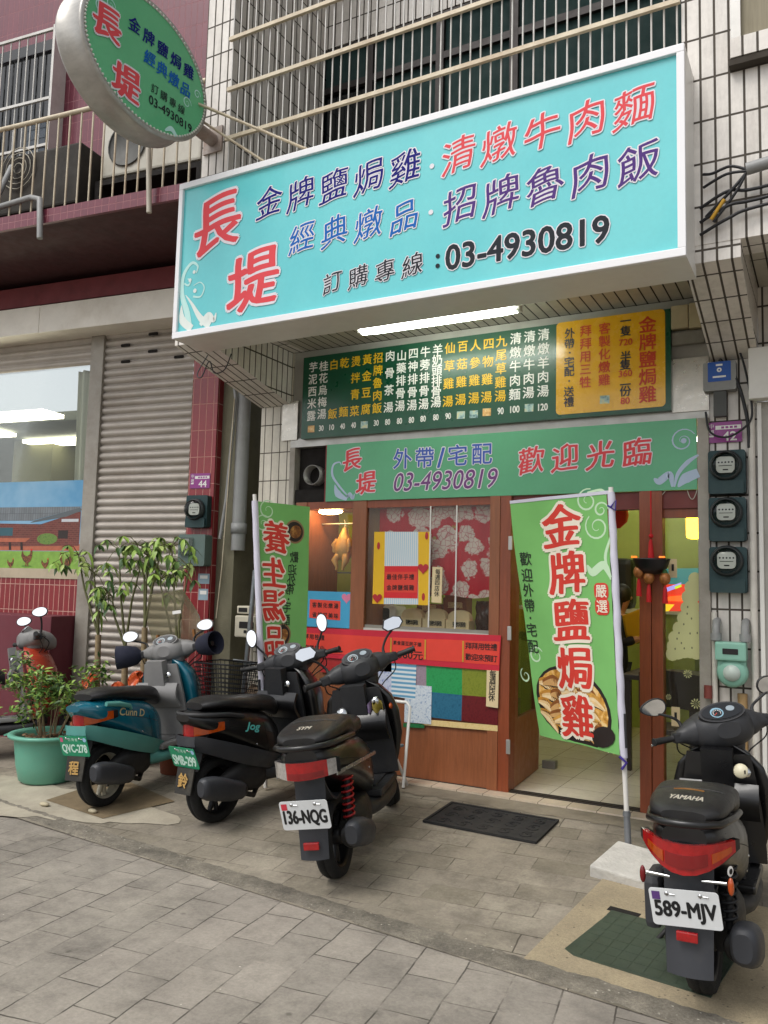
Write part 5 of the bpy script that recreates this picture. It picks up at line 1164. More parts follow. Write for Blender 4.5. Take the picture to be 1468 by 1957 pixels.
J2 = [(*ex(0, 0, .62), (.165, .15)), (*ex(.0, .0, .95), (.14, .105)), (*ex(.03, -.01, 1.13), (.165, .11)), (*ex(.06, -.02, 1.21), (.075, .07)), (*ex(.07, -.17, 1.17), .068), (*ex(.12, -.21, .95), .055), (*ex(.25, -.17, .99), .043), (*ex(.03, .16, 1.17), .068), (*ex(.1, .2, .95), .055), (*ex(.25, .11, .99), .043)]
skin('jacket', J2, [(0, 1), (1, 2), (2, 3), (2, 4), (4, 5), (5, 6), (2, 7), (7, 8), (8, 9)], cl, t)
J3 = [(*ex(0, 0, .75), (.14, .13)), (*ex(0, -.09, .66), .11), (*ex(.02, -.09, .4), .075), (*ex(-.01, -.09, .07), .06), (*ex(0, .09, .66), .11), (*ex(.02, .09, .4), .075), (*ex(-.01, .09, .07), .06)]
skin('trousers', J3, [(0, 1), (1, 2), (2, 3), (0, 4), (4, 5), (5, 6)], tr, t)
mb = MB(mat('black_hair', '#120e0d', .5, var=.3, vs=40, stretch=(1, 1, .1))); hc = Vector(ex(.085, -.035, 1.42))
mb.ball(hc, (.1, .105, .105)); mb.loft([(zf+1.44, hc.x-.02, hc.y, .09, .1), (zf+1.32, hc.x-.045, hc.y, .07, .1), (zf+1.2, hc.x-.06, hc.y, .045, .085), (zf+1.12, hc.x-.06, hc.y, .02, .05)], axis='z'); mb.make('hair', t)
mb = MB(skin_m)
for s, (hx_, hy_) in ((-1, (.3, -.155)), (1, (.3, .1))):
    mb.ball(ex(hx_, hy_, 1.0), (.035, .02, .03))
    for k in range(4): mb.tube([ex(hx_+.02, hy_-.02+.013*k, 1.015-.004*k), ex(hx_+.05, hy_-.022+.014*k, 1.02-.008*k), ex(hx_+.055, hy_-.02+.013*k, .995-.006*k)], [.008, .0075, .006], n=6)
    mb.tube([ex(hx_, hy_+.02*s, 1.02), ex(hx_+.025, hy_+.03*s, 1.04), ex(hx_+.04, hy_+.02*s, 1.045)], [.009, .008, .007], n=6)
mb.ball(ex(.175, -.04, 1.385), (.016, .012, .018)); mb.make('hand', t)
mb = MB(mat('face_mark', '#2a1a16', .5)); mb.ball(ex(.166, -.07, 1.41), (.008, .012, .007), n=6, k=4); mb.ball(ex(.166, -.005, 1.41), (.008, .012, .007), n=6, k=4); mb.box(*[c for i in range(3) for c in ((ex(.166, -.06, 1.34)[i], ex(.172, -.015, 1.347)[i]))]); mb.make('face', t)
mb = MB(mat('yellow_folder', '#d0a82a', .6, var=.05)); FMx = Matrix.Translation(ex(.27, -.12, 1.12)) @ Matrix.Rotation(R_(-42), 4, 'Z') @ Matrix.Rotation(R_(18), 4, 'Y') @ Matrix.Rotation(R_(22), 4, 'X')
mb.box(-.003, .003, -.16, .16, -.17, .17, M=FMx); mb.box(.004, .007, -.155, .155, -.165, .165, M=FMx @ Matrix.Rotation(R_(4), 4, 'Z')); tag(mb.make('menu_folder', None, ex(.27, -.12, 1.12)), 'yellow menu folder held by the person in the doorway', 'folder')

# ================================================================ MURAL POSTER ON THE LEFT WINDOW
off = -.006; fm_ = FL(off); w_ = lambda u, v: PL(u/2.936, 600+v/2.936, off)
t = thing('farm_mural', 'wide poster of a brick farmhouse with hens on grass across the left shop window', 'poster', tuple(PIV+EX*-2.5+np.array([0, 0, 1.66])))
xr = w_(480, 1200)[0]; xl_ = -5.0; zt_, zb_ = w_(200, 940)[1], w_(200, 1447)[1]
m_sky, N, L, b = newmat('printed_sky'); L.new(ramp(N, L, noise(N, L, 1.4, 4), [(.35, lin('#5796bf')), (.65, lin('#8fb8d2'))]), b.inputs['Base Color']); _in(b, 'Roughness', .4)
def zz(v): return w_(200, v)[1]
def xx(u): return w_(u, 1200)[0]
mb = MB(m_sky); mb.prism([(xl_, zb_), (xr, zb_), (xr, zt_), (xl_, zt_)], fm_, 0, .002); mb.make('sheet', t)
pg = mat('printed_grass', '#83ad45', .45, var=.3, vs=18); pbk = tiles('printed_brick', '#733530', '#5f2a26', '#8a5a4c', .05, .02, .004, .5, offset=.5, dirt=.3, bmp=.05); prf = tiles('printed_roof', '#7c8388', '#70777c', '#5c6267', .03, .2, .004, .5, dirt=.3, bmp=.05); por = mat('printed_orange', '#b8664a', .45, var=.3, vs=20); pbush = photo_mat('printed_bush', '#3c5c2a', '#6a8a3a', '#5c7a30', 40); pdk = mat('printed_dark', '#2a1d1a', .45); pw = mat('printed_white', '#c9ccd0', .45); phen = photo_mat('printed_hen', '#2e1a12', '#6a3a20', '#96602e', 60)
mb = MB(pg); mb.prism([(xl_, zb_), (xr, zb_), (xr, zz(1330)), (xl_, zz(1335))], fm_, .002, .0026)
mb.prism([(xl_, zz(1330)), (xr, zz(1328)), (xr, zz(1290)), (xl_, zz(1310))], fm_, .002, .0026, por)
mb.prism([(xl_, zz(1320)), (xx(450), zz(1300)), (xx(450), zz(1110)), (xx(230), zz(1180)), (xl_, zz(1150))], fm_, .0027, .003, pbk)
mb.prism([(xl_, zz(1150)), (xx(180), zz(1160)), (xx(470), zz(1085)), (xl_, zz(1078))], fm_, .0031, .0035, prf)
mb.prism([(xx(170), zz(1172)), (xx(370), zz(1140)), (xx(470), zz(1100)), (xx(440), zz(1092)), (xx(190), zz(1160))], fm_, .0036, .0039, mat('printed_roof_edge', '#5c6468', .45))
mb.prism([(xx(345), zz(1168)), (xx(440), zz(1168)), (xx(440), zz(1152)), (xx(345), zz(1152))], fm_, .0036, .0039, pw)
for a, b_, c, d in ((-60, 75, 1245, 1198), (330, 385, 1260, 1215), (-400, -250, 1245, 1200)): mb.prism([(xx(a), zz(c)), (xx(b_), zz(c)), (xx(b_), zz(d)), (xx(a), zz(d))], fm_, .0031, .0034, mat('printed_teal_window', '#2c5a66', .45) if a < 300 else pdk)
mb.prism([(xx(455), zz(1300)), (xx(478), zz(1300)), (xx(478), zz(1112)), (xx(455), zz(1120))], fm_, .0031, .0034, mat('printed_brick_orange', '#b0603f', .45, var=.3, vs=40))
mb.prism(disc(xx(270), zz(1262), .13, .055, 14), fm_, .0031, .0034, pbush)
mb.prism([(xx(-120), zz(1280)), (xx(150), zz(1280)), (xx(175), zz(1258)), (xx(-90), zz(1258))], fm_, .004, .0044, por)
for a in (-80, -20, 60, 125): mb.prism([(xx(a), zz(1325)), (xx(a+14), zz(1325)), (xx(a+8), zz(1280)), (xx(a-4), zz(1280))], fm_, .004, .0044, pdk)
k = 0
for u, v, s in ((165, 1372, 1.0), (385, 1385, 1.15), (75, 1405, .6), (268, 1405, .65), (-150, 1380, 1.0), (-320, 1395, .8)):
    x, z = xx(u), zz(v); s *= .078; k += 1; h0 = .0045
    hen = [(-1, .3), (-.85, 1.0), (-.55, .45), (0, .25), (.45, .55), (.5, 1.0), (.75, 1.0), (.85, .75), (.8, .2), (.6, -.3), (.25, -.6), (.3, -1), (.1, -1), (.05, -.62), (-.05, -.62), (-.1, -1), (-.25, -1), (-.2, -.58), (-.6, -.3)]
    mb.prism([(x+a*s, z+b_*s) for a, b_ in hen][::-1], fm_, h0, h0+.0005, phen); mb.prism(disc(x+.65*s, z+1.08*s, s*.14, s*.14, 8), fm_, h0+.0006, h0+.001, paper_red)
    mb.prism(disc(x, z-s, s*.9, s*.16, 10), fm_, .0027, .003, mat('printed_grass_shade', '#5c8a2c', .45))
mb.make('picture', t)
# ================================================================ FLAGS, MAT, PLANTS, SMALL THINGS
def proj(p):
    v = np.array(p)-CAM; w = v @ W_; return np.array([CX+FPX*(v @ RX)/w, CY-FPX*(v @ UX)/w])
def inv(fr, u, v, a=0., b=1.4):
    for _ in range(25):
        p = proj(fr(a, b, 0)); da = (proj(fr(a+.01, b, 0))-p)/.01; db = (proj(fr(a, b+.01, 0))-p)/.01
        s = np.linalg.solve(np.c_[da, db], np.array([u, v])-p); s = np.clip(s, -.2, .2); a += s[0]; b += s[1]
        if abs(s).max() < 1e-5: break
    return a, b
flag_g = None
def flagcloth(name):
    m, N, L, b = newmat(name); o = mixrgb(N, L, 'MULTIPLY', 1, lin('#76b266'), ramp(N, L, noise(N, L, 5, 3), [(.3, .94), (.7, 1.04)]))
    L.new(o, b.inputs['Base Color']); _in(b, 'Roughness', .75); _in(b, 'Specular IOR Level', .2)
    bump(N, L, b, noise(N, L, 300, 2), .05, .002); return m
flag_g = flagcloth('green_flag_cloth')
hem = mat('white_hem_cloth', '#c9c7d4', .8, var=.06)
poleW = mat('white_pole_plastic', '#d9d6d0', .4, var=.06); poleG = mat('grey_pole_socket', '#7c7f83', .4, .3)
f_red = mat('flag_red', '#c83427', .7, var=.05); f_cream = mat('flag_cream_halo', '#e2d9c6', .7, var=.03); f_ink = mat('flag_ink', '#1d2a1c', .7, var=.03); f_pale = mat('flag_pale_swirl', '#b9d6b2', .7, var=.04)
food_dark = mat('printed_pan', '#221815', .6, var=.3); food_y = photo_mat('printed_chicken', '#9a6424', '#d09c48', '#e4c68c', 26); food_b = photo_mat('printed_gravy', '#5a3016', '#8c5a2a', '#b98a4a', 30)
# ---- right flag
T0, B0 = np.array([-1.15, -.83, 2.165]), np.array([-1.05, -.83, .07])
def polex(z): t = (2.165-z)/(2.165-.07); return T0+(B0-T0)*t
def fr_r(a, b, h=0):
    p = polex(b); t = np.clip((2.165-b)/1.53, 0, 1); ang = R_(14+17*t); L_ = -a
    d = np.array([-math.cos(ang), math.sin(ang), 0]); n = np.array([-math.sin(ang), -math.cos(ang), 0])
    wv = .013*math.sin(7.5*L_+2.2*b)*min(1, L_*4)+.011*math.sin(3.1*b+9*L_+1)*min(1, L_*3)+.005*math.sin(6.5*b-15*L_)*min(1, L_*3)
    return tuple(p+d*L_+n*(wv+h)+np.array([0, 0, -.035*L_*(1-t)]))
FW = .712; ZTp, ZBt = 2.15, .63
t = thing('banner_flag', 'tall green banner flag with big red characters and a chicken dish by the shop door', 'banner flag', (-1.05, -.83, .07), 'advertising banner flags')
def cloth(fr, w0, w1, z0, z1, m, sgn, name, parent, thick=.0012, nu=34, nv=60):
    mb = MB(m); mb.sheet(lambda u, v: fr(sgn*(w0+(w1-w0)*u), z1+(z0-z1)*v, 0), nu, nv, thick); return mb.make(name, parent)
cloth(fr_r, .03, FW, ZBt, ZTp, flag_g, -1, 'cloth', t)
mb = MB(hem); mb.sheet(lambda u, v: fr_r(-FW*u, ZTp+.012-.02*v, .002), 30, 2, .004)
rr_ = [polex(2.15-1.53*k/50)+np.array([.0015*math.sin(k*.9), 0, 0]) for k in range(51)]
mb.tube(rr_, [.021+.0012*math.sin(k*1.1) for k in range(51)], n=10); mb.make('hem_sleeve', t)
mb = MB(poleW); mb.tube([polex(2.18), polex(1.0), polex(.32)], .0145, n=12); mb.make('pole', t)
mb = MB(poleG); mb.tube([polex(.33), polex(.09)], .019, n=12); mb.lathe([(.022, 0), (.022, .02)], polex(.3), (0, 0, 1)); mb.make('socket', t)
mb = MB(mat('purple_tie', '#3d2a86', .7)); mb.tube([polex(2.06)+np.array([.0, -.025, 0]), polex(2.1)+np.array([.03, -.02, 0]), polex(2.04)+np.array([.025, -.02, 0]), polex(2.07)+np.array([-.02, -.02, 0])], .006, n=5); mb.make('tie', t)
mb = MB(mat('purple_tie', '#3d2a86')); mb.tube([polex(.63)+np.array([-.02, -.025, 0]), polex(.6)+np.array([.02, -.025, 0]), polex(.56)+np.array([-.01, -.025, 0])], .008, n=5); mb.make('tie', t)
mb = MB(mat('dark_clip', '#2a2a2e', .5)); mb.tube([polex(.87)+np.array([.018, -.012, 0]), polex(.68)+np.array([.018, -.012, 0])], .008, n=6); mb.make('clip', t)
z4 = lambda u, v: inv(fr_r, 960+u/2.89, 900+v/2.89)
mb = MB(f_red); H_ = dict(halo=f_cream, hw=.065, h=.005, fine=.06)
for ch, u, v, s in (('金', 325, 312, .275), ('牌', 360, 568, .265), ('鹽', 385, 832, .265), ('焗', 400, 1093, .265), ('雞', 420, 1362, .265)): cjk(mb, fr_r, ch, *z4(u, v), s, f_red, brush=.5, wt=.022, **H_)
for ch, u, v in (('歡', 130, 487), ('迎', 138, 577), ('外', 145, 660), ('帶', 152, 745), ('宅', 165, 880), ('配', 172, 970)): cjk(mb, fr_r, ch, *z4(u, v), .088, f_ink, wt=.012, h=.0035, fine=.06)
mb.flat(disc(*z4(157, 812), .008, n=8), fr_r, .0035, f_ink)
for i, (u, v) in enumerate(((548, 665), (553, 750))):
    a, b = z4(u, v); mb.flat(rrect(a-.05, a+.05, b-.05, b+.05, .03), fr_r, .003+.0002*i, f_red); cjk(mb, fr_r, '嚴選'[i], a, b, .078, f_cream, wt=.012, h=.0045, fine=.06)
mb.make('lettering', t)
def ell(fr, c, ax, ay, rot, n=26): return [(c[0]+ax*math.cos(q)*math.cos(rot)-ay*math.sin(q)*math.sin(rot), c[1]+ax*math.cos(q)*math.sin(rot)+ay*math.sin(q)*math.cos(rot)) for q in [2*math.pi*k/n for k in range(n)]]
def flatfine(mb, poly, fr, h, m, fine=.05):
    c = np.mean(poly, axis=0); n = len(poly); v = np.array(list(poly)+[tuple(c)]); f = [(i, (i+1) % n, n) for i in range(n)]; _place(mb, fr, v, f, m, h, fine)
clipL = lambda poly, lo, hi, zl: [(min(max(a, lo), hi), max(b, zl)) for a, b in poly]
mb = MB(food_dark); c = z4(395, 1300); R0 = -.32
flatfine(mb, clipL(ell(fr_r, c, .31, .235, R0), -FW+.004, -.028, ZBt+.01), fr_r, .0012, food_dark); flatfine(mb, clipL(ell(fr_r, (c[0], c[1]+.012), .285, .2, R0), -FW+.005, -.03, ZBt+.012), fr_r, .0016, food_y)
rng = random.Random(4); hh = .0018
sk_ = [mat('printed_skin_'+n_, c_, .55, var=.35, vs=30) for n_, c_ in (('gold', '#b9812f'), ('brown', '#8a5220'), ('amber', '#cf9a44'))]; mt_ = [mat('printed_meat_'+n_, c_, .55, var=.2, vs=26) for n_, c_ in (('pale', '#dcbb86'), ('cream', '#e6cda0'), ('tan', '#c79a60'))]
def clipq(q_): return [(min(max(x_, -FW+.006), -.03), max(z_, ZBt+.012)) for x_, z_ in q_]
for i in range(24):
    row, col = divmod(i, 6); f_ = (col+.5)/6
    a = c[0]-.23+.44*f_+rng.uniform(-.03, .03); b = c[1]+.12-.075*row-.1*f_+.06*math.sin(3.1*f_)+rng.uniform(-.015, .015); an = -.5+rng.uniform(-.25, .5); ln = rng.uniform(.06, .1)
    if ((a-c[0])/.28)**2+((b-c[1])/.19)**2 > 1: continue
    pts = [(a-ln*math.cos(an), b-ln*math.sin(an)-.012), (a, b+.012), (a+ln*math.cos(an), b+ln*math.sin(an)-.01)]
    for dz_, w_s, m_ in ((-.012, .075, food_dark), (0, .07, sk_[i % 3]), (-.014, .05, mt_[(i*2) % 3]), (-.02, .022, mt_[(i+1) % 3])):
        hh += .00004
        for q_ in ribbon([(x_, z_+dz_) for x_, z_ in pts], [.02*w_s/.07, w_s, .015*w_s/.07]): flatfine(mb, clipq(q_), fr_r, hh, m_, .2)
for i in range(7):
    hh += .00004; flatfine(mb, clipq(ell(fr_r, (c[0]+.12+rng.uniform(-.05, .1), c[1]-.1+rng.uniform(-.05, .05)), rng.uniform(.02, .05), rng.uniform(.015, .03), rng.uniform(0, 3), 10)), fr_r, hh, (food_b, sk_[1], food_dark)[i % 3])
a, b = z4(560, 1470); flatfine(mb, clipL(ell(fr_r, (a, b), .1, .06, .3, 14), -FW+.006, -.03, ZBt+.012), fr_r, hh+.0002, food_dark)
mb.make('dish_picture', t)
mb = MB(f_pale)
for (u, v), r, tn, a0 in (((470, 165), .075, 1.5, 1.2), ((545, 215), .05, 1.4, 0), ((525, 310), .085, 1.5, 2.2), ((190, 1020), .06, 1.4, .5), ((130, 1130), .05, 1.2, 2)):
    for q_ in swirl(*z4(u, v), r, tn, .012, a0): mb.flat(q_, fr_r, .0013)
for pts, ws in (([z4(600, 600), z4(570, 480), z4(595, 380), z4(612, 320)], [.01, .02, .016, .006]), ([z4(600, 590), z4(560, 520), z4(500, 560), z4(470, 520)], [.015, .05, .05, .008]), ([z4(575, 130), z4(545, 105), z4(470, 120)], [.008, .016, .01])):
    for q_ in ribbon(pts, ws): mb.flat(q_, fr_r, .0014)
mb.make('swirl_pattern', t)
# stone block holding the pole
t = thing('stone_block', 'pale rough stone block weighing down the foot of the right banner flag', 'stone block', (-1.03, -1.0, .06))
SM = Matrix.Translation((-1.02, -1.02, .10)) @ Matrix.Rotation(R_(-10), 4, 'Z') @ Matrix.Rotation(R_(7), 4, 'X') @ Matrix.Rotation(R_(3), 4, 'Y')
mb = MB(mat('rough_white_stone', '#c0bdb6', .9, var=.22, vs=12, bmp=.8, bs=45)); mb.box(-.12, .2, -.21, .17, -.05, .035, bev=.01, M=SM); mb.make('block', t)
# ---- left flag
TL0, BL0 = P(487, 955, y=-.78), P(501, 1330, y=-.78)
def polel(z): return TL0+(BL0-TL0)*((TL0[2]-z)/(TL0[2]-BL0[2]))
def fr_l(a, b, h=0):
    p = polel(b); tt = np.clip((TL0[2]-b)/1.45, 0, 1); ang = R_(70-2*tt); L_ = a*(1-.3*tt)
    d = np.array([math.cos(ang), math.sin(ang), 0]); n = np.array([math.sin(ang), -math.cos(ang), 0])
    return tuple(p+d*L_+n*(.008*math.sin(9*L_+3*b)*min(1, L_*4)+h)+np.array([0, 0, .22*L_*tt*tt]))
ztl, zbl = TL0[2]-.01, BL0[2]+.02
t = thing('banner_flag', 'green banner flag seen from behind with mirrored red characters beside the tiled pillar', 'banner flag', (polel(.1)[0], -.78, .07), 'advertising banner flags')
cloth(fr_l, .03, .52, zbl, ztl, flag_g, 1, 'cloth', t, nu=24)
mb = MB(hem); mb.tube([polel(ztl-(ztl-zbl)*k/40) for k in range(41)], [.024+.001*math.sin(k*1.1) for k in range(41)], n=10); mb.make('hem_sleeve', t)
mb = MB(poleW); mb.tube([polel(ztl+.05), polel(.1)], .0145, n=12); mb.make('pole', t)
mb = MB(mat('dark_clip', '#2a2a2e')); mb.tube([polel(zbl+.1)+np.array([-.0, -.03, 0]), polel(zbl-.1)+np.array([-.0, -.03, 0])], .01, n=6); mb.make('clip', t)
z5 = lambda u, v: inv(fr_l, 440+u/2.7185, 920+v/2.7185, .2, 1.6)
mb = MB(f_red); H_ = dict(halo=f_cream, hw=.05, h=.005, fine=.06, mirror=True)
for ch, u, v, s in (('養', 240, 295, .25), ('生', 215, 480, .24), ('湯', 208, 650, .25), ('品', 195, 838, .24)): a, b = z5(u, v); cjk(mb, fr_l, ch, max(a, .155), b, s, f_red, brush=.5, wt=.022, **H_)
for ch, u, v in (('歡', 332, 395), ('迎', 322, 460), ('外', 316, 515), ('帶', 308, 562), ('宅', 292, 655), ('配', 288, 722)): cjk(mb, fr_l, ch, *z5(u, v), .09, f_ink, wt=.012, h=.0035, fine=.06, mirror=True)
mb.flat(disc(*z5(302, 612), .009, n=8), fr_l, .0035, f_ink); mb.make('lettering', t)
mb = MB(food_dark)
for (u, v), r, m2 in (((335, 262), .10, food_b), ((268, 802), .1, food_b), ((225, 965), .17, food_b)):
    a, b = z5(u, v); cl_ = lambda p: [(min(max(x, .035), .51), max(z, zbl+.02)) for x, z in p]
    flatfine(mb, cl_(ell(fr_l, (a, b), r, r*.95, 0)), fr_l, .0014, mat('printed_bowl_rim', '#8a6a4a', .6)); flatfine(mb, cl_(ell(fr_l, (a, b), r*.86, r*.8, 0)), fr_l, .0018, food_dark); flatfine(mb, cl_(ell(fr_l, (a+.01, b), r*.6, r*.5, .4)), fr_l, .0022, m2)
mb.make('dish_picture', t)
mb = MB(f_pale)
for (u, v), r in (((195, 150), .08), ((170, 220), .07)):
    for q_ in swirl(*z5(u, v), r, 1.4, .012, 1): mb.flat(q_, fr_l, .0013)
mb.make('swirl_pattern', t)
# ---- door mat
t = thing('door_mat', 'black rubber door mat with cut-out scroll pattern on the pavement before the door', 'mat', (-1.95, -.65, .08))
mr = mat('mat_rubber', '#1c1c1d', .8, var=.3, dirt=.3, dirtcol='#4a463e')
SL = ZT/-YC
fd = lambda a, b, h=0: (a, b-.0, (b-YC)*SL+.008+h)
A0 = [(-2.325, -.865), (-1.57, -.893), (-1.567, -.443), (-2.322, -.425)]
mb = MB(mr); mb.prism(A0, fd, 0, .007); mb.make('base', t)
mb = MB(mr)
for i in range(4):
    a, b = np.array(A0[i]), np.array(A0[(i+1) % 4]); d = (b-a)/np.linalg.norm(b-a); n = np.array([-d[1], d[0]])*.018
    mb.prism([tuple(a+d*.0), tuple(b-d*.018), tuple(b+n-d*.018), tuple(a+n)], fd, .007, .014)
for i in range(5):
    for j in range(3):
        x, y = -2.22+.14*i, -.79+.13*j
        for r, a0 in ((.055, .3*i), (.03, 1+j)):
            for q_ in swirl(x, y, r, 1.2, .016, a0): mb.prism(q_, fd, .007, .011)
mb.make('scroll_pattern', t)
# ---- gap clutter left: cream gas meter on a steel strut, trolley with wire basket, boxes
xg, zg = XZ(478, 1190, -.12)
t = thing('gas_meter', 'cream gas meter on pipes between the tiled pillar and the left banner flag', 'gas meter', (xg, -.12, zg-.12))
crm = mat('cream_enamel', '#cfc8b4', .4, var=.1, dirt=.2)
mb = MB(crm); mb.box(xg-.1, xg+.12, -.2, -.06, zg-.12, zg+.06, bev=.012); mb.make('body', t)
mb = MB(crm); mb.box(xg-.09, xg+.06, -.19, -.07, zg+.075, zg+.14, bev=.008); mb.make('counter', t)
mb = MB(ink); mb.prism(rrect(xg-.07, xg+.02, zg+.09, zg+.125, .004), FY(-.19), 0, .003); mb.prism(rrect(xg-.05, xg+.1, zg-.045, zg+.01, .006), FY(-.2), 0, .003); mb.prism(rrect(xg-.0, xg+.03, zg-.085, zg-.06, .004), FY(-.2), 0, .003); mb.make('readout', t)
mb = MB(pvcw); mb.tube([(xg+.04, -.12, zg+.14), (xg+.04, -.1, zg+.55), (xg+.04, -.03, zg+.6)], .022); mb.tube([(xg+.02, -.12, zg-.12), (xg+.02, -.12, .15)], .02); mb.make('pipe', t)
galv = mat('galvanised_steel', '#8f959a', .45, .7, var=.3, vs=18)
q0, q1 = P(488, 1090, y=-.25), P(462, 1360, y=-.25)
t = thing('steel_strut', 'galvanised steel strut leaning against the pillar behind the left banner flag', 'strut', tuple(q1))
mb = MB(galv); dv = (q1-q0); q2 = q1+dv*.55; mb.tube([q0, q1, q2], .026, n=4); mb.make('strut', t)
mb = MB(galv); a = P(446, 1262, y=-.35); mb.tube([a, a+np.array([.16, .08, -.02])], .014); mb.make('handle', t)
# blue bicycle front with wire basket, only its basket shows
bc = P(438, 1300, y=-.75)
t = thing('wire_basket', 'black wire basket in a shallow blue tray behind the teal scooter', 'basket', (bc[0], bc[1], bc[2]-.16))
bkw = mat('black_wire', '#17181a', .5, .4)
mb = MB(bkw)
def bfr(u, v): s = .13+.035*v; return s
for k in range(9):
    v = k/8; s = .17+.05*v; z = bc[2]-.14+.27*v; mb.tube([(bc[0]-s, bc[1]-s*.7, z), (bc[0]+s, bc[1]-s*.7, z), (bc[0]+s, bc[1]+s*.7, z), (bc[0]-s, bc[1]+s*.7, z)], .004 if k < 8 else .007, n=5, closed=True)
for k in range(-5, 6):
    for sg in (-1, 1):
        f_ = k/5; mb.tube([(bc[0]+.17*f_, bc[1]+sg*.17*.7, bc[2]-.14), (bc[0]+.22*f_, bc[1]+sg*.22*.7, bc[2]+.13)], .003, n=4); mb.tube([(bc[0]+sg*.17, bc[1]+.17*.7*f_, bc[2]-.14), (bc[0]+sg*.22, bc[1]+.22*.7*f_, bc[2]+.13)], .003, n=4)
mb.make('basket', t)
mb = MB(mat('blue_tray', '#1f4a66', .5, var=.2)); mb.box(bc[0]-.2, bc[0]+.2, bc[1]-.13, bc[1]+.13, bc[2]-.19, bc[2]-.145, bev=.01); mb.make('tray', t)
mb = MB(bkw); mb.tube([(bc[0], bc[1], bc[2]-.19), (bc[0], bc[1], .1)], .016); mb.tube([(bc[0]-.18, bc[1]-.12, .09), (bc[0]+.18, bc[1]+.12, .09)], .014); mb.tube([(bc[0]+.18, bc[1]-.12, .09), (bc[0]-.18, bc[1]+.12, .09)], .014); mb.make('stand', t)
bx = P(545, 1420, y=-.35)
t = thing('yellow_crate', 'yellow plastic crate behind the black scooter in front of the shop window', 'crate', (bx[0], -.3, .11))
mb = MB(mat('yellow_plastic', '#c7982a', .5, var=.15, dirt=.2)); zc = .11; mb.box(bx[0]-.16, bx[0]+.14, -.45, -.15, zc, bx[2]+.07, bev=.01); mb.make('body', t)
mb = MB(mat('brown_lid', '#6b4a2a', .7, var=.2)); mb.box(bx[0]-.17, bx[0]+.15, -.46, -.14, bx[2]+.071, bx[2]+.1, bev=.01); mb.make('lid', t)
gb = P(545, 1362, y=-.4)
t = thing('cardboard_sheet', 'pale grey board propped up between the two black scooters', 'board', (gb[0], -.4, .5))
BM = Matrix.Translation(gb) @ Matrix.Rotation(R_(18), 4, 'Y') @ Matrix.Rotation(R_(-20), 4, 'X'); mb = MB(mat('grey_board', '#9a9789', .7, var=.1)); mb.box(-.06, .07, -.006, .006, -.16, .14, M=BM); mb.make('board', t)
bn = P(530, 1330, y=-.3)
t = thing('paper_bundle', 'bundle of brown paper and cloth below the left banner flag', 'bundle', (bn[0], -.3, bn[2]-.1)); rng = random.Random(8); mb = MB(mat('crumpled_brown', '#6b5a48', .85, var=.4, vs=20, bmp=.6, bs=25))
mb.sheet(lambda u, v: (bn[0]-.25+.5*u, -.3-.1*math.sin(math.pi*v)+.02*math.sin(23*u), bn[2]-.09+.16*v+.02*math.sin(17*u+3)), 24, 8, .02); mb.make('bundle', t)
mb = MB(mat('crumpled_dark', '#3c342c', .85, var=.4, vs=20)); mb.box(bn[0]-.22, bn[0]+.24, -.34, -.12, .11, bn[2]-.1, bev=.03); mb.make('stack', t)
# white folding chair frame behind the middle scooter
fc0 = P(765, 1345, y=-.3)
t = thing('folding_chair', 'white tubular folding chair behind the middle black scooter', 'chair', (fc0[0], -.3, .1)); x, z = fc0[0], fc0[2]
mb = MB(white_metal); mb.tube([(x-.3, -.28, .12), (x-.3, -.2, z-.03), (x-.27, -.2, z), (x-.0, -.2, z), (x+.03, -.2, z-.03), (x+.03, -.28, .12)], .012); mb.make('frame', t)
mb = MB(mat('chair_blue_seat', '#5d6d74', .6)); mb.box(x-.28, x+.01, -.42, -.24, .40, .42, bev=.008); mb.make('seat', t)
mb = MB(white_metal); mb.tube([(x-.28, -.42, .41), (x-.28, -.18, .12)], .011); mb.tube([(x+.01, -.42, .41), (x+.01, -.18, .12)], .011); mb.make('leg', t)

# ---- plants
leaf_a = mat('leaf_green', '#587a34', .5, var=.35, vs=14); leaf_b = mat('leaf_light_green', '#88a648', .5, var=.3, vs=14); leaf_c = mat('leaf_dark_green', '#385629', .5, var=.3, vs=14); leaf_y = mat('leaf_pale_green', '#a3b56a', .5, var=.25, vs=14); bark = mat('pale_bark', '#8d7a5c', .8, var=.3, vs=25, bmp=.4)
def leaf(mb, p, d, up, ln, w, m, curl=.25):
    d = Vector(d).normalized(); s = d.cross(Vector(up)).normalized(); n = s.cross(d); p = Vector(p); vs = []
    for f, k in ((0, .08), (.25, .7), (.5, 1), (.78, .62), (1, .02)):
        c = p+d*ln*f-n*curl*ln*f*f; vs += [c-s*w*k/2+n*w*.12*k, c, c+s*w*k/2+n*w*.12*k]
    mb.add(vs, [(3*i+j, 3*i+j+1, 3*i+j+4, 3*i+j+3) for i in range(4) for j in (0, 1)], m, True)
rng = random.Random(21)
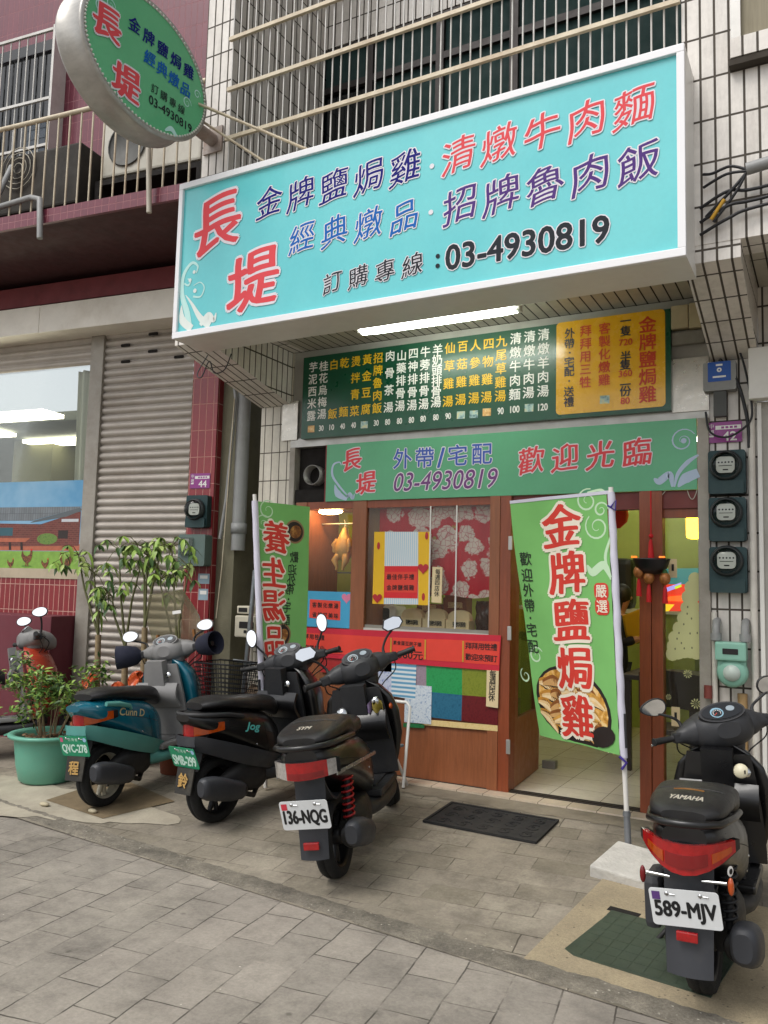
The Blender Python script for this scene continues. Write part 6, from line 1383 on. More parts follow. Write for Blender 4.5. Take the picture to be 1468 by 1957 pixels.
# green pot with a leafy shrub
pc = np.array([-5.25, -1.33, .045]); PS_ = .86
t = thing('potted_shrub', 'leafy shrub in a big round mint green plastic pot at the left edge', 'potted plant', tuple(pc))
pm = mat('mint_pot_plastic', '#5fa08a', .45, var=.1, vs=4, dirt=.15, dirtcol='#8a8a72')
PT = Matrix.Translation(pc) @ Matrix.Scale(PS_, 4) @ Matrix.Translation(-Vector(pc)); mb = MB(pm); mb.T = PT; mb.lathe([(.0, .0), (.21, .0), (.235, .02), (.265, .15), (.285, .33), (.29, .375), (.335, .38), (.345, .395), (.34, .41), (.30, .412), (.275, .395), (.26, .33)], pc, (0, 0, 1), n=40)
for a in (R_(200), R_(20)):
    c, s = math.cos(a), math.sin(a); mb.sheet(lambda u, v: (pc[0]+c*(.33+.07*v)-s*(.09*(u-.5)*2*(1-.3*v)), pc[1]+s*(.33+.07*v)+c*(.09*(u-.5)*2*(1-.3*v)), pc[2]+.40-.03*v), 6, 4, .014)
mb.make('pot', t)
mb = MB(mat('dry_litter_soil', '#5a4632', .95, var=.5, vs=30, bmp=.8)); mb.T = PT; mb.lathe([(.0, .37), (.15, .36), (.272, .345)], pc, (0, 0, 1), n=24); mb.make('soil', t)
mb = MB(leaf_a); mb.T = PT
for k in range(60): a = rng.uniform(0, 6.28); r = .24*rng.random()**.5; leaf(mb, (pc[0]+r*math.cos(a), pc[1]+r*math.sin(a), pc[2]+.385), (math.cos(a*3), math.sin(a*3), .3*rng.random()), (0, 0, 1), .06, .03, mat('dry_leaf', '#8a5e3a', .8, var=.4) if k % 3 else mat('pale_dry_leaf', '#b59a78', .8, var=.3))
mb.make('dry_leaves', t)['kind'] = 'stuff'
st = MB(bark); fo_ = MB(leaf_a); st.T = PT; fo_.T = PT
tips = []
for k in range(19):
    a = rng.uniform(0, 6.28); r = rng.uniform(.1, .42); top = (pc[0]+r*math.cos(a)*1.15, pc[1]+r*math.sin(a)*.8, pc[2]+rng.uniform(.6, 1.12)-.3*r)
    b0 = (pc[0]+.08*math.cos(a), pc[1]+.08*math.sin(a), pc[2]+.36); mid = ((b0[0]*.5+top[0]*.5)+rng.uniform(-.04, .04), b0[1]*.5+top[1]*.5, (b0[2]+top[2])/2+.06)
    st.tube([b0, mid, top], [.0065, .0045, .0025], n=6); tips.append((mid, top))
for mid, top in tips:
    for j in range(3):
        f = rng.uniform(.3, 1); c0 = [mid[i]*(1-f)+top[i]*f for i in range(3)]; e = [c0[0]+rng.uniform(-.16, .16), c0[1]+rng.uniform(-.14, .14), c0[2]+rng.uniform(-.04, .14)]
        st.tube([c0, e], [.004, .002], n=5)
        for q_ in range(24):
            f2 = rng.uniform(.15, 1.1); p = [c0[i]*(1-f2)+e[i]*f2+rng.gauss(0, .028) for i in range(3)]
            leaf(fo_, p, (rng.gauss(0, 1), rng.gauss(0, 1), rng.gauss(.25, .5)), (rng.gauss(0, .3), rng.gauss(0, .3), 1), rng.uniform(.04, .08), rng.uniform(.02, .036), (leaf_a, leaf_b, leaf_a, leaf_b, leaf_c)[rng.randrange(5)], rng.uniform(-.1, .6))
st.make('stem', t); fo_.make('foliage', t)
# money trees by the shutter
terra = mat('terracotta', '#8a4a32', .7, var=.2, dirt=.2); bow_m = mat('orange_ribbon', '#c4562a', .35, var=.25, vs=20)
def money_tree(base, trunk_h, tops, label, bow=True, pot_r=.17, pot_h=.26, stems=None):
    x, y = base; z0 = gz(x, y)+.005; t = thing('potted_tree', label, 'potted plant', (x, y, z0), 'slender money trees in front of the shutter')
    MB(terra).lathe([(0, 0), (pot_r*.72, 0), (pot_r*.95, pot_h*.85), (pot_r*1.08, pot_h*.86), (pot_r*1.1, pot_h), (pot_r*.95, pot_h), (pot_r*.92, pot_h*.9), (0, pot_h*.9)], (x, y, z0), (0, 0, 1), n=24).make('pot', t)
    mb = MB(bark); mb.tube([(x, y, z0+pot_h*.8), (x+.015, y, z0+pot_h+(trunk_h-pot_h)*.5), (x, y, z0+trunk_h)], [.034, .028, .024], n=10); mb.make('trunk', t)
    st = MB(mat('green_brown_stem', '#5a5a34', .7, var=.2)); fo = MB(leaf_a)
    for tp in tops:
        tp = np.array(tp); s0 = np.array([x, y, z0+trunk_h]); m1 = s0*.5+tp*.5+np.array([rng.uniform(-.03, .03), rng.uniform(-.05, .02), .05]); st.tube([s0, m1, tp], [.012, .009, .006], n=6)
        for k in range(8):
            a = rng.uniform(0, 6.28); q_r = rng.uniform(.05, .24); hub = tp+np.array([q_r*math.cos(a), .1*math.sin(a)-.03, rng.uniform(-.13, .1)]); st.tube([tp, (tp+hub)/2+np.array([0, 0, .03]), hub], [.004, .003, .0025], n=5); a1 = rng.uniform(0, 6.28)
            for j in range(rng.choice((4, 5, 5, 6))):
                b = a1+j*1.15; leaf(fo, hub, (math.cos(b), math.sin(b), -.25-.5*rng.random()), (0, 0, 1), (.7+.3*math.cos(b))*rng.uniform(.08, .17), rng.uniform(.025, .045), (leaf_a, leaf_b, leaf_b, leaf_c, leaf_y)[rng.randrange(5)], rng.uniform(.1, .8))
    st.make('stem', t); fo.make('foliage', t)
    if bow:
        mb = MB(bow_m); zb = z0+trunk_h*.62
        for k in range(9):
            a = rng.uniform(0, 6.28); d = np.array([math.cos(a)*.07, -.03+math.sin(a)*.03, math.sin(a)*.06]); o = np.array([x, y-.045, zb])
            mb.sheet(lambda u, v: o+d*(1-abs(2*u-1)**2*.98)+np.array([0, -.02*math.sin(2*math.pi*u), .0])+np.array([-d[2], 0, d[0]])*.5*(v-.5)+np.array([-d[2], 0, d[0]])*.4*math.sin(2*math.pi*u), 8, 2, .002)
        for s in (-.03, .03): mb.sheet(lambda u, v: (x+s+.02*(v-.5)+s*u, y-.05, zb-.17*u), 5, 2, .002)
        mb.make('ribbon_bow', t)
    return t
yy_ = -.62
T_ = lambda u, v, y=yy_: tuple(P(u, v, y=y))
money_tree((T_(183, 1300)[0], yy_), T_(183, 1215)[2]-.08, [T_(150, 1060), T_(205, 1130), T_(180, 1095)], 'slender money tree with one orange bow, the nearest to the steel shutter post')
money_tree((T_(236, 1300)[0], yy_), T_(236, 1238)[2]-.08, [T_(228, 1050), T_(268, 1085), T_(215, 1140)], 'middle slender money tree with an orange bow between the other two')
money_tree((T_(280, 1300)[0], yy_-.05), T_(280, 1200)[2]-.08, [T_(285, 1065, -.66), T_(310, 1045, -.66), T_(262, 1040, -.66)], 'money tree with the largest orange bow behind the scooter windscreen')
money_tree((T_(335, 1380, -.75)[0], -.72), .62, [T_(328, 1045, -.7), T_(362, 1085, -.7), T_(305, 1110, -.7)], 'money tree in the terracotta pot nearest to the red tiled column', pot_r=.16, pot_h=.42)
# small litter on the ground
rng = random.Random(9); mb = None
for k, (u, v, s, lab) in enumerate(((85, 1538, .045, 'beige pebble on the cement by the green pot'), (177, 1552, .04, 'flat white stone chip against the teal scooter rear tyre'))):
    c = P(u, v, z=.035); mb = MB(mat('pale_pebble', '#b3a98f', .9, var=.2)); mb.ball((c[0], c[1], gz(c[0], c[1])+.022), (s, s*.5, .014), n=8, k=5); tag(mb.make('stone', None, tuple(c)), lab, 'stone')
# ================================================================ SCOOTERS
blk_gloss = mat('black_gloss_plastic', '#0b0b0d', .33, var=.3, vs=5, coat=.22, dirt=.07, dirtcol='#4a463e')
blk_matte = mat('black_matte_plastic', '#1b1c1f', .55, var=.25, vs=8, bmp=.1, bs=400, dirt=.25, dirtcol='#55504a')
gry_plast = mat('dark_grey_plastic', '#2e3035', .5, var=.2, vs=8, bmp=.1, bs=400, dirt=.25, dirtcol='#5d5850')
cowl_grey = mat('charcoal_cowl_plastic', '#2a2b2e', .5, var=.15, vs=8, bmp=.1, bs=500, dirt=.2, dirtcol='#57534c')
lgrey = mat('aged_grey_plastic', '#7d7c7b', .55, var=.2, vs=6, dirt=.3, dirtcol='#5a544c')
seat_v = mat('black_vinyl', '#141416', .42, var=.3, vs=12, bmp=.12, bs=300, dirt=.3, dirtcol='#403c36')
tyre_m = mat('tyre_rubber', '#141414', .85, var=.3, vs=12, bmp=.3, bs=120, dirt=.45, dirtcol='#3a3732')
engine_m = mat('oily_engine', '#2b2a2a', .55, .4, var=.4, vs=14, dirt=.5, dirtcol='#4a4036')
muff_m = mat('exhaust_black', '#191919', .5, .3, var=.3, dirt=.3, dirtcol='#4a3c30')
chrome = mat('chrome', '#c9cbcc', .12, 1.0, var=.05)
mirror_m = mat('mirror_glass', '#f0f2f4', .03, 1.0, var=.01)
lens_red = mat('red_lens', '#9c0f12', .1, var=.35, vs=40, coat=.6); lens_amb = mat('amber_lens', '#a8430c', .12, var=.3, vs=40, coat=.6); lens_clr = mat('clear_lens', '#b9b4ae', .08, .3, var=.4, vs=60, coat=.6)
plate_w = mat('white_plate_enamel', '#d9dcdd', .35, var=.05, dirt=.12); plate_g = mat('green_plate_enamel', '#1f8f66', .35, var=.08, dirt=.15); pl_blk = mat('plate_black', '#15171a', .4)
teal_p = mat('teal_paint', '#0f5f73', .2, var=.2, vs=4, coat=.5, dirt=.15); teal_l = mat('faded_teal_plastic', '#4f9088', .45, var=.15, vs=4, dirt=.2); red_p = mat('red_orange_paint', '#a63a26', .3, var=.15, coat=.3, dirt=.15)
spring_red = mat('red_spring', '#a51d1f', .35, .2); gold = mat('gold_decal', '#c9b98a', .4, .2); cyan_d = mat('cyan_decal', '#5fc4bd', .5)
rim_w = mat('cream_rim', '#b9b3a0', .5, .2, var=.2, dirt=.4); rim_b = mat('black_rim', '#202022', .45, .4, var=.2, dirt=.3)
dial_b = mat('dial_black', '#15181c', .2)
def scooter(label, pos, theta, lean, K):
    rz = R_(90+theta); slope = math.atan(SL) if pos[1] > YC else 0
    Mx = Matrix.Translation(pos) @ Matrix.Rotation(rz, 4, 'Z') @ Matrix.Rotation(-slope*math.cos(R_(theta)), 4, 'Y') @ Matrix.Rotation(-R_(lean), 4, 'X') @ Matrix.Scale(K.get('scale', 1), 4)
    t = thing('motor_scooter', label, 'scooter', pos, 'scooters parked in front of the shops', rot=(0, 0, 0)); t.matrix_world = Mx; t.rotation_mode = 'XYZ'; t.location, t.rotation_euler, t.scale = Mx.decompose()[0], Mx.decompose()[1].to_euler(), Mx.decompose()[2]
    ov = K['ov']; L = K.get('wb', 1.25); rw = K.get('rw', .215); tw = K.get('tw', .052)
    body, side, apron, inner, cowl = K['body'], K['side'], K['apron'], K['inner'], K['cowl']
    pt = lambda n, mb, p=None: mb.make(n, p or t, local=True)
    B = lambda m: MB(m)
    # wheels
    def wheel(cx, parent_matrix=None):
        mb = B(tyre_m); mb.T = parent_matrix
        pr = [(rw-.055, -tw*.8), (rw-.03, -tw), (rw-.012, -tw*.86), (rw-.002, -tw*.5), (rw, -.006), (rw-.004, -.003), (rw-.004, .003), (rw, .006), (rw-.002, tw*.5), (rw-.012, tw*.86), (rw-.03, tw), (rw-.055, tw*.8)]
        mb.lathe(pr, (cx, 0, rw), (0, 1, 0), n=44); w = pt('wheel', mb)
        mb = B(K['rim']); mb.T = parent_matrix
        mb.lathe([(rw-.056, -tw*.8), (rw-.066, -tw*.7), (rw-.07, -.02), (rw-.07, .02), (rw-.066, tw*.7), (rw-.056, tw*.8)], (cx, 0, rw), (0, 1, 0), n=40)
        mb.lathe([(0, -.05), (.045, -.05), (.05, -.03), (.05, .03), (.045, .05), (0, .05)], (cx, 0, rw), (0, 1, 0), n=20)
        for k in range(3):
            a = 2*math.pi*k/3+.4
            for da in (-.22, .22): mb.tube([(cx+.04*math.cos(a), 0, rw+.04*math.sin(a)), (cx+(rw-.065)*math.cos(a+da), 0, rw+(rw-.065)*math.sin(a+da))], [.02, .016], n=6)
        pt('rim', mb, w); return w
    wheel(0)
    # rear body cowl
    zt = K.get('zt', .70)
    mb = B(body)
    if ov > .3: ks = [(-ov, 0, zt-.0, .085, .05, 2.4), (-ov+.05, 0, zt-.015, .125, .078, 2.6), (-.2, 0, zt-.045, .155, .105, 2.8), (-.02, 0, zt-.085, .172, .128, 3), (.16, 0, zt-.14, .176, .15, 3), (.33, 0, zt-.2, .16, .165, 3), (.45, 0, zt-.25, .13, .16, 3), (.5, 0, zt-.27, .1, .14, 3)]
    else: ks = [(-ov-.07, 0, zt+.035, .06, .022, 2.4), (-ov+.03, 0, zt+.0, .125, .07, 2.6), (0.02, 0, zt-.045, .158, .112, 2.8), (.16, 0, zt-.095, .165, .14, 3), (.34, 0, zt-.17, .155, .17, 3), (.44, 0, zt-.22, .13, .17, 3), (.5, 0, zt-.25, .1, .15, 3)]
    mb.loft(ks, n=30, sub=5); bd = pt('body_cowl', mb)
    # lower side skirt
    if K.get('skirt'):
        mb = B(K['skirt'])
        bx_ = [k[0] for k in ks]; by_ = [k[3] for k in ks]
        for s in (-1, 1):
            def skf(u, v, s=s):
                x = -ov-.05+(.56+ov)*u; z = zt-.075-.26*max(0, u-.02)**1.05-(.085+.03*math.sin(math.pi*u))*v
                return (x, s*(float(np.interp(x, bx_, by_))+.012-.03*v*v), z)
            mb.sheet(skf, 22, 5, .012)
        mb.sheet(lambda u, v: (-ov-.052+.01*(2*u-1)**2-.004*v, .085*(2*u-1), zt-.08-.06*v), 8, 3, .012)
        pt('side_skirt', mb)
    # seat
    mb = B(seat_v); zs = zt+.095
    if ov > .3: mb.loft([(-ov+.0, 0, zs-.012, .085, .02, 3), (-ov+.05, 0, zs-.006, .135, .034, 3.2), (-.2, 0, zs+.0, .155, .046, 3.4), (.0, 0, zs-.002, .162, .056, 3.4), (.05, 0, zs-.016, .162, .056, 3.4), (.1, 0, zs-.038, .158, .05, 3.4), (.28, 0, zs-.055, .138, .055, 3.2), (.42, 0, zs-.085, .095, .055), (.5, 0, zs-.12, .055, .05)], n=28, sub=5)
    else: mb.loft([(-ov+.02, 0, zs-.0, .08, .022), (-ov+.1, 0, zs+.005, .13, .036), (.06, 0, zs-.005, .15, .045), (.2, 0, zs-.03, .148, .05), (.34, 0, zs-.05, .125, .055), (.47, 0, zs-.075, .1, .06), (.54, 0, zs-.11, .06, .055)], n=28, sub=5)
    st = pt('seat', mb)
    def tree(ob): return BVHTree.FromPolygons([q.co for q in ob.data.vertices], [list(f.vertices) for f in ob.data.polygons])
    stree, btree = tree(st), tree(bd)
    def on_seat(x, y, h):
        hit = stree.ray_cast(Vector((x, y, 2)), Vector((0, 0, -1))); return hit[0]+hit[1]*h if hit[0] is not None else Vector((x, y, zs+.04+h))
    def on_side(x, z, h, s=-1):
        hit = btree.ray_cast(Vector((x, s*1.0, z)), Vector((0, -s, 0))); return hit[0]+hit[1]*h if hit[0] is not None else Vector((x, s*.165, z))
    if K.get('seat_text'):
        x0 = -ov+.1; mb = B(mat('seat_lettering', '#bdb7a8', .5))
        run(mb, lambda a, b, h=0: on_seat(x0+b*1.25, -a, h)[:], K['seat_text'], 0, 0, .034, mat('seat_lettering', '#bdb7a8', .5), h=.002, wt=.02, width=.0225*len(K['seat_text']), shear=.15, fine=.02); pt('lettering', mb, st)
        mb = B(mat('seat_piping', '#2c2b2a', .6)); mb.tube([on_seat(-.13, .13*k/6, .001) for k in range(-6, 7)], .003, n=5); pt('piping', mb, st)
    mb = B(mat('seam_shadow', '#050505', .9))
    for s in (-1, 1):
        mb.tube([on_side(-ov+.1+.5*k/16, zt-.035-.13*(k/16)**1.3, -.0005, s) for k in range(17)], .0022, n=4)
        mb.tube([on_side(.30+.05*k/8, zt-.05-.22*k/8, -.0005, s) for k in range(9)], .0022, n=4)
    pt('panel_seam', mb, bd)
    mb = B(chrome)
    for s in (-1, 1):
        for x_, z_ in ((.24, zt-.2), (.36, zt-.3)): c_ = on_side(x_, z_, 0, s); mb.ball(c_, (.007, .004, .007), n=8, k=4)
    pt('bolt', mb, bd)
    # grab rail
    mb = B(K.get('rail') or blk_gloss)
    if ov > .3:
        pts = [(.02, .165, zt+.035), (-.15, .165, zt+.05), (-ov+.02, .135, zt+.062), (-ov-.045, .07, zt+.066), (-ov-.055, 0, zt+.066)]
    else: pts = [(.12, .16, zt+.0), (0, .16, zt+.03), (-ov, .13, zt+.05), (-ov-.05, .06, zt+.055), (-ov-.06, 0, zt+.055)]
    if K.get('rail', 1): mb.tube(pts+[(x, -y, z) for x, y, z in pts[-2::-1]], .0145, n=10); pt('grab_rail', mb)
    # tail light
    tl = K['tail']; xe = -ov-.0; wv = tl['w']; zc = zt+tl.get('dz', -.06); hh = tl['h']
    tf = lambda s0, s1, g=0: (lambda u, v: ((lambda s: (xe-.035-g+tl.get('wrap', .12)*s*s, wv*s, zc+(v-.5)*hh*(1-tl.get('taper', .3)*s*s)-tl.get('sag', 0)*(1-s*s)+tl.get('lift', .0)*s*s))(s0+(s1-s0)*u)))
    mb = B(blk_gloss); mb.sheet(tf(-1.05, 1.05, -.014), 16, 3, .03); th = pt('tail_light', mb)
    for s0, s1, m in tl['seg']:
        mb = B(m); mb.sheet(tf(s0, s1), 8, 5, .02); pt('lens', mb, th)
    for s0, s1, v0, v1, m in tl.get('inset', ()):
        mb = B(m); f_ = tf(s0, s1, .008); mb.sheet(lambda u, v: f_(u, v0+(v1-v0)*v), 6, 3, .012); pt('lens', mb, th)
    # fender and plate
    px_, pz_ = -K.get('pov', ov), K.get('pz', .46)
    mb = B(K.get('fender', blk_matte)); fw = K.get('fw', .085); fx = K.get('ftilt', .0)
    mb.sheet(lambda u, v: ((px_+.07)*(1-v)+(px_-.01+fx)*v+.02*(2*u-1)**2, fw*(2*u-1)*(1-.12*v), (zt-.08)*(1-v)+(K.get('fz', .27))*v), 8, 12, .016)
    mb.sheet(lambda u, v: (px_+.08+(.24)*v, .075*(2*u-1), zt-.12-.22*v*(1-v)-.14*v), 6, 6, .012)
    fd_ = pt('rear_fender', mb)
    if K.get('reflector'):
        mb = B(lens_red); mb.box(px_-.03+fx*.75, px_-.012+fx*.75, K['reflector'][0]-.04, K['reflector'][0]+.04, K['reflector'][1]-.018, K['reflector'][1]+.018, bev=.004); pt('reflector', mb, fd_)
    if K.get('flap'):
        mb = B(mat('worn_mud_flap', '#2e2c28', .85, var=.4, dirt=.5, dirtcol='#6a624f')); fl = K['flap']
        mb.sheet(lambda u, v: (px_-.02-.035*v, .078*(2*u-1)*(1-.06*v), pz_-.07-.15*v), 5, 6, .008); q_ = pt('mud_flap', mb, fd_)
        mb = B(gold); fr = lambda a, b, h=0: (px_-.045-h-(.0-b)*.2, -a, pz_-.14+b); cjk(mb, fr, fl, .0, .0, .085, mat('flap_paint', '#a8854a', .8), h=.006, wt=.03); pt('lettering', mb, q_)
    ang = K.get('pang', 12); PM = Matrix.Translation((px_-.035, K.get('py', 0), pz_)) @ Matrix.Rotation(R_(K.get('proll', 0)), 4, 'X') @ Matrix.Rotation(R_(-ang), 4, 'Y')
    frp = lambda a, b, h=0: (PM @ Vector((-.004-h, -a, b)))[:]
    pw, ph = K.get('psize', (.25, .145))
    mb = B(plate_w if K['pk'] == 'w' else plate_g); mb.prism(rrect(-pw/2, pw/2, -ph/2, ph/2, .014), frp, -.003, .0); pl = pt('licence_plate', mb)
    tm = pl_blk if K['pk'] == 'w' else mat('plate_pale', '#cfeee0', .4)
    mb = B(tm)
    if K['plate']: run(mb, frp, K['plate'], 0, -.014 if K['pk'] == 'w' else -.02, ph*(.54 if K['pk'] == 'w' else .46), tm, h=.0012, wt=.032, width=pw*.88)
    if K['pk'] == 'g':
        line(mb, frp, '台灣省', (-.03, ph*.33), (.03, ph*.33), .024, tm, h=.0012); mb.flat(disc(pw*.42, ph*.33, .015, n=12), frp, .0013, mat('round_sticker', '#9cc3e0', .4))
        mb.flat([(-pw*.46, ph*.2), (-pw*.36, ph*.2), (-pw*.36, ph*.42), (-pw*.46, ph*.42)], frp, .0013, mat('pink_sticker', '#d25a86', .5)) if K.get('pinks') else None
    else: mb.flat([(-pw*.46, ph*.2), (-pw*.34, ph*.2), (-pw*.34, ph*.42), (-pw*.46, ph*.42)], frp, .0013, mat('red_sticker', '#d23a4a', .5) if K.get('reds') else mat('plum_sticker', '#5a3a7a', .5))
    pt('lettering', mb, pl)
    mb = B(chrome)
    for a in (-pw*.24, pw*.24):
        mb.lathe([(.0, .004), (.008, .003), (.008, 0)], frp(a, ph*.38, 0), Vector(frp(0, 0, 1))-Vector(frp(0, 0, 0)), n=8); mb.tube([frp(a+.01, ph*.37, .002), frp(a+.03, ph*.36, .002)], .003, n=5)
    pt('bolt', mb, pl)
    if K.get('side_reflectors'):
        for s in (-1, 1):
            mb = B(chrome); mb.tube([(px_+.0, s*.06, pz_+.1), (px_+.0, s*.15, pz_+.105)], .007, n=8); mb.ball((px_, s*.165, pz_+.095), (.012, .012, .034), lens_amb if s < 0 else mat('dark_red_reflector', '#6a1416', .2)); pt('side_reflector', mb, fd_)
    # engine, exhaust, shock
    mb = B(engine_m); mb.loft([(-.07, .11, rw, .035, .07), (.05, .115, rw+.01, .045, .09), (.2, .115, rw+.02, .045, .085), (.36, .11, rw+.035, .045, .09), (.42, .11, rw+.035, .03, .06)], n=18); mb.loft([(-.02, -.07, rw+.02, .03, .06), (.12, -.08, rw+.05, .06, .09), (.3, -.05, rw+.04, .09, .1), (.42, -.0, rw+.06, .08, .08)], n=16); pt('engine', mb)
    mb = B(engine_m); mb.box(-.05, .25, .06, .15, rw+.11, rw+.2, bev=.03); pt('air_box', mb)
    mb = B(muff_m); ey = -.155; mb.tube([(.33, -.05, rw-.05), (.22, ey*.8, rw-.075), (.1, ey, rw-.03)], .017)
    mb.lathe([(0, 0), (.045, .0), (.058, .02), (.06, .06), (.06, .3), (.05, .33), (.022, .34), (.02, .36), (.0, .355)], (.1, ey, rw-.01), (-1, -.03, .22), n=22); ex_ = pt('exhaust', mb)
    es = K.get('exs', 1); mb = B(K.get('shield', gry_plast)); mb.loft([(-.27, ey-.03, rw+.08, .03*es, .045*es, 2.6), (-.24, ey-.034, rw+.078, .046*es, .064*es, 2.7), (-.14, ey-.036, rw+.055, .05*es, .075*es, 2.7), (-.02, ey-.034, rw+.02, .044*es, .066*es, 2.7), (.08, ey-.026, rw+.0, .03*es, .045*es, 2.6), (.11, ey-.02, rw-.005, .015, .02, 2.4)], n=18); pt('heat_shield', mb, ex_)
    for s in ((-1, 1) if ov > .3 else (1,)):
        mb = B(engine_m); a, b = Vector((-.06, s*.115, rw+.07)), Vector((-.02, s*.12, zt-.12)); mb.tube([a, b], .016); sh_ = pt('shock_absorber', mb)
        mb = B(K.get('spring', blk_matte)); d = b-a; mb.tube([a+d*(.1+.75*k/60)+Vector((.03*math.cos(k*.75), .03*math.sin(k*.75), 0)) for k in range(61)], .0065, n=6); pt('spring', mb, sh_)
    # floor, belly
    mb = B(inner); mb.box(.42, L-.43, -.175, .175, .285, .325, bev=.012); mb.box(.5, L-.45, -.12, .12, .325, .334, bev=.004); pt('floorboard', mb)
    mb = B(K.get('belly', blk_matte)); mb.loft([(.3, 0, .25, .1, .06), (.45, 0, .235, .17, .055), (.75, 0, .235, .175, .055), (L-.38, 0, .27, .14, .07), (L-.3, 0, .3, .08, .06)], n=18); pt('belly_pan', mb)
    # leg shield
    xa = L-.42
    mb = B(apron); rg = []
    for (z, xs, xn, w) in K.get('shieldk', ((.30, xa-.0, xa+.08, .15), (.42, xa-.01, xa+.17, .195), (.56, xa-.03, xa+.215, .235), (.70, xa-.055, xa+.205, .235), (.80, xa-.07, xa+.165, .205), (.87, xa-.075, xa+.12, .14), (.91, xa-.07, xa+.06, .06))):
        ring = []
        for k in range(17): a = -math.pi/2+math.pi*k/16; ring.append((xs+(xn-xs)*math.cos(a)**.8 if math.cos(a) > 1e-6 else xs, w*math.sin(a), z))
        for k in range(1, 12): ring.append((xs+.02*math.sin(math.pi*k/12), w-2*w*k/12, z))
        rg.append(ring)
    dense = []
    for i in range(len(rg)-1):
        for q in range(4):
            f = q/4; f = f; dense.append([tuple(rg[i][j][c]*(1-f)+rg[i+1][j][c]*f for c in range(3)) for j in range(len(rg[0]))])
    dense.append(rg[-1]); mb.rings(dense); ap = pt('leg_shield', mb)
    mb = B(inner); wi = K.get('wi', .2)
    mb.sheet(lambda u, v: (xa-.055-.05*v+.035*math.sin(math.pi*u)*0-.02*math.cos(math.pi*(u-.5)), wi*(2*u-1)*(1-.25*v*v), .34+.53*v), 12, 14, .02); ip = pt('inner_panel', mb)
    mb = B(K.get('pocketm', blk_gloss)); mb.sheet(lambda u, v: (xa-.125-.055*math.sin(math.pi*v)*(1-.3*abs(2*u-1))-.02*v, wi*.93*(2*u-1), .56+.17*v), 12, 10, .02); pt('glove_pocket', mb, ip)
    mb = B(inner); mb.sheet(lambda u, v: (xa-.13-.03*v, .075*(2*u-1), .62+.28*v), 6, 6, .06); pt('column_cover', mb, ip)
    mb = B(chrome); kc = Vector((xa-.165, K.get('keyy', -.11), .795)); mb.lathe([(0, .012), (.019, .01), (.026, .0)], kc, (-1, 0, .25), n=14); mb.box(kc.x-.02, kc.x-.012, kc.y-.003, kc.y+.003, kc.z-.006, kc.z+.012, dark); pt('key_lock', mb, ip)
    # front assembly steered about the head axis
    hp = Vector((L-.36, 0, .86)); axv = Vector((-.42, 0, 1)).normalized(); SMx = Matrix.Translation(hp) @ Matrix.Rotation(R_(K.get('steer', 25)), 4, axv) @ Matrix.Translation(-hp)
    wheel(L, SMx)
    def F(m): b = MB(m); b.T = SMx; return b
    mb = F(K.get('ffender', apron)); mb.sheet(lambda u, v: (L+(rw+.03)*math.cos(R_(15+140*u)), .075*(2*v-1), rw+.02+(rw+.03)*math.sin(R_(15+140*u))-.03*(2*v-1)**2), 16, 6, .01); pt('front_fender', mb)
    mb = F(engine_m)
    for s in (-1, 1): mb.tube([(L-.02, s*.075, rw), (L-.13, s*.075, .48), (L-.2, s*.03, .62)], .018)
    mb.tube([(L-.2, 0, .58), (L-.36, 0, .9)], .024); pt('fork', mb)
    hx = L-.42; hz = K.get('hz', .99)
    cs = K.get('cs', 1); mb = F(cowl); mb.loft([(hx-.115, 0, hz-.01, .05*cs, .04, 2.4), (hx-.085, 0, hz-.012, .105*cs, .07*cs, 2.5), (hx-.02, 0, hz-.01, .14*cs, .085*cs, 2.5), (hx+.06, 0, hz-.015, .14*cs, .085*cs, 2.4), (hx+.14, 0, hz-.03, .11, .075, 2.3), (hx+.19, 0, hz-.045, .06, .045, 2.2)], n=28, sub=5)
    mb.loft([(-.25, hx-.01, hz-.012, .028, .026), (-.2, hx+.0, hz-.01, .038*cs, .036*cs), (-.12, hx+.01, hz-.008, .066*cs, .062*cs), (.12, hx+.01, hz-.008, .066*cs, .062*cs), (.2, hx+.0, hz-.01, .038*cs, .036*cs), (.25, hx-.01, hz-.012, .028, .026)], axis='y', n=18)
    mb.loft([(hz-.2, hx-.0, 0, .05, .07), (hz-.1, hx-.005, 0, .07, .1), (hz-.03, hx, 0, .08, .12)], axis='z', n=18)
    cw = pt('handlebar_cowl', mb)
    ds = K.get('dash', (.088, .04)); do = K.get('dlift', .02); fdsh = lambda a, b, h=0: (hx-.05+b*.66-(h+do)*.75, -a, hz+.055+b*.75+(h+do)*.66)
    mb = F(blk_gloss); mb.prism(disc(0, 0, ds[0]+.014, ds[1]+.014, 28), fdsh, -.06, .004, cowl, True); mb.prism(disc(0, 0, ds[0]+.006, ds[1]+.006, 28), fdsh, .0, .006, None, True); mb.prism(disc(0, 0, ds[0], ds[1], 28), fdsh, .006, .009, dial_b)
    mb.flat(disc(-.03, -.004, .034, .03, 22), fdsh, .0098, K.get('dialc', mat('dial_pale', '#8d99a0', .3))); mb.flat(disc(-.03, -.006, .027, .022, 20), fdsh, .0102, dial_b); mb.flat(disc(.045, .008, .022, .016, 16), fdsh, .0098, mat('dial_pale', '#8d99a0'))
    for k in range(9):
        a = R_(200-220*k/8); mb.flat([(-.03+.019*math.cos(a)-.0015, -.006+.016*math.sin(a)-.002), (-.03+.019*math.cos(a)+.0015, -.006+.016*math.sin(a)-.002), (-.03+.019*math.cos(a)+.0015, -.006+.016*math.sin(a)+.003), (-.03+.019*math.cos(a)-.0015, -.006+.016*math.sin(a)+.003)], fdsh, .0106, ink_white)
    for q_ in ribbon([(-.03, -.006), (-.046, -.018)], [.003, .002]): mb.flat(q_, fdsh, .011, mat('needle_orange', '#d0402a', .4))
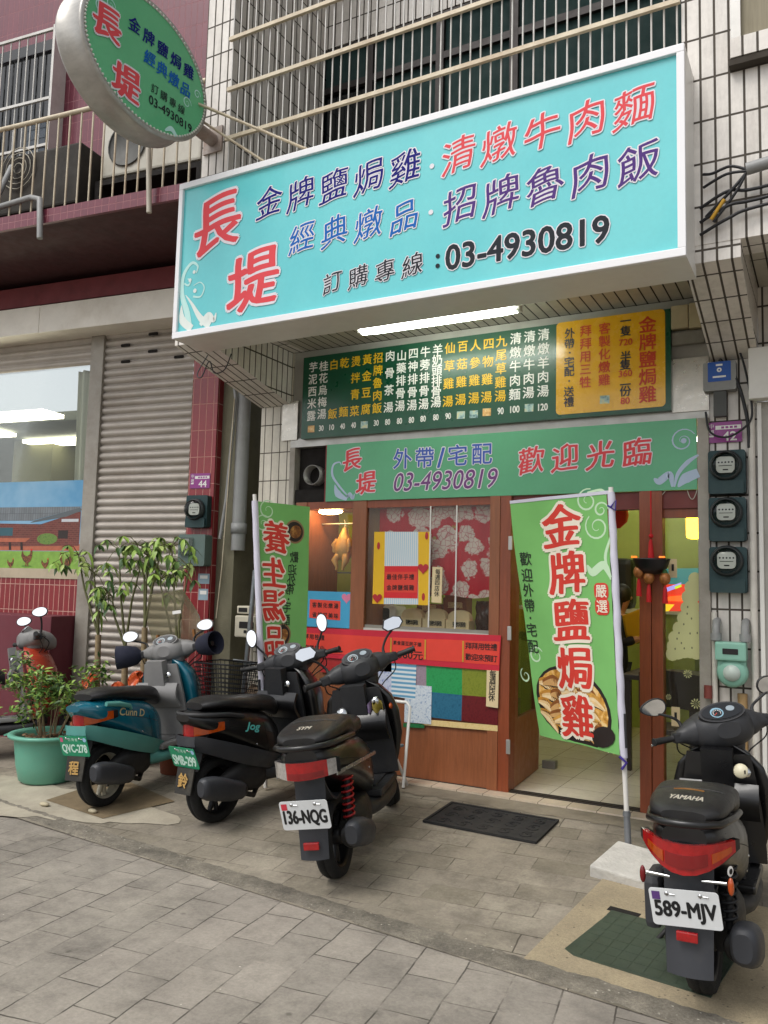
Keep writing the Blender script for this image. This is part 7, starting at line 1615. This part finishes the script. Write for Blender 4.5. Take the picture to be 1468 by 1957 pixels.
    pt('instrument_panel', mb, cw)
    for s in (-1, 1):
        mb = F(black_rub); g0, g1 = Vector((hx-.015, s*.255, hz-.012)), Vector((hx-.06, s*.375, hz-.005)); d = g1-g0
        mb.tube([g0+d*f for f in (0, .04, .08, .3, .5, .7, .9, .96, 1)], [.016, .022, .0165, .0178, .0168, .0178, .0168, .021, .019], n=12); pt('grip', mb, cw)
        mb = F(blk_matte); mb.box(hx-.04, hx+.025, s*.2 if s > 0 else -.26, .26 if s > 0 else s*.2, hz-.04, hz+.015, bev=.01); pt('switch_box', mb, cw)
        mb = F(chrome if K.get('chrome_lever') else blk_matte); mb.tube([(hx+.03, s*.2, hz-.01), (hx+.045, s*.25, hz-.015), (hx+.01, s*.34, hz-.025), (hx-.0, s*.375, hz-.03)], [.009, .008, .006, .007], n=8); pt('brake_lever', mb, cw)
        mb = F(black_rub); mb.tube(smooth([(hx+.035, s*.22, hz-.012), (hx+.09, s*.2, hz-.06), (hx+.08, s*.12, hz-.12), (hx+.03, s*.04, hz-.2)]), .0045, n=6); mb.tube(smooth([(hx+.0, s*.24, hz-.03), (hx+.03, s*.23, hz-.1), (hx+.02, s*.13, hz-.15), (hx+.0, s*.05, hz-.21)]), .004, n=6); pt('brake_cable', mb, cw)
        # mirror
        ms = K.get('mirror', 'hex'); mo = K.get('mo', (.0, .30, .2)); mcx = Vector((hx+mo[0], s*mo[1], hz+mo[2])); lk = K.get('mlook', (-1, 0, .18)); lk = Vector(lk[s] if isinstance(lk, dict) else lk).normalized()
        mb = F(blk_matte); q_ = smooth([(hx+.02, s*.19, hz+.02), (hx+.03, s*.2, hz+.06), (hx+.02, s*.24, hz+mo[2]*.6), mcx-Vector((0, 0, .03))-lk*.012], 5); mb.tube(q_, [.012-.0045*min(1, i/6) for i in range(len(q_))], n=8); mr_ = pt('mirror', mb, cw)
        xr_ = Vector((0, 0, 1)).cross(lk).normalized(); zr_ = lk.cross(xr_)
        ol = {'hex': [(-.075, -.012), (-.05, -.04), (.035, -.042), (.07, -.01), (.062, .025), (.02, .043), (-.05, .035)], 'oval': [(.068*math.cos(a), .042*math.sin(a)*(1+.12*math.cos(a))) for a in [2*math.pi*k/24 for k in range(24)]], 'drop': [(.07*math.cos(a), .046*math.sin(a)*(1-.28*math.cos(a))) for a in [2*math.pi*k/24 for k in range(24)]]}[ms]
        if K.get('mupright'): ol = [(b*.95, a) for a, b in ol][::-1]
        ol = [(a*(-s), b) for a, b in ol][::(-s or 1)]
        frm = lambda a, b, h=0: (mcx+xr_*a+zr_*b+lk*h)[:]
        sc_ = lambda f: [(a*f, b*f) for a, b in ol]
        mb = F(K.get('mshell', blk_matte)); mb.rings([[frm(a, b, h) for a, b in sc_(f)] for f, h in ((.35, -.035), (.75, -.026), (1.0, -.006), (1.03, .002), (.97, .006))], None); pt('mirror_shell', mb, mr_)
        mb = F(mirror_m); mb.flat(sc_(.9), frm, .0066); pt('mirror_glass', mb, mr_)
        if K.get('muffs'):
            mb = F(mat('navy_muff_cloth', '#171a2c', .9, var=.2)); c_ = (g0+g1)/2; mb.lathe([(.03, -.09), (.07, -.05), (.085, .02), (.09, .1), (.083, .1), (.075, .02), (.06, -.04)], c_, d, n=18); pt('hand_muff', mb, cw)
    if K.get('screen'):
        mb = F(glass('cloudy_windscreen', (.8, .78, .68), .3, .34, '#c4bda0')); mb.sheet(lambda u, v: (hx+.19-.14*v+.05*math.cos(math.pi*(u-.5)), .22*(2*u-1)*(1-.5*max(0, v-.45)**1.3*1.6), hz+.02+.42*v), 16, 14, .004); ws = pt('windscreen', mb, cw)
        mb = F(ink_white); mb.box(hx+.125, hx+.129, -.07, .0, hz+.26, hz+.285); pt('sticker', mb, ws)
        mb = F(mat('amber_clip', '#8a5a2a', .4)); mb.box(hx+.12, hx+.15, -.16, -.145, hz+.05, hz+.12); mb.box(hx+.12, hx+.15, .145, .16, hz+.05, hz+.12); pt('clip', mb, ws)
    # stand
    mb = B(engine_m)
    if lean > 1.5: mb.tube([(.42, .08, .24), (.36, .21, .1), (.33, .29+.01*lean, -.015)], .011, n=8); pt('side_stand', mb)
    else: mb.tube([(.3, .08, .2), (.2, .12, .01)], .013); mb.tube([(.3, -.08, .2), (.2, -.12, .01)], .013); mb.tube([(.2, -.14, .012), (.2, .14, .012)], .011); pt('centre_stand', mb)
    if K.get('extra'): K['extra'](t, pt, B, dict(side=on_side, ov=ov, zt=zt, xa=xa, hx=hx, hz=hz, L=L, rw=rw, body=bd))
    return t
def decal(txt, x, z, size, m, rise, shear=.2, w=None):
    def f(t, pt, B, q):
        mb = B(m)
        def side(a, b, h=0):
            xx_, zz_ = x-a*0+0, z; X = x+a; Z = z+b-rise*a; return (X, -(q['yf'](X, Z)+h), Z)
        q['yf'] = lambda X, Z: .1765
        run(mb, side, txt, 0, 0, size, m, h=.003, wt=.02, shear=shear, width=w); pt('decal', mb, q['body'])
    return f
def ex_mid(t, pt, B, q):
    mb = B(mat('silver_stripe', '#a9a9a8', .25, .7))
    for s in (-1, 1): mb.sheet(lambda u, v, s=s: (-.3+.72*u, s*(.148+.034*math.sin(math.pi*(.12+.75*u))), .60-.02*math.sin(u*1.5)-.05*u*u+.018*v), 16, 2, .006)
    pt('side_stripe', mb, q['body'])
    mb = B(mat('crumpled_wrapper', '#9a8a3a', .4, .2, var=.6, vs=60)); rng = random.Random(4)
    for k in range(4): mb.sheet(lambda u, v, k=k: (q['xa']-.17+.02*k+.03*math.sin(7*u+k), -.14+.05*k+.07*(u-.5), .735+.05*v+.015*math.sin(9*u+5*v)), 6, 4, .002, (mat('crumpled_wrapper', '#9a8a3a'), mat('mauve_wrapper', '#6a5a78', .5))[k % 2])
    o = mb.make('snack_wrapper', t, local=True)
    mb = B(chrome); mb.lathe([(0, .02), (.03, .015), (.036, 0)], (q['xa']-.19, .08, .74), (-1, 0, .3), n=16); pt('cap', mb)
    mb = B(lens_amb); mb.ball((q['xa']-.06, -.2, .74), (.03, .012, .02)); pt('indicator', mb)
def ex_right(t, pt, B, q):
    mb = B(ink_white); mb.lathe([(0, .002), (.02, .0)], (-.3, -.158, .59), (-.5, -1, 0), n=14); mb.lathe([(0, .0035), (.011, .003)], (-.3, -.158, .59), (-.5, -1, 0), n=10, m=dark); pt('round_sticker', mb, q['body'])
    mb = B(mat('amber_streak', '#8a5a1a', .3)); mb.sheet(lambda u, v: (-.2+.012*v, -.06+.12*u, .862+.004*math.sin(math.pi*u)), 8, 2, .003); pt('seat_flash', mb)
    mb = B(gry_plast); mb.box(-.12, .1, .15, .22, .25, .47, bev=.03); pt('engine_cover', mb)
    mb = B(mat('brass_knob', '#8a7a3a', .3, .6)); mb.ball((q['xa']-.17, .09, .70), .025); pt('hook', mb)
    mb = B(mat('cream_lock', '#c9c2a6', .4)); mb.lathe([(0, .012), (.03, .01), (.036, 0)], (q['xa']-.17, -.11, .80), (-1, 0, .25), n=18); pt('key_cover', mb)
def ex_teal(t, pt, B, q):
    f = lambda a, b, h=0: q['side'](.16+a, .600-a*.22+b, h)[:]
    mb = B(gold); run(mb, f, 'Cunn D', -.02, -.0, .05, gold, h=.0015, wt=.02, shear=.35, width=.24, fine=.03); pt('decal', mb, q['body'])
    mb = B(teal_l); mb.tube([(-.1, -.155, .70), (.0, -.172, .685), (.1, -.175, .655), (.12, -.168, .63)], [.016, .018, .014, .01]); pt('side_handle', mb)
def ex_cyan(t, pt, B, q):
    f = lambda a, b, h=0: q['side'](.2+a, .57-a*.22+b, h)[:]
    mb = B(cyan_d); run(mb, f, 'Jog', .0, -.0, .06, cyan_d, h=.0015, wt=.03, shear=.4, width=.12, fine=.03); pt('decal', mb, q['body'])
wide = dict(w=.17, h=.115, wrap=.13, taper=.62, dz=-.06, sag=.014, lift=.03, seg=[(-1, 1, lens_red)], inset=[(-.95, -.58, .22, .62, lens_amb), (.45, .86, .22, .62, lens_amb), (-.5, .4, .22, .66, mat('red_lens_dark', '#7a0a0e', .08, var=.3, coat=.6))])
boxy = dict(w=.155, h=.085, wrap=.1, taper=.12, dz=-.05, seg=[(-1, -.78, lens_clr), (-.78, .45, lens_red), (.45, 1, lens_clr)], inset=[(-.7, .4, .1, .4, mat('red_lens_dark', '#7a0a0e'))])
wrapd = dict(w=.15, h=.078, wrap=.17, taper=.35, dz=-.045, lift=.012, seg=[(-1, -.3, lens_amb), (-.3, .3, lens_red), (.3, 1, lens_amb)])
zz_ = lambda x, y: (x, y, gz(x, y)+.004)
scooter('black scooter with white plate 589-MJV and wide red and amber tail light on the right', zz_(-.48, -2.1), -.5, 2.0, dict(scale=.93, ov=.36, zt=.71, body=blk_gloss, side=blk_gloss, apron=blk_gloss, inner=blk_gloss, cowl=cowl_grey, rim=rim_b, tail=wide, plate='589-MJV', pk='w', psize=(.26, .15), pz=.455, pov=.36, proll=-4, fz=.19, fw=.095, fender=gry_plast, reflector=(.0, .345), side_reflectors=1, seat_text='YAMAHA', cs=1.22, dlift=.035, mirror='drop', mo=(.02, .315, .155), mlook=(-1, 0, -.22), steer=30, chrome_lever=1, exs=1.2, dash=(.105, .045), dialc=mat('dial_blue', '#7fa3b4', .3), extra=ex_right, keyy=-.13, tw=.056, wb=1.24))
scooter('black scooter with white plate 136-NQG, boxy tail light and red spring in the middle', zz_(-2.35, -1.83), 15, 8, dict(ov=.36, zt=.70, body=blk_gloss, side=blk_gloss, apron=blk_gloss, inner=blk_matte, cowl=cowl_grey, fender=gry_plast, rim=rim_b, tail=boxy, plate='136-NQG', pk='w', reds=1, psize=(.25, .15), pz=.44, pov=.35, fz=.2, fw=.08, ftilt=.03, reflector=(.0, .275), seat_text='SYM', seat_dx=.02, mirror='hex', mo=(-.01, .30, .19), steer=30, spring=spring_red, extra=ex_mid, keyy=-.13))
scooter('small black scooter with green plate SMB-299 and cyan side script', zz_(-3.5, -1.47), -8, 2.5, dict(ov=.17, zt=.655, body=blk_gloss, side=blk_gloss, apron=blk_gloss, inner=blk_matte, cowl=cowl_grey, fender=blk_matte, rim=rim_b, skirt=gry_plast, tail=wrapd, plate='SMB-299', pk='g', psize=(.24, .14), pz=.45, pov=.2, fz=.36, flap='鈴', pang=20, mirror='oval', mo=(.0, .27, .2), mupright=1, steer=28, extra=ex_cyan, wb=1.17, rw=.205, hz=.95, rail=blk_matte))
scooter('teal scooter with green plate QVC-278, hand muffs and clear windscreen', zz_(-4.38, -1.58), 4, 4, dict(ov=.17, zt=.655, body=teal_p, side=teal_p, apron=teal_p, inner=lgrey, cowl=lgrey, fender=blk_matte, rim=rim_w, skirt=teal_l, pocketm=lgrey, tail=wrapd, plate='QVC-278', pk='g', pinks=1, psize=(.24, .14), pz=.45, pov=.2, fz=.36, flap='程', pang=14, mirror='oval', mo=(.0, .31, .14), steer=15, muffs=1, screen=1, extra=ex_teal, wb=1.17, rw=.205, hz=.97, rail=None, belly=teal_l, mshell=lgrey))
th0 = -34
scooter('red scooter with grey handlebar parked behind the potted shrub at the left edge', zz_(-6.42, -1.5), th0, 7, dict(ov=.17, zt=.655, body=red_p, side=red_p, apron=red_p, inner=lgrey, cowl=lgrey, fender=blk_matte, rim=rim_b, skirt=lgrey, pocketm=lgrey, tail=wrapd, plate='', pk='g', psize=(.24, .14), pz=.45, pov=.2, fz=.36, mirror='oval', mo=(.0, .27, .19), mlook=(-.75, -1, .2), steer=10, wb=1.17, rw=.205, hz=.97, rail=blk_matte))
